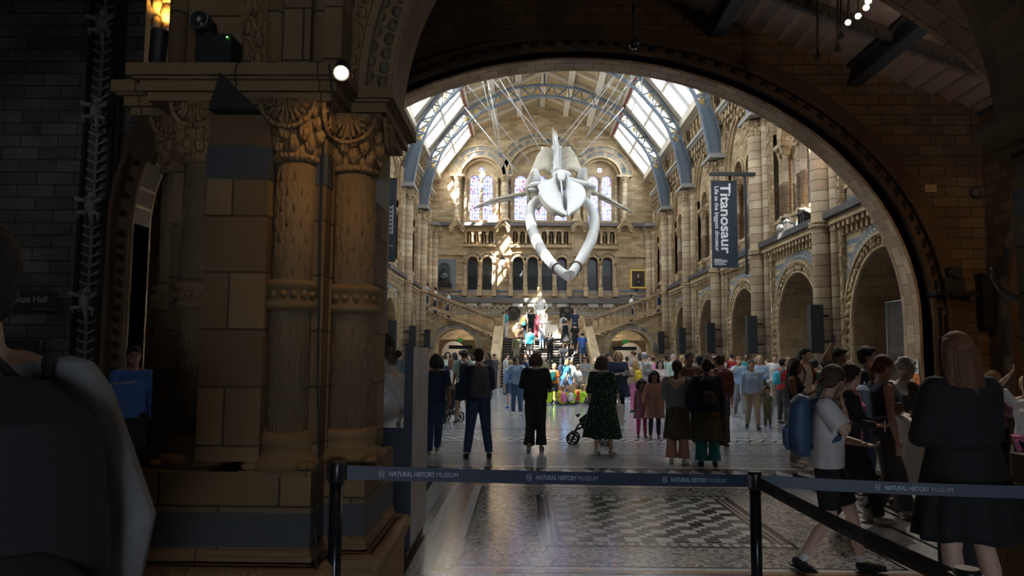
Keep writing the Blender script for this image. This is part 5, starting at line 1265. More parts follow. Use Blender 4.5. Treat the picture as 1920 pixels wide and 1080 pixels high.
# ------------------------------------------------------------------ ticket desk behind the near pier
KN = plain('kiosk_navy', (.012, .02, .04), .4); KP = plain('kiosk_grey_panel', (.30, .28, .27), .35)
t = empty('ticket_desk', (-1.2, 6.9, 0), 'dark navy reception desk with tall grey fins right of the near pier', 'desk')
mb = MB(); mb.box((-1.9, 6.35, .05), (-.98, 7.3, 1.06)); mb.build('cabinet', KN, t)
mb = MB(); mb.box((-1.92, 6.32, 0), (-.96, 7.34, .05)); mb.build('kick_plate', BLACK, t)
mb = MB(); mb.box((-.975, 6.3, .08), (-.93, 6.32, 1.74)); mb.box((-1.0, 6.30, .08), (-.975, 6.34, 1.74)); mb.build('edge_fin', KN, t)
for y0, y1 in ((6.34, 6.70), (6.75, 7.33)):
    mb = MB(); mb.box((-.97, y0, .08), (-.93, y1, 1.74)); mb.build('fin_panel', KP, t)
mb = MB(); mb.box((-1.7, 6.36, 1.07), (-1.0, 6.375, 1.62)); mb.build('screen_guard', GL, t)
PALEP = plain('pale_plastic', (.5, .5, .5), .4)
t = empty('card_terminal_arm', (-1.25, 6.55, 1.06), 'pale curved arm of a till screen on the reception desk', 'till')
mb = MB(); mb.tube([(-1.1, 6.6, 1.06), (-1.06, 6.6, 1.18), (-1.1, 6.6, 1.32), (-1.2, 6.62, 1.4)], .02, 8); mb.build('arm', PALEP, t)
mb = MB(); mb.bar((-1.33, 6.6, 1.26), (-1.02, 6.6, 1.44), .05, .03); mb.build('screen', PALEP, t)
# left desk with curved glass, signs
t = empty('donation_desk', (-3.6, 7.2, 0), 'dark donation counter with curved glass guard left of the near pier', 'counter')
p0 = at_y(165, 1000, 6.6); 
mb = MB(); a = at_y(160, 910, 6.6); b = at_y(290, 1000, 6.6); mb.box((a.x, 6.6, 0), (b.x, 7.6, a.z + .02)); mb.build('counter', plain('dark_teal_counter', (.012, .02, .028), .4), t)
mb = MB(); mb.box((a.x, 6.585, .08), (b.x, 6.6, a.z)); mb.build('front_panel', plain('dark_teal_print_panel', (.012, .035, .05), .5), t)
q = at_y(168, 940, 6.57); TX = plain('pale_sign_print', (.30, .32, .33)); TXD = plain('dim_sign_print', (.10, .12, .13))
text('lettering', 'Help us cre', q, .05, TXD, t, (1, 0, 0), (0, 0, 1)); text('lettering', 'both people', at_y(168, 952, 6.57), .05, TXD, t, (1, 0, 0), (0, 0, 1)); text('lettering', 'CS Sugges', at_y(162, 975, 6.57), .062, TX, t, (1, 0, 0), (0, 0, 1), bold=.001)
mb = MB(); G = [(178, 880), (178, 760), (186, 737), (205, 722), (256, 717), (256, 905), (200, 905)]
P = [at_y(x, y, 7.0) for x, y in G]; mb.face(P); mb.build('curved_glass', GL, t)
mb = MB(); mb.tube([at_y(x, y, 7.0) for x, y in ((178, 880), (178, 770), (183, 745), (195, 727), (210, 720), (256, 716))], .012, 8); mb.build('glass_rim', plain('bright_rim', (.35, .37, .38), .25), t)
t = empty('rail_stand', at_y(150, 780, 8.5), 'dark metal rails behind the donation counter', 'rail')
mb = MB()
for (x0, y0, x1, y1) in ((110, 760, 160, 752), (140, 785, 175, 777), (140, 800, 175, 799), (162, 745, 162, 850)): mb.bar(at_y(x0, y0, 8.5), at_y(x1, y1, 8.5), .03, .05)
mb.bar(at_y(162, 745, 8.5), (at_y(162, 745, 8.5).x, 8.5, 0), .05); mb.build('rails', plain('dim_metal', (.10, .10, .11), .35, .6), t)
def plate(px0, py0, px1, py1, Y, name, label, mat=BLACK):
    a, b = at_y(px0, py0, Y), at_y(px1, py1, Y); t = empty(name, (a.x, Y, b.z), label, 'sign'); mb = MB(); mb.box((a.x, Y - .02, b.z), (b.x, Y, a.z)); mb.build('board', mat, t); return t
t = plate(-40, 546, 107, 578, 11.9, 'direction_sign', 'black wall sign ending in tze Hall at the far left')
text('lettering', 'Hintze Hall', at_y(89, 562, 11.87), .15, TX, t, (1, 0, 0), (0, 0, 1), align='RIGHT', bold=.002)
t = plate(-20, 638, 73, 700, 10.5, 'payment_sign', 'dark sign with contactless payment waves symbol at left edge')
mb = MB(); c = at_y(36, 657, 10.47)
mb.lathe((c.x, c.y, c.z), [(.16, 0), (.168, .0)], 28, axis='y', ov=(1, .62), caps=False)
for k in range(4):
    r = .03 + k * .025; mb.tube([(c.x - .07 + r * math.cos(a_), c.y - .003, c.z + r * math.sin(a_)) for a_ in [(-.9 + 1.8 * j / 8) for j in range(9)]], .005, 5)
mb.bar(c + Vector((.05, -.003, .03)), c + Vector((.15, -.003, -.06)), .035, .004, up=(0, 1, 0)); mb.build('waves_symbol', plain('dim_symbol', (.12, .12, .12)), t)
# ------------------------------------------------------------------ blue whale skeleton
BONE = plain('pale_bone', (.66, .65, .62), .6, var=.12, scale=2.5, bump=.25); BONE2 = plain('tan_bone', (.50, .44, .34), .65, var=.25, scale=2, bump=.3); IRONR = plain('thin_iron_rod', (.16, .12, .09), .5)  # second bone tone is browner and darker than the pale one
C1 = lambda cx, cy: (960 + cx / 5.4, 230 + cy / 5.4)
C2 = lambda cx, cy: (870 + cx / 5.685, 340 + cy / 5.685)
def c1(cx, cy, Y): return at_y(*C1(cx, cy), Y)
def c2(cx, cy, Y): return at_y(*C2(cx, cy), Y)
wh = empty('whale_skeleton', (XC + .2, 31, 0), 'giant pale whale skeleton diving head first from the roof', 'skeleton')
def cr_spline(P, n=6):
    P = [Vector(p) for p in P]; out = []
    for i in range(len(P) - 1):
        p0 = P[max(i - 1, 0)]; p1 = P[i]; p2 = P[i + 1]; p3 = P[min(i + 2, len(P) - 1)]
        for j in range(n):
            t = j / n; out.append(.5 * ((2 * p1) + (p2 - p0) * t + (2 * p0 - 5 * p1 + 4 * p2 - p3) * t * t + (3 * p1 - p0 - 3 * p2 + p3) * t ** 3))
    out.append(P[-1]); return out
SKY_ = lambda cy: 33.4 - (cy - 500) / 435 * 4.2
def shield(rows, parent, name):
    """rows: (cy, xl, xr) bowed plate with thickness"""
    mb = MB(); F_, B_ = [], []
    m = 9
    for cy, xl, xr in rows:
        f, b = [], []
        for j in range(m):
            t = j / (m - 1); Y = SKY_(cy) + .5 * (abs(t - .45) * 1.3) ** 2 - .12
            p = c1(xl + (xr - xl) * t, cy, Y); f.append(p); b.append(p + Vector((0, .16, -.04)))
        F_.append(f); B_.append(b)
    mb.grid(F_, 0); mb.grid([r[::-1] for r in B_], 0)
    for a, b in ((F_[0], B_[0]), (F_[-1], B_[-1]), ([r[0] for r in F_], [r[0] for r in B_]), ([r[-1] for r in F_], [r[-1] for r in B_])): mb.grid([a, b], 0)
    mb.build(name, BONE, parent)
shield([(505, 415, 452), (545, 425, 458), (580, 380, 463), (605, 300, 468), (635, 258, 478), (665, 272, 486), (700, 283, 500), (740, 292, 516), (780, 315, 524), (815, 345, 528), (850, 388, 532), (880, 430, 538), (905, 470, 545), (925, 515, 552), (937, 543, 553)], wh, 'left_maxilla')
shield([(500, 548, 572), (545, 545, 575), (580, 538, 605), (605, 532, 660), (635, 530, 710), (665, 531, 733), (700, 534, 744), (740, 538, 748), (780, 545, 742), (815, 545, 720), (850, 548, 690), (880, 552, 660), (905, 558, 625), (925, 565, 592), (937, 572, 584)], wh, 'right_maxilla')
mb = MB(); mb.ball(c1(500, 530, 33.5), .36, 14, 0, (1.25, 1.2, .6)); 
for dx in (-26, -9, 9, 26): mb.tube([c1(500 + dx, 498, 33.0), c1(500 + dx * .8, 545, 32.5), c1(500 + dx * .6, 585, 32.0)], [.07, .09, .04], 8)
mb.tube([c1(495, 590, 31.9), c1(507, 690, 31.0), c1(518, 740, 30.6)], [.03, .035, .02], 8)
mb.build('nasal_bones', BONE, wh)
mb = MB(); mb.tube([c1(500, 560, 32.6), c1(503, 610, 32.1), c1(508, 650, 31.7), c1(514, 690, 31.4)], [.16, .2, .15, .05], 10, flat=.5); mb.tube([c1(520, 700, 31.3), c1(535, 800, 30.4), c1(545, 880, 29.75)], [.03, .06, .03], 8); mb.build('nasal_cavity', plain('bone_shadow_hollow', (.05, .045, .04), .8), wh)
mb = MB(); mb.tube(cr_spline([c1(440, 590, 33.2), c1(330, 622, 33.2), c1(240, 625, 33.4), c1(165, 650, 33.8)]), [.24] * 3 + [.22] * 6 + [.18] * 6 + [.15] * 3 + [.12], 10, flat=.7); mb.ball(c1(158, 660, 33.8), .22, 10, 0, (1, 1, .8)); mb.ball(c1(205, 680, 33.4), .17, 10, 0, (1.2, 1, .6))
mb.tube(cr_spline([c1(575, 585, 33.2), c1(680, 612, 33.2), c1(755, 622, 33.4), c1(815, 648, 33.8)]), [.24] * 3 + [.22] * 6 + [.18] * 6 + [.15] * 3 + [.12], 10, flat=.7); mb.ball(c1(812, 655, 33.8), .2, 10, 0, (1, 1, .8)); mb.ball(c1(770, 640, 33.4), .15, 10, 0, (1.2, 1, .6))
mb.build('orbital_arches', BONE, wh)
mb = MB()
mb.tube(cr_spline([c1(235, 660, 33.6), c1(225, 740, 33.6), c1(255, 790, 33.5)]), .2, 8); mb.build('jaw_hinge', BONE2, wh); mb = MB(); mb.tube(cr_spline([c1(760, 640, 33.6), c1(765, 720, 33.6), c1(745, 800, 33.5)]), .17, 8); mb.build('jaw_hinge', BONE2, wh); mb = MB()
mb.tube(cr_spline([c1(300, 740, 32.5), c1(340, 840, 31.9), c1(440, 935, 31.3)]), [.15] * 4 + [.12] * 8 + [.08], 8); mb.tube(cr_spline([c1(330, 800, 32.5), c1(420, 890, 31.9), c1(520, 945, 31.3)]), .09, 8)
mb.build('palate_bone', BONE2, wh)
for s_, P in (('left_mandible', [(775, 205), (722, 262), (706, 350), (716, 450), (745, 560), (790, 670), (850, 770), (930, 870), (1010, 945), (1100, 1008)]), ('right_mandible', [(1300, 225), (1362, 300), (1388, 400), (1385, 500), (1357, 620), (1310, 720), (1252, 820), (1195, 910), (1140, 1000)])):
    n = len(P); pts = [c2(x, y, 33.2 - 5.4 * (i / (n - 1)) ** .9) for i, (x, y) in enumerate(P)]
    pts = cr_spline(pts, 5); k = len(pts); mb = MB()
    mb.tube(pts, [.17 + .06 * math.sin(PI * min(i / k * 1.15, 1)) for i in range(k)], 14, flat=1.15); mb.ball(pts[0], .22, 10); mb.build(s_, BONE, wh)
    for f in (.42, .86):
        mb = MB(); i = int(k * f); d = (pts[i + 1] - pts[i]).normalized(); mb.tube([pts[i] - d * .03, pts[i] + d * .03], .25, 16); mb.build('mandible_band', IRONR, wh)
mb = MB(); mb.tube([c2(1095, 975, 27.9), c2(1145, 965, 27.9)], .09, 8); mb.tube([c2(1180, 940, 28.1), c2(1222, 990, 28.0)], .03, 6); mb.build('chin_support', BONE2, wh)
# ribs: hoops from the spine outwards and down, further back and higher for each pair
for i in range(11):
    f = i / 10; Y = 34.4 + i * .55
    vy = 500 - 22 * i; vx = 458 + 0 * i
    for sd in (-1, 1):
        reach = (305 - 6 * i) if sd < 0 else (305 - 8 * i)
        top = vy - 60 - 6 * i if i > 0 else vy
        P = [c1(vx + sd * 60, vy + 10, Y), c1(vx + sd * reach * .45, vy - 45 + i * 3, Y - .1), c1(vx + sd * reach * .75, vy + 0 + i * 6, Y - .3), c1(vx + sd * reach * .95, vy + 80 + i * 12, Y - .6), c1(vx + sd * reach * 1.02, vy + 170 + i * 16, Y - .8), c1(vx + sd * reach * .9, vy + 300 + i * 14, Y - .7)]
        if i > 1: P.append(c1(vx + sd * reach * .62, vy + 400 + i * 14, Y - .5))
        pts = cr_spline(P, 5); k = len(pts); mb = MB(); mb.tube(pts, [.085 - .03 * j / k for j in range(k)], 8, flat=1.5); mb.build('rib', BONE2, wh)
for sd, poly in ((-1, [(250, 458), (205, 470), (185, 520), (165, 600), (172, 645), (240, 630), (300, 598), (290, 540), (270, 490)]), (1, [(735, 448), (695, 468), (668, 520), (652, 595), (700, 605), (772, 612), (768, 540), (758, 470)])):
    mb = MB(); f_ = [c1(x, y, 33.9 + (1 if x < 230 or x > 740 else 0) * .3) for x, y in poly]; b_ = [p + Vector((0, .07, .02)) for p in f_]
    cF = sum(f_, Vector()) / len(f_) + Vector((0, -.2, 0)); cB = cF + Vector((0, .1, 0))
    for j in range(len(poly)):
        a, b = f_[j], f_[(j + 1) % len(poly)]; mb.face([a, b, cF], 0, None, True); a2_, b2_ = b_[j], b_[(j + 1) % len(poly)]; mb.face([b2_, a2_, cB], 0, None, True); mb.face([a, a2_, b2_, b])
    mb.build('shoulder_blade', BONE if sd < 0 else plain('grey_bone', (.42, .41, .39), .6, bump=.2), wh)
# vertebrae running up and back to the tail
NV = 40
for i in range(NV):
    f = i / (NV - 1); Y = 33.6 + 15.0 * 0 + i * .36
    if i < 22: cy = 495 - i * 10.5; cx = 460
    else: cy = 264 - (i - 22) * 10.5; cx = 455 - (i - 22) * 2.3
    hw = (105 + i * 3.0 if i < 20 else 160 if i < 22 else max(0, 60 - (i - 21) * 14)) if i > 2 else 60
    hr = hw * (.80 if i > 12 else 1)
    c = c1(cx, cy, Y); sc = Y / F / 5.4
    r = .20 if i < 24 else max(.08, .20 - (i - 24) * .008)
    mb = MB(); mb.tube([c + Vector((0, -.13, -.05)), c + Vector((0, .13, .05))], r, 10)
    sp = .75 if 6 < i < 26 else .45 if i < 32 else .15
    mb.bar(c + Vector((0, -.02, r * .6)), c + Vector((0, .18, r + sp * .85)), .07, .24, 0, up=(0, 1, 0))
    for sd, w in ((-1, hw), (1, hr)):
        if w * sc < .15: continue
        e = c1(cx + sd * w, cy - (18 if i > 12 else 5) + (14 if i < 6 else 0), Y + .1); m_ = (c + e) / 2 + Vector((0, 0, -.05))
        mb.tube([c, m_, e], [.07, .085 + .04 * (i > 6), .11 + .05 * (i > 6)], 8, flat=.45)
    mb.build('vertebra', BONE, wh)
for nm_, P, rr in (('left_flipper', [(700, 118), (620, 135), (530, 152), (400, 175), (300, 202), (200, 238), (95, 285)], (.22, .17, .15, .12, .11, .08, .025)), ('right_flipper', [(1320, 100), (1390, 122), (1450, 145), (1560, 198), (1620, 232), (1680, 265), (1795, 328)], (.2, .17, .14, .12, .09, .10, .02))):
    pts = [c2(x, y, 35 - .12 * i) for i, (x, y) in enumerate(P)]; mb = MB(); mb.tube(pts, list(rr), 10, flat=.6)
    for j in (1, 2, 4, 5): mb.ball(pts[j], rr[j] * 1.15, 8, 0, (1, .7, .85))
    a, b, c_ = pts[2], pts[4], pts[6]; o_ = Vector((0, .08, -.12)); mb.tube([a + o_, b + o_, c_ + o_ * .3], [.07, .06, .02], 8)
    mb.build(nm_, BONE2, wh)
WIRE = plain('steel_wire', (.55, .55, .54), .35, .5)
for k, (x0, y0, x1, y1, Ya, Yb) in enumerate(((864, 145, 994, 304, 32.2, 36), (881, 213, 969, 322, 37.9, 35.5), (900, 133, 937, 286, 32.2, 34.8), (912, 138, 1028, 269, 32.2, 40), (926, 128, 1012, 280, 37.9, 39), (939, 124, 1020, 262, 37.9, 41), (912, 136, 956, 362, 32.2, 34.6), (1174, 116, 1048, 265, 37.9, 41), (1173, 120, 1053, 274, 37.9, 40), (1183, 119, 1071, 302, 32.2, 38), (1187, 149, 1098, 258, 32.2, 38.5), (1196, 119, 1117, 272, 32.2, 37), (1212, 127, 1184, 210, 32.2, 34.5), (1159, 213, 1089, 291, 37.9, 36))):
    a = at_y(x0, y0, Ya); b = at_y(x1, y1, Yb); d = (a - b).normalized(); 
    hh = a + d * ((14.9 + 2.2 - a.z) / d.z if False else .6)
    mb = MB(); mb.tube([b, a + d * .6], .022, 6); mb.tube([a.lerp(b, .12), a.lerp(b, .16)], .045, 6)
    t = mb.build('suspension_cable', WIRE); tag(t, 'thin steel cable slanting down to the whale skeleton from the roof trusses on the %s' % ('left' if x0 < 1000 else 'right'), 'cable', 'suspension cables on the ' + ('left' if x0 < 1000 else 'right'))
# ------------------------------------------------------------------ statue, bust, portrait, plaques, lanterns
MARB = plain('white_marble', (.80, .78, .74), .5, bump=.1)
u0 = at_y(1013, 600, 48.9).x; zS = ZL
t = empty('marble_statue', (u0, 48.8, zS), 'white marble statue of a seated robed man at the head of the stairs', 'statue')
mb = MB(); mb.box((u0 - .62, 48.3, zS), (u0 + .62, 49.4, zS + 1.15)); mb.box((u0 - .7, 48.2, zS), (u0 + .7, 49.45, zS + .12)); mb.box((u0 - .68, 48.25, zS + 1.08), (u0 + .68, 49.42, zS + 1.2)); mb.build('pedestal', MARB, t)
def remesh(mb, name, mats, parent, vox=.02, smooth=4, sub=None):
    """fuse overlapping pieces into one continuous surface"""
    me = bpy.data.meshes.new(name + '_src'); me.from_pydata(mb.v, [], mb.f); me.update()
    bm = bmesh.new(); bm.from_mesh(me); bmesh.ops.remove_doubles(bm, verts=bm.verts, dist=1e-5); bmesh.ops.recalc_face_normals(bm, faces=bm.faces); bm.to_mesh(me); bm.free()
    o = bpy.data.objects.new(name + '_src', me); COL.objects.link(o)
    r = o.modifiers.new('r', 'REMESH'); r.mode = 'VOXEL'; r.voxel_size = vox; r.use_smooth_shade = True
    if smooth:
        s_ = o.modifiers.new('s', 'SMOOTH'); s_.iterations = smooth; s_.factor = .6
    dg = bpy.context.evaluated_depsgraph_get(); dg.update(); m2 = bpy.data.meshes.new_from_object(o.evaluated_get(dg)); m2.name = name
    bpy.data.objects.remove(o); bpy.data.meshes.remove(me)
    m2.materials.clear()
    for m in (mats if isinstance(mats, (list, tuple)) else [mats]): m2.materials.append(m)
    for p in m2.polygons: p.use_smooth = True
    if name is None: return m2
    ob = bpy.data.objects.new(name, m2)
    if parent is not None: COL.objects.link(ob); ob.parent = parent; ob.matrix_basis = parent_inv(parent)
    else: COL.objects.link(ob)
    return ob
mb = MB(); z = zS + 1.2; y = 48.8; k = 1.28
V = lambda a, b, c: (u0 + a * k, y + b * k, z + c * k)
mb.box(V(-.3, -.1, 0), V(.3, .35, .42))
mb.tube([V(0, .1, .35), V(0, .1, .55), V(0, .06, .8), V(0, .03, .98), V(0, 0, 1.08)], [.24, .22, .25, .2, .08], 14, flat=.75)
mb.tube([V(0, -.01, 1.05), V(0, -.02, 1.14)], .07, 10); mb.ball(V(0, -.03, 1.24), .115, 12, 0, (.9, 1.05, 1.2)); mb.ball(V(0, -.12, 1.14), .07, 8, 0, (1, .8, 1.5))
for s_ in (-1, 1):
    mb.tube([V(s_ * .13, .05, .42), V(s_ * .15, -.35, .46), V(s_ * .15, -.42, .38), V(s_ * .15, -.4, .03)], [.13, .12, .11, .08], 10); mb.ball(V(s_ * .15, -.5, .03), .07, 8, 0, (.8, 1.7, .6))
    mb.tube([V(s_ * .25, .04, .92), V(s_ * .33, 0, .68), V(s_ * .2, -.25, .55)], [.09, .08, .05], 10); mb.ball(V(s_ * .17, -.28, .54), .055, 8)
mb.tube([V(-.3, -.05, .5), V(0, -.25, .45), V(.28, -.1, .3), V(.3, -.3, .1)], [.12, .14, .12, .1], 10)
remesh(mb, 'seated_figure', MARB, t, .035, 3)
mb = MB(); b_ = at_y(1024, 630, 48.1); mb.box((b_.x - .0, 48.05, zS), (b_.x + .75, 48.12, zS + .95)); o = mb.build('white_board', plain('white_board', (.75, .73, .7))); tag(o, 'blank white board standing right of the marble statue', 'board')
BR = plain('dark_bronze', (.035, .03, .026), .4, .5, bump=.4, scale=8)
for i, (x0, x1) in enumerate(((950, 976), (1049, 1076))):
    a, b = at_y(x0, 581, YF), at_y(x1, 601.5, YF); t = empty('bronze_plaque', ((a.x + b.x) / 2, YF, b.z), ['arched dark bronze plaque left of the marble statue', 'arched dark bronze plaque with ornaments right of the marble statue'][i], 'plaque', 'bronze plaques')
    c = (a.x + b.x) / 2; w = (b.x - a.x) / 2
    mb = MB(); L_ = [(c - w, b.z), (c - w, a.z), (c - w * .8, a.z + .02)] + [(c - w * .75 * math.cos(PI * q / 10), a.z + .04 + .2 * math.sin(PI * q / 10)) for q in range(11)] + [(c + w * .8, a.z + .02), (c + w, a.z), (c + w, b.z)]
    mb.prism([L_], f3, -.08, 0); mb.build('plate', BR, t)
    mb = MB(); mb.lathe((c, YF - .09, a.z - .0), [(.16, .01), (.2, 0), (.2, -.02), (.16, -.03)], 16, axis='y'); mb.ball((c, YF - .09, a.z), .09, 8)
    for du in (-.28, .28): mb.ball((c + du, YF - .09, b.z + .35), .06, 8)
    mb.build('relief', plain('worn_bronze', (.09, .08, .07), .35, .5), t)
a, b = at_y(812, 486, YF), at_y(854, 541, YF); c = (a.x + b.x) / 2
t = empty('memorial_niche', (c, YF, b.z), 'blue grey stone niche with a dark bronze bust on the far wall at left', 'memorial')
mb = MB(); mb.prism([[(a.x, b.z), (b.x, b.z), (b.x, a.z), (a.x, a.z)], arch_loop(c, .38, a.z - .62, b.z + .45, 14)], f3, -.1, 0); mb.build('surround', SLATE, t)
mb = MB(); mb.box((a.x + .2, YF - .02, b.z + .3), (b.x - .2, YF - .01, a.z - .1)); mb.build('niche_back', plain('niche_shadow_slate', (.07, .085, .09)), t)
mb = MB(); q = b.z + .5; mb.tube([(c, YF - .2, q + .0), (c, YF - .2, q + .35), (c, YF - .2, q + .5), (c, YF - .2, q + .6)], [.3, .27, .1, .08], 12, flat=.5); mb.ball((c, YF - .22, q + .72), .13, 10, 0, (.9, 1, 1.15)); mb.ball((c, YF - .22, q + .80), .2, 10, 0, (1, 1, .2)); mb.tube([(c, YF - .22, q + .8), (c, YF - .22, q + .93)], [.12, .1], 10)
mb.tube([(c - .25, YF - .22, q + .3), (c - .1, YF - .4, q + .15), (c + .1, YF - .4, q + .15)], .07, 8); mb.tube([(c + .25, YF - .22, q + .3), (c + .12, YF - .4, q + .12)], .07, 8)
remesh(mb, 'bust', plain('green_bronze', (.045, .06, .055), .4, .4), t, .03, 2)
mb = MB(); mb.box((c - .48, YF - .3, b.z + .22), (c + .48, YF - .05, b.z + .5)); mb.box((c - .52, YF - .34, b.z + .16), (c + .52, YF - .02, b.z + .23))
for k in range(6): mb.ball((c - .35 + k * .14, YF - .31, b.z + .36), .06, 8)
mb.build('relief_shelf', BR, t)
a, b = at_y(1181.5, 505.5, YF), at_y(1211.5, 541, YF); c = (a.x + b.x) / 2
t = empty('framed_portrait', (c, YF, b.z), 'gilt framed portrait of an old bearded man in black on the far wall', 'painting')
mb = MB(); mb.prism([[(a.x, b.z), (b.x, b.z), (b.x, a.z), (a.x, a.z)], [(a.x + .1, b.z + .1), (a.x + .1, a.z - .1), (b.x - .1, a.z - .1), (b.x - .1, b.z + .1)]], f3, -.12, 0); mb.build('gilt_frame', GILT, t)
mb = MB(); mb.box((a.x + .09, YF - .05, b.z + .09), (b.x - .09, YF - .04, a.z - .09), 0)
d = lambda pts, mi, e: mb.prism([pts], f3, -.05 - e, -.045, mi)
d([(c - .3, b.z + .12), (c + .32, b.z + .12), (c + .25, b.z + .55), (c + .1, b.z + .75), (c - .1, b.z + .78), (c - .25, b.z + .5)], 1, .004)
d([(c + .06 * math.cos(k) - .0, b.z + .88 + .09 * math.sin(k)) for k in [2 * PI * j / 12 for j in range(12)]], 2, .006); d([(c - .05, b.z + .84), (c - .03, b.z + .7), (c + .03, b.z + .7), (c + .05, b.z + .84)], 3, .008)
d([(c - .05, b.z + .42), (c + .05, b.z + .38), (c + .07, b.z + .44), (c, b.z + .5)], 2, .006)
mb.build('canvas', [plain('umber_background', (.06, .028, .015), .5), plain('black_coat', (.01, .01, .01), .5), plain('painted_flesh', (.42, .28, .18), .5), plain('painted_beard', (.5, .47, .42), .5)], t)
p = at_y(1193, 544, YF); mb = MB(); mb.box((p.x - .13, YF - .03, p.z - .08), (p.x + .13, YF, p.z + .08)); mb.build('caption_plate', BLACK, t)
LANT = plain('lantern_glow_glass', (1, .8, .6), .3, emit=2.2, ecol=(1, .72, .5), alpha=1)
for i, (px, py) in enumerate(((942, 491), (1083, 490))):
    c = at_y(px, py, YF - .62); t = empty('wall_lantern', c, ['glowing wall lantern on an iron bracket left of the jaw bones', 'wall lantern mostly hidden behind the right jaw bone'][i], 'lantern')
    mb = MB(); mb.lathe(c, [(.12, -.22), (.2, .12)], 6, caps=False, smooth=False); mb.build('glass', LANT if i == 0 else plain('dull_lantern_glass', (.3, .28, .24), .3), t)
    mb = MB(); mb.lathe(c, [(.22, .12), (.23, .15), (.12, .3), (.05, .36), (.04, .42), (.0, .5)], 6, smooth=False)
    for k in range(6): a_ = k * PI / 3; mb.tube([c + Vector((.12 * math.cos(a_), .12 * math.sin(a_), -.22)), c + Vector((.2 * math.cos(a_), .2 * math.sin(a_), .12))], .014, 4)
    mb.lathe(c, [(.0, -.4), (.05, -.36), (.04, -.28), (.13, -.22)], 6); mb.tube([c + Vector((0, 0, -.3)), c + Vector((0, .0, -.75)), c + Vector((0, .3, -.95)), c + Vector((0, .6, -.8))], .03, 6)
    mb.build('iron_frame', BLACK, t)
    if i == 0: lamp('lantern_light', 'POINT', c + Vector((0, -.02, -.02)), 25, (1, .7, .4), .08)
# ------------------------------------------------------------------ people
SKIN = {'light': plain('light_skin', (.58, .38, .29), .5, var=.06), 'tan': plain('tan_skin', (.42, .26, .17), .5, var=.06), 'brown': plain('brown_skin', (.24, .13, .08), .5, var=.06), 'dark': plain('dark_skin', (.10, .055, .035), .5, var=.06)}
HAIR = {'black': (.012, .010, .009), 'brown': (.07, .038, .02), 'dark': (.03, .018, .011), 'blond': (.42, .29, .14), 'grey': (.38, .37, .36), 'ginger': (.32, .11, .035), 'lightbrown': (.15, .07, .028), 'none': (.3, .2, .15)}
COLR = {'navy': (.018, .03, .065), 'black': (.014, .014, .016), 'white': (.68, .68, .68), 'cream': (.60, .56, .46), 'grey': (.24, .25, .26), 'dgrey': (.07, .07, .075), 'blue': (.05, .14, .42), 'lblue': (.28, .42, .60), 'denim': (.05, .10, .20), 'ddenim': (.025, .045, .10), 'cyan': (.04, .42, .55), 'teal': (.02, .22, .22), 'mint': (.42, .60, .52), 'green': (.02, .075, .04), 'hivis': (.55, .85, .05), 'orange': (.85, .25, .04), 'yellow': (.75, .55, .04), 'pink': (.68, .20, .40), 'peach': (.55, .30, .24), 'mauve': (.40, .18, .24), 'red': (.55, .04, .04), 'maroon': (.14, .02, .03), 'wine': (.32, .05, .07), 'purple': (.22, .07, .38), 'khaki': (.30, .26, .18), 'beige': (.48, .40, .29), 'olive': (.17, .18, .08), 'brown': (.12, .07, .04), 'salmon': (.48, .24, .17), 'hotpink': (.65, .05, .25), 'camo': (.13, .15, .09), 'bluevest': (.03, .22, .62)}
WORD = {'navy': 'navy', 'dgrey': 'charcoal', 'lblue': 'light blue', 'denim': 'blue denim', 'ddenim': 'dark denim', 'mint': 'mint green', 'green': 'dark green', 'hivis': 'yellow hi-vis', 'wine': 'dark red', 'hotpink': 'bright pink', 'camo': 'camouflage', 'bluevest': 'bright blue'}
def cloth(c, rough=.85): return plain('cloth_' + c, COLR[c], rough, var=.14, scale=9, bump=.15, bscale=14)
def hairm(h): return plain('hair_' + h, HAIR[h], .68, var=.25, scale=30, bump=.5, bscale=60)
EYEW = plain('eye_white', (.6, .58, .55), .3); EYED = plain('iris_dark', (.03, .02, .015), .2); LIP = plain('lips', (.38, .15, .13), .5)
GREENDOT, _nt, _b = _mat('green_dotted_fabric')
_v = N(_nt, 'ShaderNodeTexVoronoi'); _v.inputs['Scale'].default_value = 24; _tc = N(_nt, 'ShaderNodeTexCoord'); _nt.links.new(_tc.outputs['Object'], _v.inputs['Vector'])
_nt.links.new(mix(_nt, mth(_nt, 'LESS_THAN', _v.outputs['Distance'], .28), (.008, .035, .018), (.16, .24, .15)), _b.inputs['Base Color']); _b.inputs['Roughness'].default_value = .9
PATT, _nt, _b = _mat('ochre_patterned_fabric')
_v = N(_nt, 'ShaderNodeTexVoronoi'); _v.inputs['Scale'].default_value = 16; _tc = N(_nt, 'ShaderNodeTexCoord'); _nt.links.new(_tc.outputs['Object'], _v.inputs['Vector'])
_nt.links.new(mix(_nt, _v.outputs['Distance'], (.16, .09, .03), (.03, .06, .04)), _b.inputs['Base Color']); _b.inputs['Roughness'].default_value = .9
def Rz(a): return Matrix.Rotation(a, 3, 'Z')
def Rx(a): return Matrix.Rotation(a, 3, 'X')
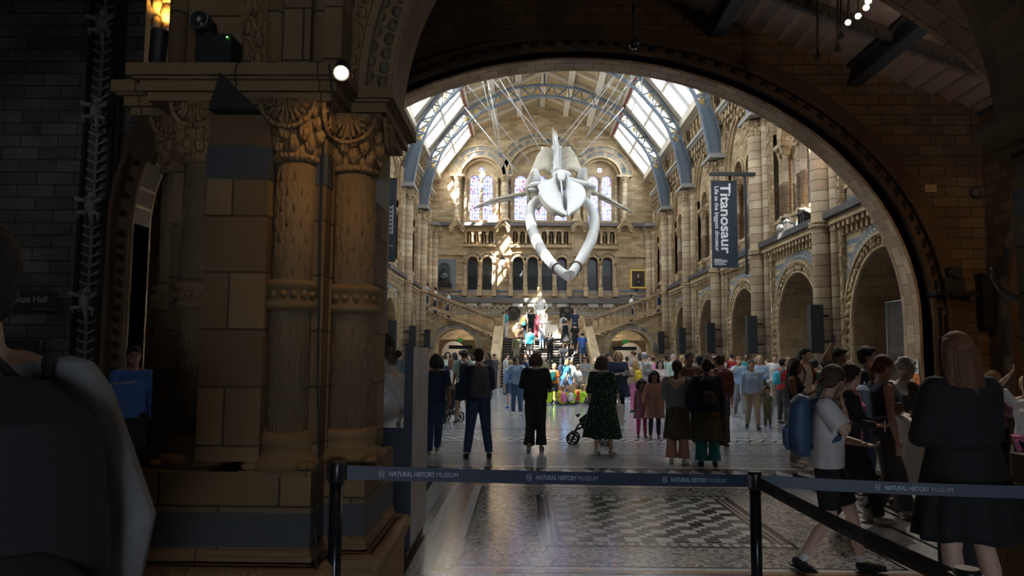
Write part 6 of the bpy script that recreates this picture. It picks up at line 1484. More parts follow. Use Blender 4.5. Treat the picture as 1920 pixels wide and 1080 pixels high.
ARM = {  # elbow and wrist offsets from the shoulder, x outward, y forward
 'down': ((.05, -.01, -.29), (.07, .03, -.53)), 'loose': ((.10, -.04, -.27), (.12, .08, -.49)),
 'fwd': ((.04, .05, -.28), (-.02, .27, -.20)), 'phone': ((.07, .12, -.24), (-.06, .27, -.02)), 'face': ((.10, .17, -.18), (-.07, .20, .06)),
 'fold': ((.06, .06, -.27), (-.20, .19, -.22)), 'hip': ((.20, -.06, -.20), (.08, .03, -.38)), 'swf': ((.04, .13, -.26), (.02, .30, -.42)), 'swb': ((.07, -.14, -.25), (.08, -.15, -.49)),
 'strap': ((.05, .18, -.21), (-.02, .13, .02)), 'up': ((.16, .05, .20), (.03, .05, .36)), 'book': ((.05, .04, -.28), (-.05, .26, -.30)), 'side': ((.2, 0, -.2), (.3, .12, -.36)), 'knee': ((.06, .18, -.2), (.0, .38, -.3)), 'back': ((.05, -.1, -.27), (-.05, -.2, -.45)), 'reach': ((.06, .2, -.19), (.04, .40, -.30))}
LEG = {  # knee and ankle offsets from the hip, toe pitch
 'st': ((.01, .01, -.44), (.02, -.02, -.83), 0), 'wide': ((.04, .01, -.44), (.09, -.02, -.82), 0), 'f': ((.01, .17, -.41), (.01, .24, -.80), .15), 'b': ((.0, -.03, -.44), (.01, -.36, -.74), -.7),
 'b2': ((.0, .02, -.44), (.01, -.22, -.79), -.35), 'sit': ((.04, .43, -.02), (.04, .50, -.40), 0), 'floor': ((.16, .30, .16), (.04, .42, -.10), 0), 'cross': ((.30, .24, .06), (-.05, .34, -.03), 0), 'stair': ((.01, .22, -.36), (.0, .12, -.70), 0)}
def person(px, hy, Y, label, yaw=0, skin='light', hair='brown', hs='short', top='grey', sleeve='short', bot='ddenim', kind='trousers', shoes='dgrey', arms=('down', 'down'), legs=('st', 'st'), lean=0, head=(0, 0), z0=0.0, loose=0, glasses=False, group='visitors', extra=None, hcol=None, wide=1.0, hem=None, H=None, x=None, cap=None, name='person', topmat=None, botmat=None, face=None, beard=False, sit=False):
    p0 = at_y(px, 760, Y) if x is None else Vector((x, Y, 0))
    if H is None: H = at_y(px, hy, Y).z - z0
    adult = H > 1.4
    if sit: Hs = H; 
    wide *= 1.06; s = (H / 1.685); lod = 0 if Y < 9.8 else 1 if Y < 16.5 else 2
    if sit: s = 1.0 if sit == 'adult' else .68; H = 1.72 * s; adult = sit == 'adult'
    hk = (.72 + .28 * s) if not adult else (.5 + .5 * s)
    yw = math.radians(yaw)
    seat = {'floor': .12, 'cross': .10, 'sit': .46}.get(legs[0], None) if sit else None
    root = empty(name, (p0.x, p0.y, z0), label, 'person', group, yw)
    vox = (.0072, .0105, .02)[lod]; sm = (2, 2, 3)[lod]
    def emit(mb, nm, mat, v=None, smooth=None, fuse=True):
        if fuse: o = remesh(mb, nm, mat, root, v or vox, sm if smooth is None else smooth)
        else: o = mb.build(nm, mat, root)
        o.matrix_basis = Matrix.Identity(4); return o
    ank = []; hipz = .90 * s
    lo = 0
    for sd, lg in zip((-1, 1), legs): lo = min(lo, LEG[lg][1][2])
    if seat is not None: hipz = seat * (s if legs[0] != 'sit' else 1)
    else: hipz = (-lo + .085) * s
    ln = math.radians(lean)
    PEL = Vector((0, 0, hipz + .05 * s)); Rl = Rx(-ln)
    tz = lambda v: PEL + Rl @ (Vector(v) * s)
    WST = tz((0, 0, .14)); CH = tz((0, .01, .33)); SHc = tz((0, 0, .46)); NB = tz((0, -.005, .51)); NT = tz((0, .015, .565)); 
    wsh = .175 * (1 if adult else .92)
    SH = [tz((sd * wsh, -.005, .44)) for sd in (-1, 1)]
    HIP = [PEL + Vector((sd * .088 * s, 0, -.05 * s)) for sd in (-1, 1)]
    HR = Rz(-math.radians(head[0])) @ Rx(-math.radians(head[1])); hkk = hk
    HC = NT + HR @ Vector((0, .018, .090)) * hkk
    hd = lambda v: HC + HR @ (Vector(v) * hkk)
    limbs = []
    for i, sd in enumerate((-1, 1)):
        e, w = ARM[arms[i]]; E = SH[i] + Rl @ Vector((e[0] * sd, e[1], e[2])) * s; Wr = SH[i] + Rl @ Vector((w[0] * sd, w[1], w[2])) * s
        k, a, tp = LEG[legs[i]]; K = HIP[i] + Vector((k[0] * sd, k[1], k[2])) * s; A = HIP[i] + Vector((a[0] * sd, a[1], a[2])) * s
        limbs.append((E, Wr, K, A, tp))
    fem = hs not in ('short', 'bald')
    # body
    mb = MB(); bw = wide
    mb.tube([PEL + Vector((0, 0, -.06 * s)), PEL + Vector((0, 0, .03 * s)), WST, CH, SHc, NB], [.11 * s, .15 * s * bw, .125 * s * bw, .15 * s * bw, .12 * s, .055 * s], 16, flat=.66, up=(0, 1, 0))
    mb.tube([NB - Vector((0, 0, .03 * s)), NT, hd((0, 0, -.04))], [.068 * s, .058 * s, .055 * hkk], 12)
    mb.ball(hd((0, -.012, .028)), .1 * hkk, 16, 0, (.80, .98, .98))
    F_ = lambda v, r, sc=(1, 1, 1), n=12: mb.tube([hd(v) - (HR @ Vector((0, 0, r * sc[2] * hkk * .8))), hd(v) - (HR @ Vector((0, 0, r * sc[2] * hkk * .3))), hd(v) + (HR @ Vector((0, 0, r * sc[2] * hkk * .3))), hd(v) + (HR @ Vector((0, 0, r * sc[2] * hkk * .8)))], [r * hkk * .6 * sc[0], r * hkk * sc[0], r * hkk * sc[0], r * hkk * .6 * sc[0]], n)
    F_((0, .022, -.035), .066, (1, 1, 1.15)); mb.ball(hd((0, .052, -.093)), .03 * hkk, 8)
    if lod < 2 or True:
        mb.tube([hd((0, .086, .012)), hd((0, .100, -.018)), hd((0, .094, -.034))], [.009 * hkk, .014 * hkk, .012 * hkk], 8)
        mb.tube([hd((-.045, .066, .024)), hd((0, .083, .027)), hd((.045, .066, .024))], .014 * hkk, 8)
        for sd in (-1, 1): mb.ball(hd((sd * .078, -.008, -.012)), .024 * hkk, 8, 0, (.45, .7, 1.2))
    for i, sd in enumerate((-1, 1)):
        E, Wr, K, A, tp = limbs[i]
        mb.tube([SH[i] - Vector((sd * .03, 0, 0)) * s, SH[i], SH[i].lerp(E, .35), E, E.lerp(Wr, .3), Wr], [.05 * s, .056 * s, .05 * s, .038 * s, .040 * s, .025 * s], 12)
        mb.tube([NB - Vector((0, 0, .02 * s)), NB.lerp(SH[i], .5) + Vector((0, 0, .012 * s)), SH[i]], [.045 * s, .042 * s, .045 * s], 10)
        mb.tube([HIP[i] + Vector((0, 0, .03 * s)), HIP[i].lerp(K, .3), K, K.lerp(A, .3) - Vector((0, .008 * s, 0)), A.lerp(K, .15), A], [.092 * s, .083 * s, .055 * s, .057 * s, .038 * s, .036 * s], 12)
        # hand
        d = (Wr - E).normalized(); up_ = Vector((0, 0, 1)) if abs(d.z) < .8 else Vector((0, 1, 0)); side_ = d.cross(up_).normalized(); nrm = side_.cross(d).normalized()
        pw = .036 * s; pl_ = .085 * s
        if arms[i] in ('down', 'loose', 'swb', 'swf', 'side'): side_, nrm = Vector((0, 1, 0)), Vector((-sd, 0, 0)); side_ = (side_ - d * side_.dot(d)).normalized(); nrm = side_.cross(d) * 1.0; nrm = nrm if nrm.x * sd < 0 else -nrm
        mb.tube([Wr, Wr + d * pl_ * .5, Wr + d * pl_], [.024 * s, .036 * s, .034 * s], 10, flat=.45, up=tuple(nrm)) if lod == 2 else None
        if lod == 2: mb.tube([Wr + d * pl_ * .9, Wr + d * pl_ * 1.4 + nrm * .02 * s, Wr + d * pl_ * 1.8 + nrm * .05 * s], [.03 * s, .026 * s, .014 * s], 8)
        else:
            for q in (-1.1, -.35, .4, 1.1): mb.tube([Wr, Wr + d * pl_ * .5 + side_ * q * .014 * s, Wr + d * pl_ + side_ * q * .020 * s], [.018 * s, .0165 * s, .0135 * s], 8)
            for q, fl_ in ((-1.1, .062), (-.35, .074), (.4, .078), (1.1, .068)):
                b0 = Wr + d * pl_ + side_ * q * .021 * s; c1_ = b0 + d * fl_ * .45 * s + nrm * .008 * s; c2_ = c1_ + d * fl_ * .32 * s + nrm * .022 * s; c3 = c2_ + d * fl_ * .15 * s + nrm * .024 * s
                mb.tube([b0, c1_, c2_, c3], [.0098 * s, .0092 * s, .0085 * s, .007 * s], 7)
            t0 = Wr + d * .022 * s + side_ * .024 * s; mb.tube([t0, t0 + d * .03 * s + side_ * .022 * s + nrm * .012 * s, t0 + d * .058 * s + side_ * .026 * s + nrm * .026 * s], [.014 * s, .0115 * s, .0085 * s], 8)
        if kind in ('barefoot',): pass
    emit(mb, 'body', SKIN[skin])
    # face details where the face can be seen
    if face or (face is None and lod < 2 and abs((yaw - head[0]) % 360 - 180) < 110) or (lod == 2 and abs((yaw - head[0]) % 360 - 180) < 60 and Y < 24):
        mb = MB()
        for sd in (-1, 1):
            mb.ball(hd((sd * .031, .075, .004)), .0125 * hkk, 8, 0, (1.1, .8, .75)); mb.ball(hd((sd * .031, .084, .004)), .0065 * hkk, 8, 1)
        emit(mb, 'eyes', [EYEW, EYED], fuse=False)
        mb = MB(); mb.tube([hd((-.023, .076, -.064)), hd((0, .089, -.061)), hd((.023, .076, -.064))], [.004 * hkk, .0075 * hkk, .004 * hkk], 8); emit(mb, 'mouth', LIP, fuse=False)
        mb = MB()
        for sd in (-1, 1): mb.tube([hd((sd * .012, .089, .030)), hd((sd * .032, .086, .034)), hd((sd * .05, .072, .028))], [.004 * hkk, .0045 * hkk, .003 * hkk], 6)
        emit(mb, 'eyebrows', hairm(hair if hair not in ('none', 'grey') else 'brown'), fuse=False)
    if glasses:
        mb = MB()
        for sd in (-1, 1): mb.tube([hd((sd * .033 + .02 * math.cos(a_), .096, .004 + .015 * math.sin(a_))) for a_ in [2 * PI * j / 10 for j in range(11)]], .003 * hkk, 5); mb.tube([hd((sd * .053, .094, .008)), hd((sd * .078, -.01, .01))], .003 * hkk, 5)
        emit(mb, 'glasses', BLACK, fuse=False)
    if beard:
        mb = MB(); mb.ball(hd((0, .045, -.085)), .05 * hkk, 10, 0, (1.05, .9, .9)); mb.tube([hd((-.07, .0, -.03)), hd((-.055, .035, -.075)), hd((0, .07, -.11)), hd((.055, .035, -.075)), hd((.07, .0, -.03))], .018 * hkk, 8); emit(mb, 'beard', hairm(hair))
    # hair
    if hs != 'bald':
        mb = MB(); mb.ball(hd((0, -.022, .042)), .106 * hkk, 16, 0, (.84, .96, .95))
        if hs == 'short': mb.ball(hd((0, -.045, -.012)), .090 * hkk, 12, 0, (.88, .8, .95)); mb.tube([hd((-.05, .055, .085)), hd((0, .07, .095)), hd((.05, .055, .085))], .028 * hkk, 8)
        if hs == 'curly':
            rnd = random.Random(int(px))
            for q in range(46):
                a_ = rnd.uniform(0, 2 * PI); zz = rnd.uniform(-.06, .12); rr = math.sqrt(max(0, .105 ** 2 - (zz - .03) ** 2)) ; v_ = (rr * .9 * math.cos(a_), -.02 + rr * math.sin(a_), zz)
                if v_[1] > .05 and zz < .05: continue
                mb.ball(hd(v_), rnd.uniform(.018, .03) * hkk, 7)
        if hs in ('bob', 'long', 'mid', 'vlong'):
            L_ = {'bob': -.12, 'mid': -.20, 'long': -.30, 'vlong': -.56}[hs]
            bk = (0, -.09, -.02)
            for q in (-2, -1, 0, 1, 2):
                x_ = q * .034; yb = -.085 + abs(q) * .022
                mb.tube([hd((x_ * .8, yb * .6, .08)), hd((x_ * 1.2, yb - .01, .0)), hd((x_ * 1.35, yb - .02 - (.02 if hs in ('long', 'vlong') else 0), L_ * .5)), hd((x_ * 1.35 + .008 * math.sin(q * 9), yb - .035 - (.015 if hs == 'vlong' else 0), L_))], [.04 * hkk, .046 * hkk, .042 * hkk, .020 * hkk], 9)
            for sd in (-1, 1): mb.tube([hd((sd * .05, .05, .10)), hd((sd * .082, .015, .03)), hd((sd * .086, .0, -.06)), hd((sd * .08, -.01, L_ * .8))], [.018 * hkk, .022 * hkk, .024 * hkk, .014 * hkk], 8)
            if face == 'fringe': mb.tube([hd((-.055, .06, .055)), hd((0, .082, .055)), hd((.055, .06, .055))], .022 * hkk, 8)
        if hs == 'bun': mb.ball(hd((0, -.045, -.0)), .085 * hkk, 12, 0, (.88, .8, .95)); mb.ball(hd((0, -.135, .04)), .042 * hkk, 10)
        if hs == 'lowbun': mb.ball(hd((0, -.045, -.0)), .085 * hkk, 12, 0, (.88, .8, .95)); mb.ball(hd((0, -.12, -.03)), .038 * hkk, 10)
        if hs in ('pony', 'lpony'): 
            mb.ball(hd((0, -.045, -.0)), .085 * hkk, 12, 0, (.88, .8, .95)); l_ = -.2 if hs == 'pony' else -.34
            mb.tube([hd((0, -.10, .03)), hd((0, -.135, -.03)), hd((0, -.135, l_ * .6)), hd((0, -.12, l_))], [.025 * hkk, .032 * hkk, .028 * hkk, .01 * hkk], 9)
        emit(mb, 'hair', hairm(hair))
        if lod == 0 and hs in ('vlong', 'long', 'lowbun', 'pony', 'curly'):
            mb = MB(); rnd = random.Random(3)
            L2 = {'vlong': -.57, 'long': -.31}.get(hs)
            if L2:
                for q in range(60):
                    x_ = rnd.uniform(-.085, .085); yb = -.095 + abs(x_) * .35
                    mb.tube([hd((x_ * .6, yb * .7, .11)), hd((x_ * 1.05, yb - .03, .0)), hd((x_ * 1.15, yb - .045 - (.015 if hs == 'vlong' else 0), L2 * .5)), hd((x_ * 1.15 + rnd.uniform(-.015, .015), yb - .05, L2 * rnd.uniform(.85, 1.05)))], [.006 * hkk, .008 * hkk, .008 * hkk, .002 * hkk], 5)
                emit(mb, 'loose_strands', hairm(hair), fuse=False)
    if cap:
        mb = MB(); mb.lathe(hd((0, -.015, .045)), [(.097 * hkk, 0), (.095 * hkk, .035 * hkk), (.07 * hkk, .075 * hkk), (.02 * hkk, .09 * hkk), (.001, .091 * hkk)], 16)
        if cap[1]: f_ = HR @ Vector((0, cap[1], 0)); mb.tube([hd((0, .06 * cap[1], .055)), hd((0, .15 * cap[1], .045))], [.07 * hkk, .055 * hkk], 12, flat=.12, up=(0, 0, 1))
        emit(mb, 'cap', cloth(cap[0]), fuse=False)
    # top
    tm = topmat or cloth(top); g = (.012 + loose) * s
    mb = MB()
    if sleeve != 'none' or True:
        low = -.07 if kind not in ('dress',) else .0
        mb.tube([PEL + Vector((0, 0, low * s)), PEL + Vector((0, 0, .04 * s)), WST, CH, SHc, NB - Vector((0, 0, .015 * s))], [.148 * s * bw + g, .156 * s * bw + g, .132 * s * bw + g * 1.3, .158 * s * bw + g, .128 * s + g, (.064 if sleeve != 'none' else .07) * s], 18, flat=.68, up=(0, 1, 0))
        if fem and adult: 
            for sd in (-1, 1): mb.ball(tz((sd * .065, .10, .31)), .06 * s, 10)
        for i, sd in enumerate((-1, 1)):
            E, Wr = limbs[i][:2]
            if sleeve != 'none': mb.tube([NB - Vector((0, 0, .05 * s)), NB.lerp(SH[i], .5) + Vector((0, 0, -.002 * s)), SH[i]], [.045 * s, .05 * s, .05 * s], 10); mb.ball(SH[i], .062 * s + g * .5, 10)
            if sleeve == 'short': P_ = [SH[i] - Vector((sd * .0, 0, 0)) * s, SH[i].lerp(E, .08), SH[i].lerp(E, .35), SH[i].lerp(E, .72)]; R_ = [.055, .062, .062, .066]
            elif sleeve == 'long': P_ = [SH[i] - Vector((sd * .0, 0, 0)) * s, SH[i].lerp(E, .08), SH[i].lerp(E, .5), E, E.lerp(Wr, .5), E.lerp(Wr, .95)]; R_ = [.055, .061, .057, .052, .048, .04]
            elif sleeve == 'elbow': P_ = [SH[i] - Vector((sd * .0, 0, 0)) * s, SH[i].lerp(E, .08), SH[i].lerp(E, .5), E, E.lerp(Wr, .15)]; R_ = [.055, .062, .062, .062, .06]
            else: P_ = [SH[i] - Vector((sd * .08, 0, .0)) * s, SH[i] - Vector((sd * .03, 0, 0)) * s]; R_ = [.05, .05]
            mb.tube(P_, [r * s + g * .6 for r in R_], 12)
    emit(mb, {'dress': 'dress_bodice'}.get(kind, 'shirt') if sleeve != 'long' else 'jacket' if loose > .01 else 'long_sleeved_top', tm, vox * 1.15)
    # bottom
    bm_ = botmat or cloth(bot)
    def skirt(zt, zb, r0, r1, mat, nm, folds=14, amp=.06):
        mb = MB(); rows = []; nn = 56; k_ = 10
        ctr_t = Vector((WST.x, WST.y, 0)); ctr_b = Vector((PEL.x, (limbs[0][3].y + limbs[1][3].y) / 2 * .4, 0))
        for q in range(k_ + 1):
            t = q / k_; z = zt + (zb - zt) * t; r = r0 + (r1 - r0) * (t ** .8); c_ = ctr_t.lerp(ctr_b, t)
            rows.append([Vector((c_.x + r * math.cos(a_) * (1 + amp * t * math.sin(folds * a_ + .5 * math.sin(3 * a_))), c_.y + r * .74 * math.sin(a_) * (1 + amp * t * math.sin(folds * a_ + .5 * math.sin(3 * a_))), z + .01 * math.sin(5 * a_) * t)) for a_ in [2 * PI * j / nn for j in range(nn)]])
        inner = [[c2 + (Vector((PEL.x, PEL.y, c2.z)) - c2) * .05 for c2 in r_] for r_ in rows]
        mb.grid(rows, 0, True); mb.grid([r_[::-1] for r_ in inner], 0, True); mb.grid([rows[-1], inner[-1]], 0, True); mb.fan(rows[0], 0)
        emit(mb, nm, mat, fuse=False)
    if kind in ('trousers', 'leggings', 'shorts', 'wide'):
        mb = MB(); q = {'trousers': .016, 'leggings': .007, 'shorts': .024 if bot != 'black' or lod else .012, 'wide': .03}[kind] * s
        mb.tube([PEL + Vector((0, 0, -.09 * s)), PEL, PEL + Vector((0, 0, .09 * s))], [.12 * s + q * .5, .155 * s * bw + q * .5, .138 * s * bw + q * .3], 16, flat=.68, up=(0, 1, 0))
        for i in (0, 1):
            E, Wr, K, A, tp = limbs[i]
            if kind == 'shorts': P_ = [HIP[i] + Vector((0, 0, .03 * s)), HIP[i].lerp(K, .4), HIP[i].lerp(K, .82)]; R_ = [.095 * s + q * .4, .085 * s + q, .072 * s + q]
            else: P_ = [HIP[i] + Vector((0, 0, .03 * s)), HIP[i].lerp(K, .4), K, K.lerp(A, .5), K.lerp(A, .97)]; R_ = [.095 * s + q * .4, .083 * s + q, .058 * s + q * 1.1, .052 * s + q * 1.25, (.04 * s + q * 1.4) if kind != 'wide' else .06 * s + q * 1.6]
            mb.tube(P_, R_, 12)
        emit(mb, kind if kind != 'wide' else 'loose_trousers', bm_, vox * 1.15)
    if kind in ('skirt', 'dress'):
        zb = (hem if hem is not None else .45) * s + (0 if not sit else 0)
        skirt((hipz + .17 * s), max(zb, .12 * s), .135 * s * bw + g, .135 * s * bw + g + (hipz + .17 * s - zb) * (.20 if kind == 'skirt' else .22), (tm if kind == 'dress' else bm_), 'skirt')
    if extra and 'socks' in extra:
        mb = MB()
        for i in (0, 1): E, Wr, K, A, tp = limbs[i]; mb.tube([A.lerp(K, .16), A.lerp(K, .08), A], [.043 * s, .042 * s, .043 * s], 12)
        emit(mb, 'socks', cloth('white'))
    if extra and 'legs' in extra:
        mb = MB()
        for i in (0, 1):
            E, Wr, K, A, tp = limbs[i]; mb.tube([HIP[i], HIP[i].lerp(K, .4), K, K.lerp(A, .35), K.lerp(A, .96)], [.098 * s, .090 * s, .062 * s, .063 * s, .045 * s], 12)
        emit(mb, 'leggings', cloth(extra['legs']), vox * 1.1)
    if extra and 'tunic' in extra: skirt(hipz + .15 * s, .42 * s, .17 * s, .25 * s, PATT, 'tunic_hem', 9, .05)
    # shoes
    for i, sd in enumerate((-1, 1)):
        A, tp = limbs[i][3], limbs[i][4]; Rf = Rx(tp); c = A; toe = Rf @ Vector((0, 1, 0)); dn = Rf @ Vector((0, 0, -1))
        out = Vector((sd * .12, 0, 0)); toe = (toe + out).normalized()
        mb = MB(); q = s * (1 if adult else 1.0)
        mb.tube([c - toe * .055 * q + dn * .035 * q, c + dn * .03 * q, c + toe * .06 * q + dn * .042 * q, c + toe * .13 * q + dn * .055 * q, c + toe * .175 * q + dn * .058 * q], [.036 * q, .046 * q, .044 * q, .040 * q, .022 * q], 12, flat=.82, up=tuple(-dn)); mb.tube([c + dn * .0 * q, c + dn * .045 * q], [.040 * q, .042 * q], 10)
        o = emit(mb, 'shoe', cloth(shoes) if shoes not in ('white',) else plain('white_trainer', (.62, .62, .60), .5), min(vox, .014))
        mb = MB(); mb.tube([c - toe * .08 * q + dn * .078 * q, c - toe * .03 * q + dn * .078 * q, c + toe * .1 * q + dn * .078 * q, c + toe * .185 * q + dn * .076 * q], [.028 * q, .04 * q, .046 * q, .026 * q], 12, flat=.22, up=tuple(-dn)); emit(mb, 'sole', plain('pale_sole', (.5, .48, .44), .6) if shoes != 'black' else BLACK, fuse=False)
        if lod == 0 and shoes in ('white', 'black'):
            mb = MB()
            for k in range(5): p_ = c + toe * (.035 + .018 * k) * q + dn * (-.004 + .0085 * k) * q; mb.tube([p_ - Vector((.02, 0, 0)) * q, p_ + dn * (-.006) * q, p_ + Vector((.02, 0, 0)) * q], .0035, 5)
            emit(mb, 'laces', plain('white_lace', (.65, .65, .65), .7), fuse=False)
    info = dict(root=root, s=s, PEL=PEL, CH=CH, SH=SH, SHc=SHc, limbs=limbs, emit=emit, hd=hd, WST=WST, tz=tz, g=g, M=Matrix.Translation((p0.x, p0.y, z0)) @ Matrix.Rotation(yw, 4, 'Z'), yaw=yw, vox=vox)
    return info
def backpack(P, col, label, big=1.0, one=None, side=0, name='backpack', group=None, drop=0, pocket=None):
    s, M_ = P['s'], P['M']; s = max(s, .8) if big else s
    c = P['tz']((side, -.20 - .01 * big, .26 - drop)); root = empty(name, M_ @ c, label, 'bag', group, P['yaw'])
    L_ = M_; m = cloth(col, .6) 
    def put(o): o.parent = root; o.matrix_basis = Matrix.Translation(-c)
    q = s * big; mb = MB()
    mb.tube([c + Vector((0, .01, -.23)) * q, c + Vector((0, 0, -.18)) * q, c + Vector((0, -.01, 0)) * q, c + Vector((0, 0, .16)) * q, c + Vector((0, .02, .22)) * q], [.10 * q, .145 * q, .15 * q, .135 * q, .07 * q], 16, flat=.62, up=(0, 1, 0))
    o = remesh(mb, 'pack', m, None, max(P['vox'], .009), 2); put(o)
    mb = MB(); mb.tube([c + Vector((0, -.085, -.19)) * q, c + Vector((0, -.1, -.14)) * q, c + Vector((0, -.1, -.03)) * q, c + Vector((0, -.08, .01)) * q], [.07 * q, .10 * q, .10 * q, .06 * q], 14, flat=.4, up=(0, 1, 0)); o = remesh(mb, 'pocket', cloth(pocket) if pocket else m, None, max(P['vox'], .009), 1); put(o)
    for i, sd in enumerate((-1, 1)):
        if one is not None and one != sd: continue
        S_ = P['SH'][i] - Vector((sd * .055, 0, 0)) * P['s']
        mb = MB(); mb.tube([c + Vector((sd * .08, .08, .17)) * q, S_ + Vector((0, -.05, .055)) * P['s'], S_ + Vector((0, .04, .05)) * P['s'], S_ + Vector((sd * .02, .12, -.08)) * P['s'], S_ + Vector((sd * .06, .10, -.25)) * P['s'], c + Vector((sd * .11, .08, -.15)) * q], .026 * P['s'], 8, flat=.3, up=(1, 0, 0)); o = mb.build('strap', m); put(o)
    mb = MB(); mb.tube([c + Vector((-.03, .03, .225)) * q, c + Vector((0, .03, .26)) * q, c + Vector((.03, .03, .225)) * q], .008 * q, 6); o = mb.build('grab_handle', m); put(o)
    return root
def held(P, hand, mb, name, label, mat, cat):
    """mb is written around the hand in the person's own frame"""
    Wr = P['limbs'][hand][1]; E = P['limbs'][hand][0]; c = Wr + (Wr - E).normalized() * .09 * P['s']
    o = mb(c).build(name, mat); o.matrix_world = P['M']; tag(o, label, cat); 
    o.location = P['M'].translation; return o
def phone(P, hand, label): 
    def f(c): mb = MB(); mb.bar(c + Vector((0, .01, -.07)), c + Vector((0, .03, .08)), .075, .012, 0, up=(1, 0, 0)) if False else mb.box(c + Vector((-.037, .005, -.06)), c + Vector((.037, .016, .085))); return mb
    return held(P, hand, f, 'phone', label, BLACK, 'phone')
SK = 'tan'
# --- nearest people, right side
P = person(1548, 692, 6.1, 'girl in white tee and black cycling shorts stepping along with big blue backpack', yaw=-118, hair='brown', hs='lowbun', top='white', sleeve='short', bot='black', kind='shorts', shoes='black', arms=('book', 'strap'), legs=('f', 'b2'), loose=.03, lean=3, head=(-50, 14), group='visitors walking on the right', H=1.58, extra={'socks': 1})
backpack(P, 'denim', 'large blue backpack on the girl in white tee', 1.15, name='backpack')
text('lettering', 'NIRV', P['M'] @ P['tz']((.105, .182, .30)), .085, plain('dark_print_ink', (.05, .05, .06)), P['root'], P['M'].to_3x3() @ Vector((-1, 0, 0)), (0, 0, 1), bold=.002)
P = person(1594, 688, 7.75, 'young woman in pink top and open black cardigan glancing towards the camera', yaw=-118, hair='dark', hs='lowbun', top='pink', sleeve='none', bot='black', kind='trousers', shoes='white', arms=('book', 'book'), legs=('f', 'b2'), head=(-48, 0), group='visitors walking on the right')
mb = MB(); sh = P['SH']; tz = P['tz']
for i, sd in enumerate((-1, 1)):
    E, Wr = P['limbs'][i][:2]; mb.tube([sh[i] - Vector((sd * .05, 0, 0)), sh[i], sh[i].lerp(E, .5), E, E.lerp(Wr, .5), E.lerp(Wr, .95)], [.066, .07, .064, .056, .05, .042], 12)
    mb.tube([tz((sd * .10, .03, .44)), tz((sd * .13, .05, .28)), tz((sd * .15, .02, .05)), tz((sd * .16, .0, -.16))], [.07, .085, .085, .07], 12)
mb.tube([tz((0, -.05, .44)), tz((0, -.05, .28)), tz((0, -.05, .05)), tz((0, -.05, -.16))], [.12, .15, .15, .14], 14, flat=.55, up=(0, 1, 0)); P['emit'](mb, 'cardigan', cloth('black'))
def leaflet(c): m_ = MB(); m_.box(c + Vector((-.07, -.005, -.05)), c + Vector((.07, .004, .05)), 0); m_.box(c + Vector((-.05, .004, -.03)), c + Vector((.01, .006, .02)), 1); m_.box(c + Vector((-.06, -.007, -.04)), c + Vector((.03, -.005, .0)), 1); return m_
held(P, 1, leaflet, 'folded_map', 'folded white and coloured leaflet in the hand of the pink topped woman', [plain('paper_white', (.6, .6, .6)), plain('leaflet_print', (.35, .12, .12))], 'leaflet')
P = person(1655, 672, 8.0, 'woman in dark sleeveless top and grey jeans in profile, bracelet on wrist', yaw=-92, hair='lightbrown', hs='pony', top='black', sleeve='none', bot='dgrey', kind='wide', shoes='white', arms=('down', 'down'), legs=('f', 'b2'), head=(0, 3), group='visitors walking on the right')
mb = MB(); Wr = P['limbs'][0][1]; mb.tube([Wr + Vector((.032 * math.cos(a_), .032 * math.sin(a_), .01)) for a_ in [2 * PI * j / 12 for j in range(13)]], .005, 6); P['emit'](mb, 'bracelet', plain('silver_band', (.7, .7, .7), .3, .8), fuse=False)
backpack(P, 'lblue', 'pale denim backpack on woman in dark sleeveless top', .9)
P = person(1696, 676, 8.7, 'person with curly grey hair in white wrap skirt walking right', yaw=-85, hair='grey', hs='curly', top='dgrey', sleeve='long', bot='white', kind='skirt', hem=.30, shoes='brown', arms=('down', 'fwd'), legs=('f', 'b2'), head=(0, 5), loose=.01, glasses=True, group='visitors walking on the right')
mb = MB(); tz = P['tz']; mb.tube([tz((-.17, -.05, .46)), tz((-.08, -.12, .42)), tz((.1, -.1, .44)), tz((.17, .0, .40)), tz((.05, .12, .36)), tz((-.12, .1, .40))], [.06, .08, .08, .07, .06, .05], 10); P['emit'](mb, 'white_shawl', cloth('white'))
t = empty('draped_bag', P['M'] @ tz((-.2, .08, -.02)), 'yellow and teal patterned bag hanging beside the curly grey haired person', 'bag'); c = P['M'] @ tz((-.22, .08, .02))
for k, (cl, dx, dz) in enumerate((('yellow', .03, -.05), ('teal', -.03, .06), ('red', .06, .02))): mb = MB(); mb.ball((c.x + dx, c.y - .02 * k, c.z + dz), .11, 12, 0, (.9, .7, 1.5)); remesh(mb, 'panel', cloth(cl), t, .012, 2)
person(1624, 659, 9.3, 'tall man in navy tee with thick black hair behind the two young women', yaw=-110, skin='tan', hair='black', hs='short', top='navy', bot='ddenim', arms=('down', 'down'), group='visitors walking on the right')
P = person(1574, 662, 10.9, 'person in dark navy shirt holding up a purple phone', yaw=-150, skin='tan', hair='black', hs='short', top='navy', sleeve='short', bot='dgrey', arms=('down', 'up'), group='visitors walking on the right')
def pph(c): m_ = MB(); m_.box(c + Vector((-.04, -.0, -.03)), c + Vector((.04, .012, .1))); return m_
held(P, 1, pph, 'raised_phone', 'purple phone held above the crowd at right', cloth('purple', .3), 'phone')
person(1490, 680, 11.7, 'woman with long black hair and black vest standing beside the blue backpack', yaw=-120, skin='brown', hair='black', hs='vlong', top='black', sleeve='none', bot='khaki', kind='trousers', shoes='white', arms=('fwd', 'fold'), legs=('wide', 'st'), head=(-10, 0))
P = person(1509, 659, 13.6, 'young man with tousled hair and cream tee behind the black haired woman', yaw=-140, hair='dark', hs='short', top='cream', bot='dgrey', arms=('fwd', 'down'))
backpack(P, 'maroon', 'dark red backpack on the tousled haired young man', .9)
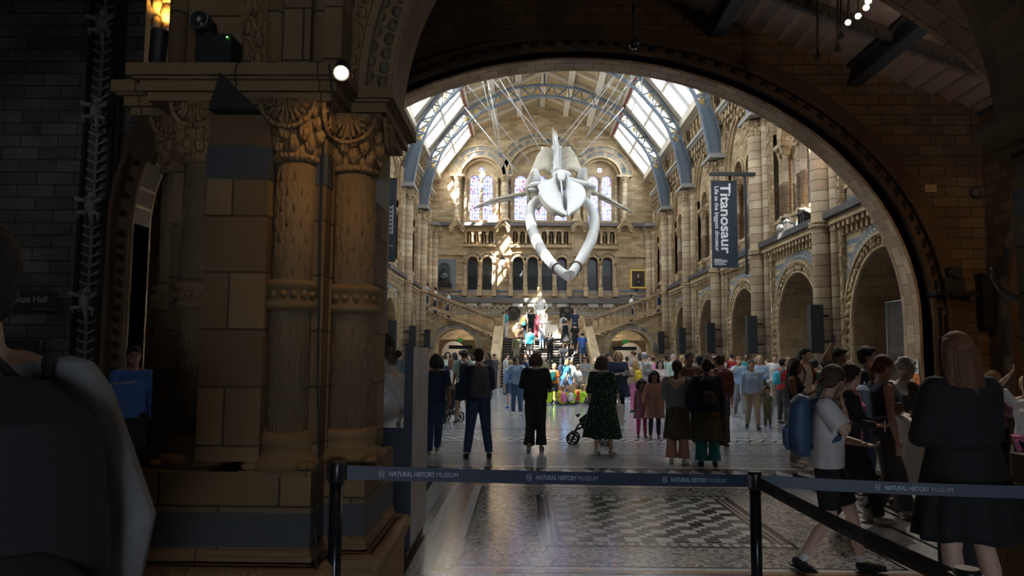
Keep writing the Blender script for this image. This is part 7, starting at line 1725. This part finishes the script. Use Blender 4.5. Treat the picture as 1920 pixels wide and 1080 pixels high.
person(1546, 680, 16.2, 'woman with sunglasses on her head in green top far right crowd', yaw=170, hair='brown', hs='lowbun', top='green', bot='ddenim', arms=('fwd', 'down'))
person(1529, 679, 17.2, 'person in grey tee and dark cap between two standing women at right', yaw=20, hair='black', hs='short', top='grey', bot='denim', cap=('dgrey', 1))
P = person(1468, 676, 19.0, 'boy in red shirt and blue vest near the arcade', yaw=-60, skin='tan', hair='dark', hs='short', top='red', bot='dgrey', arms=('down', 'fwd')); backpack(P, 'cyan', 'bright blue backpack on the boy in red', .8)
P = person(1802, 642, 4.78, 'woman in loose black knee dress with very long auburn hair seen from behind', yaw=12, hair='lightbrown', hs='vlong', top='black', sleeve='elbow', kind='dress', hem=.56, shoes='black', arms=('fwd', 'fwd'), legs=('st', 'wide'), loose=.035, wide=1.12, group='visitors walking on the right')
t = empty('black_suitcase', (3.05, 5.25, 0), 'black suitcase standing on the floor in front of the long haired woman', 'suitcase')  # suitcase with shell, pull handle and wheels
mb = MB(); mb.box((2.92, 5.28, .06), (3.18, 5.46, .62)); remesh(mb, 'shell', cloth('black', .4), t, .012, 5); mb = MB(); mb.tube([(2.98, 5.4, .6), (2.98, 5.4, .9), (3.12, 5.4, .9), (3.12, 5.4, .6)], .01, 6); mb.build('pull_handle', BLACK, t)
for dx in (2.95, 3.15): mb = MB(); mb.lathe((dx, 5.37, .035), [(.034, -.012), (.034, .012)], 14, axis='x'); mb.build('wheel', BLACK, t)
person(1863, 706, 9.6, 'girl with blond hair and lilac cardigan behind the long haired woman', yaw=170, hair='blond', hs='mid', top='mauve', sleeve='long', bot='black', arms=('fold', 'down'), shoes='white')
P = person(1928, 716, 8.6, 'woman in striped tee with hands behind head at the right edge', yaw=150, hair='blond', hs='bun', top='white', sleeve='short', bot='black', arms=('up', 'up'), shoes='white', head=(0, 5)); 
mb = MB(); mb.tube([P['tz']((-.17, .05, -.02)), P['tz']((0, .13, -.05)), P['tz']((.17, .05, -.02)), P['tz']((.12, .1, -.2))], [.05, .06, .05, .03], 10); P['emit'](mb, 'tied_jumper', cloth('pink'))
# --- left foreground
P = person(-66, 436, 1.6, 'tall person in pale shirt with a black backpack, close to camera at left edge', yaw=48, skin='tan', hair='black', hs='short', top='grey', sleeve='long', bot='black', arms=('loose', 'loose'), loose=.02, wide=1.15, H=1.90, x=-1.20); backpack(P, 'black', 'large black backpack on the close person at left edge', 1.3, drop=.08)
person(249, 664, 9.0, 'staff member in royal blue shirt behind the curved glass counter', yaw=-150, skin='brown', hair='black', hs='short', top='blue', sleeve='long', bot='black', x=-4.72, H=1.68)
person(754, 664, 7.95, 'woman in white blouse with pinned up hair behind the reception desk', yaw=75, hair='brown', hs='bun', top='white', sleeve='long', bot='grey', kind='trousers', arms=('fwd', 'book'), loose=.03, wide=1.15, head=(0, 12), x=-1.40, H=1.68)
person(733, 636, 8.9, 'taller man with short brown hair and light blue shirt near the reception desk', yaw=35, hair='dark', hs='short', top='lblue', sleeve='long', bot='ddenim', arms=('fwd', 'fwd'), beard=True, x=-1.62)
person(817, 671, 12.5, 'woman in navy tee and jeans half hidden by reception desk fins', yaw=20, skin='brown', hair='black', hs='bob', top='navy', bot='ddenim', kind='trousers', shoes='khaki', arms=('down', 'down'), legs=('st', 'f'))
# --- centre
P = person(897, 659, 12.3, 'man in dark sweater and jeans seen from behind, wearing a black backpack', yaw=8, hair='dark', hs='short', top='navy', sleeve='long', bot='ddenim', shoes='black', arms=('loose', 'fwd'), legs=('wide', 'wide'), loose=.012, wide=1.1); backpack(P, 'dgrey', 'black backpack on the man in dark sweater', 1.05)
person(1004, 668, 13.4, 'woman in black jumpsuit walking away with one heel raised', yaw=-4, hair='brown', hs='bob', top='black', sleeve='elbow', bot='black', kind='wide', shoes='khaki', arms=('fold', 'fold'), legs=('b2', 'st'), loose=.03, wide=1.1)
P = person(1129, 674, 12.9, 'woman in dark green spotted midi dress pushing a black stroller', yaw=-28, hair='brown', hs='bob', top='green', topmat=GREENDOT, sleeve='elbow', kind='dress', hem=.30, shoes='white', arms=('down', 'swf'), legs=('st', 'wide'), wide=1.08, loose=.015)
def tote(c): m_ = MB(); m_.box(c + Vector((-.02, -.14, -.42)), c + Vector((.03, .16, -.06))); m_.tube([c + Vector((0, -.08, -.07)), c + Vector((0, -.03, .01)), c + Vector((0, .03, .01)), c + Vector((0, .1, -.07))], .01, 6); return m_
held(P, 1, tote, 'tote_bag', 'white tote bag hanging from the hand of the green dressed woman', cloth('white'), 'bag')
def stroller(x, y, rz, label, col, k=1.0):
    t = empty('stroller', (x, y, 0), label, 'stroller', None, rz); M_ = Matrix.Translation((x, y, 0)) @ Matrix.Rotation(rz, 4, 'Z') @ Matrix.Diagonal((k, k, k, 1))
    def put(mb, nm, m, fuse=False):
        mb.v = [tuple(M_ @ Vector(v)) for v in mb.v]; o = remesh(mb, nm, m, t, .014, 2) if fuse else mb.build(nm, m, t); return o
    for sx, sy, r in ((-.42, -.2, .12), (-.42, .2, .12), (.3, -.24, .14), (.3, .24, .14)):
        mb = MB(); mb.tube([(sx + r * math.cos(a_), sy, r + r * math.sin(a_)) for a_ in [2 * PI * j / 24 for j in range(25)]], .022, 8, caps=False)
        for q in range(6): a_ = q * PI / 3; mb.bar((sx, sy, r), (sx + r * math.cos(a_), sy, r + r * math.sin(a_)), .018)
        mb.lathe((sx, sy, r), [(.03, -.02), (.03, .02)], 12, axis='y'); put(mb, 'wheel', BLACK)
    mb = MB()
    for sy in (-.2, .2): mb.tube([(-.42, sy, .12), (-.36, sy, .3), (-.1, sy, .42), (.3, sy * 1.1, .14)], .017, 8); mb.tube([(-.1, sy, .42), (.2, sy, .75), (.38, sy, 1.0)], .016, 8); mb.tube([(-.36, sy, .3), (-.3, sy, .42), (-.12, sy, .5)], .014, 8)
    mb.tube([(.38, -.2, 1.0), (.42, 0, 1.02), (.38, .2, 1.0)], .02, 8); put(mb, 'frame', plain('stroller_frame', (.03, .03, .035), .35, .5))
    mb = MB(); mb.tube([(-.25, 0, .42), (-.1, 0, .48), (.12, 0, .5), (.26, 0, .8)], [.12, .19, .2, .16], 14, flat=.7, up=(0, 1, 0)); put(mb, 'seat', cloth(col), True)
    mb = MB(); mb.tube([(.0, -.12, .85), (.1, 0, .96), (.24, .08, .9)], [.12, .2, .14], 12, flat=.6); put(mb, 'hood', cloth(col), True) if k < 1 or True else None
    mb = MB(); mb.tube([(-.3, -.2, .62), (-.34, 0, .63), (-.3, .2, .62)], .028, 8); put(mb, 'bumper_bar', BLACK)
    mb = MB(); mb.box((-.1, -.17, .2), (.24, .17, .34)); put(mb, 'basket', cloth('dgrey'), True)
    return t
q = at_z(1113, 836); stroller(q.x - .0, q.y + .3, -.15, 'black pushchair with spoked wheels in front of the green dressed woman', 'black', .86)
q = at_z(838, 792); stroller(q.x, q.y, 1.0, 'black and red pushchair left of the man in mint tee', 'black', .9)
P = person(1159, 662, 19.2, 'older blond woman in navy shirt dress facing the camera', yaw=185, hair='blond', hs='mid', top='navy', sleeve='elbow', kind='dress', hem=.62, shoes='brown', arms=('fwd', 'fold'), loose=.02, wide=1.2, extra={'legs': 'black'}); 
def hat(c): m_ = MB(); m_.lathe(c + Vector((0, .05, -.1)), [(.16, -.02), (.17, 0), (.1, .02), (.09, .1), (.0, .13)], 18); return m_
held(P, 0, hat, 'black_hat', 'black hat with white mark held by the woman in navy dress', BLACK, 'hat')
person(1203, 719, 15.6, 'small girl in mauve dress with green sleeves and bright leggings', yaw=182, skin='brown', hair='black', hs='bob', top='mauve', sleeve='short', kind='dress', hem=.60, shoes='black', arms=('down', 'down'), extra={'legs': 'hotpink'}, face='fringe')
person(1227, 702, 15.4, 'taller smiling girl in peach dress and grey leggings', yaw=178, skin='brown', hair='black', hs='long', top='peach', sleeve='long', kind='dress', hem=.55, shoes='salmon', arms=('down', 'loose'), extra={'legs': 'dgrey'}, face='fringe')
P = person(1270, 684, 11.95, 'woman in grey jacket with beige hood and loose salmon trousers', yaw=-20, skin='brown', hair='black', hs='lpony', top='grey', sleeve='long', bot='salmon', kind='wide', shoes='white', arms=('fwd', 'fwd'), loose=.03, extra={'tunic': 1})
mb = MB(); mb.tube([P['tz']((-.13, .02, .44)), P['tz']((-.08, -.1, .44)), P['tz']((.0, -.15, .38)), P['tz']((.08, -.1, .44)), P['tz']((.13, .02, .44))], [.04, .06, .08, .06, .04], 10); P['emit'](mb, 'hood', cloth('beige'))
def cbag(c): m_ = MB(); m_.ball(c + Vector((.0, -.05, -.12)), .17, 14, 0, (.8, .6, 1.1)); return m_
held(P, 1, cbag, 'teal_bag', 'teal and purple bag between the two women with their backs turned', cloth('cyan'), 'bag')
P = person(1326, 681, 11.65, 'woman in dark top, patterned tunic and teal trousers seen from behind', yaw=-8, skin='brown', hair='black', hs='lowbun', top='navy', sleeve='long', bot='teal', kind='wide', shoes='black', arms=('loose', 'down'), loose=.03, wide=1.15, extra={'tunic': 1}); backpack(P, 'black', 'bulky black backpack on the woman in teal trousers', 1.1, pocket='dgrey')
mb = MB(); mb.tube([P['tz']((.19, -.02, .2)), P['tz']((.22, -.02, -.1)), P['tz']((.24, .0, -.4)), P['tz']((.24, .0, -.62))], [.03, .06, .08, .07], 10, flat=.3); P['emit'](mb, 'hanging_shawl', PATT)
P = person(1351, 671, 14.0, 'person with curly brown hair and a large dark red backpack', yaw=10, hair='brown', hs='curly', top='beige', sleeve='short', bot='dgrey'); backpack(P, 'maroon', 'large dark red backpack behind the woman in teal trousers', 1.15, pocket='maroon')
person(1293, 667, 14.6, 'woman with black bun and dark brown top behind the grey jacket', yaw=-170, skin='brown', hair='black', hs='bun', top='brown', sleeve='long', bot='black')
person(1314, 672, 16.0, 'dark haired visitor in black shirt filming over the crowd', yaw=0, skin='tan', hair='black', hs='short', top='black', bot='dgrey', arms=('up', 'up'))
person(1410, 678, 17.8, 'person in light blue shirt and khaki trousers walking towards the camera', yaw=172, skin='tan', hair='black', hs='lowbun', top='lblue', sleeve='long', bot='khaki', shoes='black', arms=('down', 'down'), legs=('f', 'b2'), loose=.012)
P = person(1387, 671, 22.6, 'ginger bearded man in pale grey tee and grey trousers', yaw=172, hair='ginger', hs='short', top='lblue', bot='grey', shoes='brown', arms=('down', 'face'), legs=('f', 'b2'), beard=True)
person(1439, 732, 17.7, 'toddler in camouflage outfit and blue shoes holding an adult hand', yaw=175, skin='tan', hair='black', hs='short', top='camo', sleeve='short', bot='camo', kind='trousers', shoes='blue', arms=('fwd', 'up'))
person(1425, 671, 20.8, 'woman in denim jacket and olive skirt reading her phone', yaw=165, hair='blond', hs='bob', top='lblue', sleeve='long', bot='olive', kind='skirt', hem=.45, shoes='white', arms=('fwd', 'fwd'), loose=.01)
person(1341, 672, 23, 'blond woman in black strappy top near the columns', yaw=180, hair='blond', hs='long', top='black', sleeve='none', bot='black', arms=('down', 'fold'))
person(1361, 679, 25.2, 'woman in white tee and white skirt walking through the crowd', yaw=178, hair='dark', hs='long', top='white', bot='white', kind='skirt', hem=.6, shoes='white', legs=('f', 'b2'))
person(1441, 677, 24.6, 'woman in bright pink top beside the arcade pier', yaw=120, hair='lightbrown', hs='bun', top='hotpink', bot='denim')
P = person(1238, 680, 21.3, 'woman in white top and purple skirt with arms folded', yaw=178, skin='light', hair='dark', hs='mid', top='white', sleeve='short', bot='purple', kind='skirt', hem=.5, shoes='dgrey', arms=('fold', 'fold'), extra=None)
P = person(1209, 664, 23.4, 'white haired man in white shirt and beige trousers seen from behind', yaw=15, hair='grey', hs='short', top='white', bot='beige', arms=('down', 'down')); backpack(P, 'grey', 'grey backpack on the man in white shirt', .85)
P = person(1192, 678, 22.4, 'woman with light hair and pink trousers seen from behind', yaw=20, hair='blond', hs='mid', top='beige', sleeve='long', bot='pink', kind='wide'); backpack(P, 'yellow', 'bright yellow backpack on woman in pink trousers', .8)
P = person(969, 671, 21.2, 'woman in denim jacket and jeans photographing with raised phone', yaw=176, skin='tan', hair='black', hs='mid', top='lblue', sleeve='long', bot='denim', shoes='white', arms=('face', 'face'), loose=.012)
phone(P, 1, 'phone raised to the face of the woman in denim jacket')
P = person(869, 659, 18.2, 'man in mint tee, black shorts and grey cap seen from behind', yaw=12, skin='tan', hair='dark', hs='short', top='mint', bot='black', kind='shorts', shoes='brown', arms=('down', 'fwd'), legs=('wide', 'st'), cap=('grey', -1), loose=.012); backpack(P, 'black', 'black and red backpack on the man in mint tee', .9)
person(826, 671, 20.2, 'young man in navy shirt facing camera near the left arch', yaw=190, skin='tan', hair='black', hs='short', top='navy', bot='dgrey')
person(845, 676, 23.5, 'woman in white top with long light hair by the left arch', yaw=30, hair='lightbrown', hs='long', top='white', bot='cream', kind='skirt', hem=.5)
person(930, 671, 38.0, 'woman in black top and cream trousers at foot of the stairs', yaw=-50, skin='light', hair='blond', hs='bob', top='black', sleeve='none', bot='cream', kind='wide', shoes='white')
person(926, 666, 37.3, 'man in black cap beside the left stair end post', yaw=200, skin='tan', hair='dark', hs='short', top='dgrey', bot='dgrey', cap=('black', 1))
P = person(957, 679, 23.6, 'person in pale blue hoodie and shorts standing left of centre', yaw=25, hair='blond', hs='short', top='lblue', sleeve='long', bot='denim', kind='shorts', shoes='blue', loose=.02); backpack(P, 'blue', 'blue backpack on the person in pale blue hoodie', .9)
# school party
for i, (px, Y, topc, yaw, bagc, hairc, leg) in enumerate(((1028, 25.8, 'hivis', 20, None, 'dark', 'cross'), (1043, 26.3, 'hivis', -40, None, 'lightbrown', 'floor'), (1055, 25.2, 'yellow', 10, 'pink', 'blond', 'cross'), (1071, 25.4, 'hivis', -10, 'white', 'blond', 'cross'), (1083, 26.4, 'orange', 15, 'red', 'brown', 'cross'), (1092, 25.5, 'hivis', -70, None, 'blond', 'floor'), (1101, 26.6, 'yellow', 30, None, 'lightbrown', 'cross'), (1109, 25.6, 'hivis', -20, 'denim', 'brown', 'cross'), (1064, 27.4, 'blue', 160, None, 'dark', 'cross'), (1078, 27.8, 'hivis', 190, None, 'blond', 'cross'), (1095, 28.0, 'hivis', 150, None, 'black', 'cross'), (1048, 28.2, 'red', 170, None, 'brown', 'cross'))):
    w = WORD.get(topc, topc)
    P = person(px, 700, Y, 'schoolchild in %s top on the floor, %s' % (w, ['first from the left of the party', 'second from the left, knees drawn up', 'in front with a pink bag', 'in front with a white bag', 'with a red bag behind the front pair', 'leaning sideways in the front row', 'behind the leaning child', 'at the right end by the navy bag', 'facing the camera in blue', 'back row centre facing the camera', 'back row right with black hair', 'back row left facing the camera'][i]), yaw=yaw, hair=hairc, hs='short' if i % 3 else 'mid', top=topc, bot='dgrey', kind='shorts', sit='child', legs=(leg, leg), arms=('knee', 'knee'), group='seated school party', H=1.2, loose=.02)
    if bagc: backpack(P, bagc, '%s backpack on a seated schoolchild' % WORD.get(bagc, bagc), .85)
P = person(1039, 686, 25.9, 'standing schoolchild in orange and hi-vis vest', yaw=-20, hair='blond', hs='short', top='orange', bot='dgrey', kind='shorts', shoes='dgrey', loose=.02); backpack(P, 'teal', 'turquoise backpack on the standing schoolchild', .95)
P = person(1056, 675, 27.4, 'helper in bright blue vest leaning over the school party', yaw=-70, skin='light', hair='blond', hs='bob', top='bluevest', bot='denim', kind='shorts', lean=18, loose=.02); backpack(P, 'navy', 'navy backpack on the helper in blue vest', .95)
person(1083, 689, 29.0, 'boy in grey tee standing behind the school party', yaw=10, skin='tan', hair='dark', hs='short', top='grey', bot='dgrey')
P = person(1098, 672, 30.2, 'man in grey polo with cap and camera beside the stair foot', yaw=150, skin='tan', hair='dark', hs='short', top='grey', bot='khaki', arms=('fwd', 'fold'), cap=('brown', 1)); 
person(1071, 678, 31.5, 'child in green top by the first step', yaw=-30, skin='light', hair='brown', hs='short', top='mint', bot='denim')
# stairs
def on_stair(px, fy, hgt, label, **kw):
    k = max(0, min(17, round((720 - fy) / 5.06))); Y = YS - (NST - k) * TR + .2; z = (k + 1) * ZL / NST
    if fy <= 634: Y = YS + .8 + kw.pop('back', 0); z = ZL
    kw.pop('back', None)
    return person(px, 600, Y, label, z0=z, H=hgt, group='visitors on the grand staircase', **kw)
on_stair(948, 632, 1.74, 'man in cyan polo and pale trousers at the top left of the stairs', yaw=-80, skin='brown', hair='black', hs='short', top='cyan', bot='white', back=1.2)
on_stair(942, 632, 1.70, 'person half hidden behind the man in cyan polo', yaw=-40, hair='dark', hs='short', top='grey', bot='denim', back=2.4)
on_stair(993, 632, 1.78, 'man in white shirt and white cap looking at the statue', yaw=0, hair='grey', hs='short', top='white', sleeve='long', bot='beige', cap=('white', -1), back=2.2)
on_stair(1003, 632, 1.70, 'woman in long dark red dress beside the statue', yaw=-20, hair='dark', hs='mid', top='wine', sleeve='long', kind='dress', hem=.1, back=1.4)
on_stair(995, 634, 1.72, 'person in black tee with white back print at the top step', yaw=5, hair='ginger', hs='short', top='black', bot='black', back=0)
P = on_stair(981, 640, 1.65, 'woman in orange top and navy trousers climbing with a teal bag', yaw=5, hair='blond', hs='bun', top='orange', sleeve='none', bot='navy'); backpack(P, 'teal', 'teal bag on the woman in orange top', .7, drop=.2)
on_stair(1015, 656, 1.32, 'child in white top and pale jeans coming down the stairs', yaw=178, skin='brown', hair='black', hs='short', top='white', sleeve='long', bot='lblue', shoes='white')
on_stair(1031, 680, 1.55, 'girl in black shirt and black trousers descending the stairs', yaw=180, skin='light', hair='dark', hs='long', top='black', bot='black', shoes='white')
on_stair(993, 678, 1.76, 'man in bright cyan tee and black shorts climbing the stairs', yaw=0, hair='dark', hs='short', top='cyan', bot='black', kind='shorts', wide=1.15)
on_stair(973, 664, 1.62, 'woman in brown coat with long hair climbing on the left', yaw=0, hair='dark', hs='long', top='brown', sleeve='long', bot='black', loose=.03)
on_stair(967, 684, 1.55, 'woman in olive top with a white strap on the lower left steps', yaw=10, hair='lightbrown', hs='bob', top='olive', bot='khaki')
on_stair(1060, 660, 1.70, 'woman in sleeveless black dress climbing on the right', yaw=0, hair='dark', hs='bun', top='black', sleeve='none', kind='dress', hem=.5)
P = on_stair(1078, 664, 1.68, 'person in black tee, black skirt and green cap on the right steps', yaw=0, hair='dark', hs='short', top='black', bot='black', kind='skirt', hem=.5, cap=('teal', -1), shoes='white')
P = on_stair(1056, 634, 1.45, 'person in white top with small dark backpack near the top right', yaw=0, hair='dark', hs='short', top='white', bot='dgrey', cap=('dgrey', -1)); backpack(P, 'dgrey', 'small charcoal backpack near the top right of the stairs', .8)
P = on_stair(1078, 632, 1.78, 'bald man in navy tee with shoulder bag at the top right', yaw=-10, hair='none', hs='bald', top='navy', bot='navy', back=.8)
on_stair(1092, 686, 1.70, 'man in navy blue tee and grey cap at right side of the steps', yaw=5, hair='dark', hs='short', top='blue', bot='denim', kind='shorts', cap=('grey', 1))
on_stair(1056, 688, 1.5, 'woman in grey top sitting on the steps', yaw=175, hair='lightbrown', hs='long', top='grey', bot='black', sit='adult', legs=('sit', 'sit'), arms=('knee', 'knee'))
on_stair(1071, 690, 1.5, 'man in black tee sitting on the steps', yaw=165, hair='dark', hs='short', top='black', bot='dgrey', sit='adult', legs=('sit', 'sit'), arms=('knee', 'knee'))
# upper flights
for px, hy, Y, lb, kw in ((797, 529, 46.3, 'person with dark hair at the top of the left upper flight', dict(yaw=90, top='lblue', hair='dark', hs='short')), (813, 540, 46.3, 'person in blue and white top on the left upper flight', dict(yaw=80, top='white', hair='dark', hs='short')), (838, 544, 46.3, 'woman in pale green top climbing the left upper flight', dict(yaw=80, top='mint', hair='brown', hs='bun')), (1185, 551, 46.3, 'man in white shirt climbing the right upper flight', dict(yaw=-80, top='white', sleeve='long', hair='black', hs='short')), (1237, 530, 46.3, 'person in pink top at the top of the right upper flight', dict(yaw=-80, top='peach', hair='black', hs='long'))):
    u = abs(at_y(px, hy, Y).x - XC); kstep = min(12, max(0, int((u - 2.95) / (4.55 / 13)))); z = 2.66 + (4.35 - 2.66) * (kstep + 1) / 13
    person(px, hy, Y, lb, z0=z, H=1.68, bot='ddenim', group='visitors on the upper flights', **kw)
# background crowd
rnd = random.Random(11)
spots = [(838, 27, 'left'), (852, 30, 'left'), (862, 33, 'left'), (880, 26.5, 'left'), (893, 31, 'left'), (905, 34, 'left'), (915, 29, 'left'), (847, 36, 'left'), (1131, 29, 'right'), (1143, 33, 'right'), (1150, 26, 'right'), (1164, 31, 'right'), (1176, 35, 'right'), (1188, 28, 'right'), (1201, 33.5, 'right'), (1217, 29.5, 'right'), (1225, 26.5, 'right'), (1249, 31, 'right'), (1262, 27.5, 'right'), (1280, 24.5, 'right'), (1300, 29, 'right'), (1325, 27, 'right'), (1374, 28, 'right'), (1400, 26, 'right'), (1455, 22.5, 'right'), (1480, 20.5, 'right'), (1502, 18.8, 'right'), (1140, 24, 'right'), (985, 26.5, 'centre'), (1020, 30, 'centre'), (1008, 33.5, 'centre'), (948, 31, 'centre'), (1118, 32, 'centre')]
tops = ['white', 'lblue', 'grey', 'black', 'navy', 'beige', 'red', 'mint', 'pink', 'cream', 'olive', 'teal']; hairs = ['dark', 'brown', 'blond', 'black', 'lightbrown', 'grey']; used = set()
hw_ = {'lightbrown': 'fawn'}
for i, (px, Y, wh_) in enumerate(spots):
    while True:
        t_, b_2, h_ = rnd.choice(tops), rnd.choice(['ddenim', 'dgrey', 'khaki', 'black', 'denim', 'beige']), rnd.choice(hairs)
        if (t_, b_2, h_) not in used: used.add((t_, b_2, h_)); break
    st_ = rnd.choice(['short', 'short', 'mid', 'long', 'bun'])
    person(px, 670, Y, 'distant %s haired visitor, %s top, %s trousers, %s' % (hw_.get(h_, h_), WORD.get(t_, t_), WORD.get(b_2, b_2), {'left': 'by left passage', 'right': 'right of stairs', 'centre': 'near stairs'}[wh_]), yaw=rnd.uniform(0, 360), skin=rnd.choice(['light', 'light', 'tan', 'brown']), hair=h_, hs=st_, top=t_, sleeve=rnd.choice(['short', 'short', 'long']), bot=b_2, arms=rnd.choice([('down', 'down'), ('fwd', 'fwd'), ('down', 'fold'), ('hip', 'down')]), legs=rnd.choice([('st', 'st'), ('f', 'b2'), ('wide', 'st')]), H=rnd.uniform(1.55, 1.8), group='distant crowd')
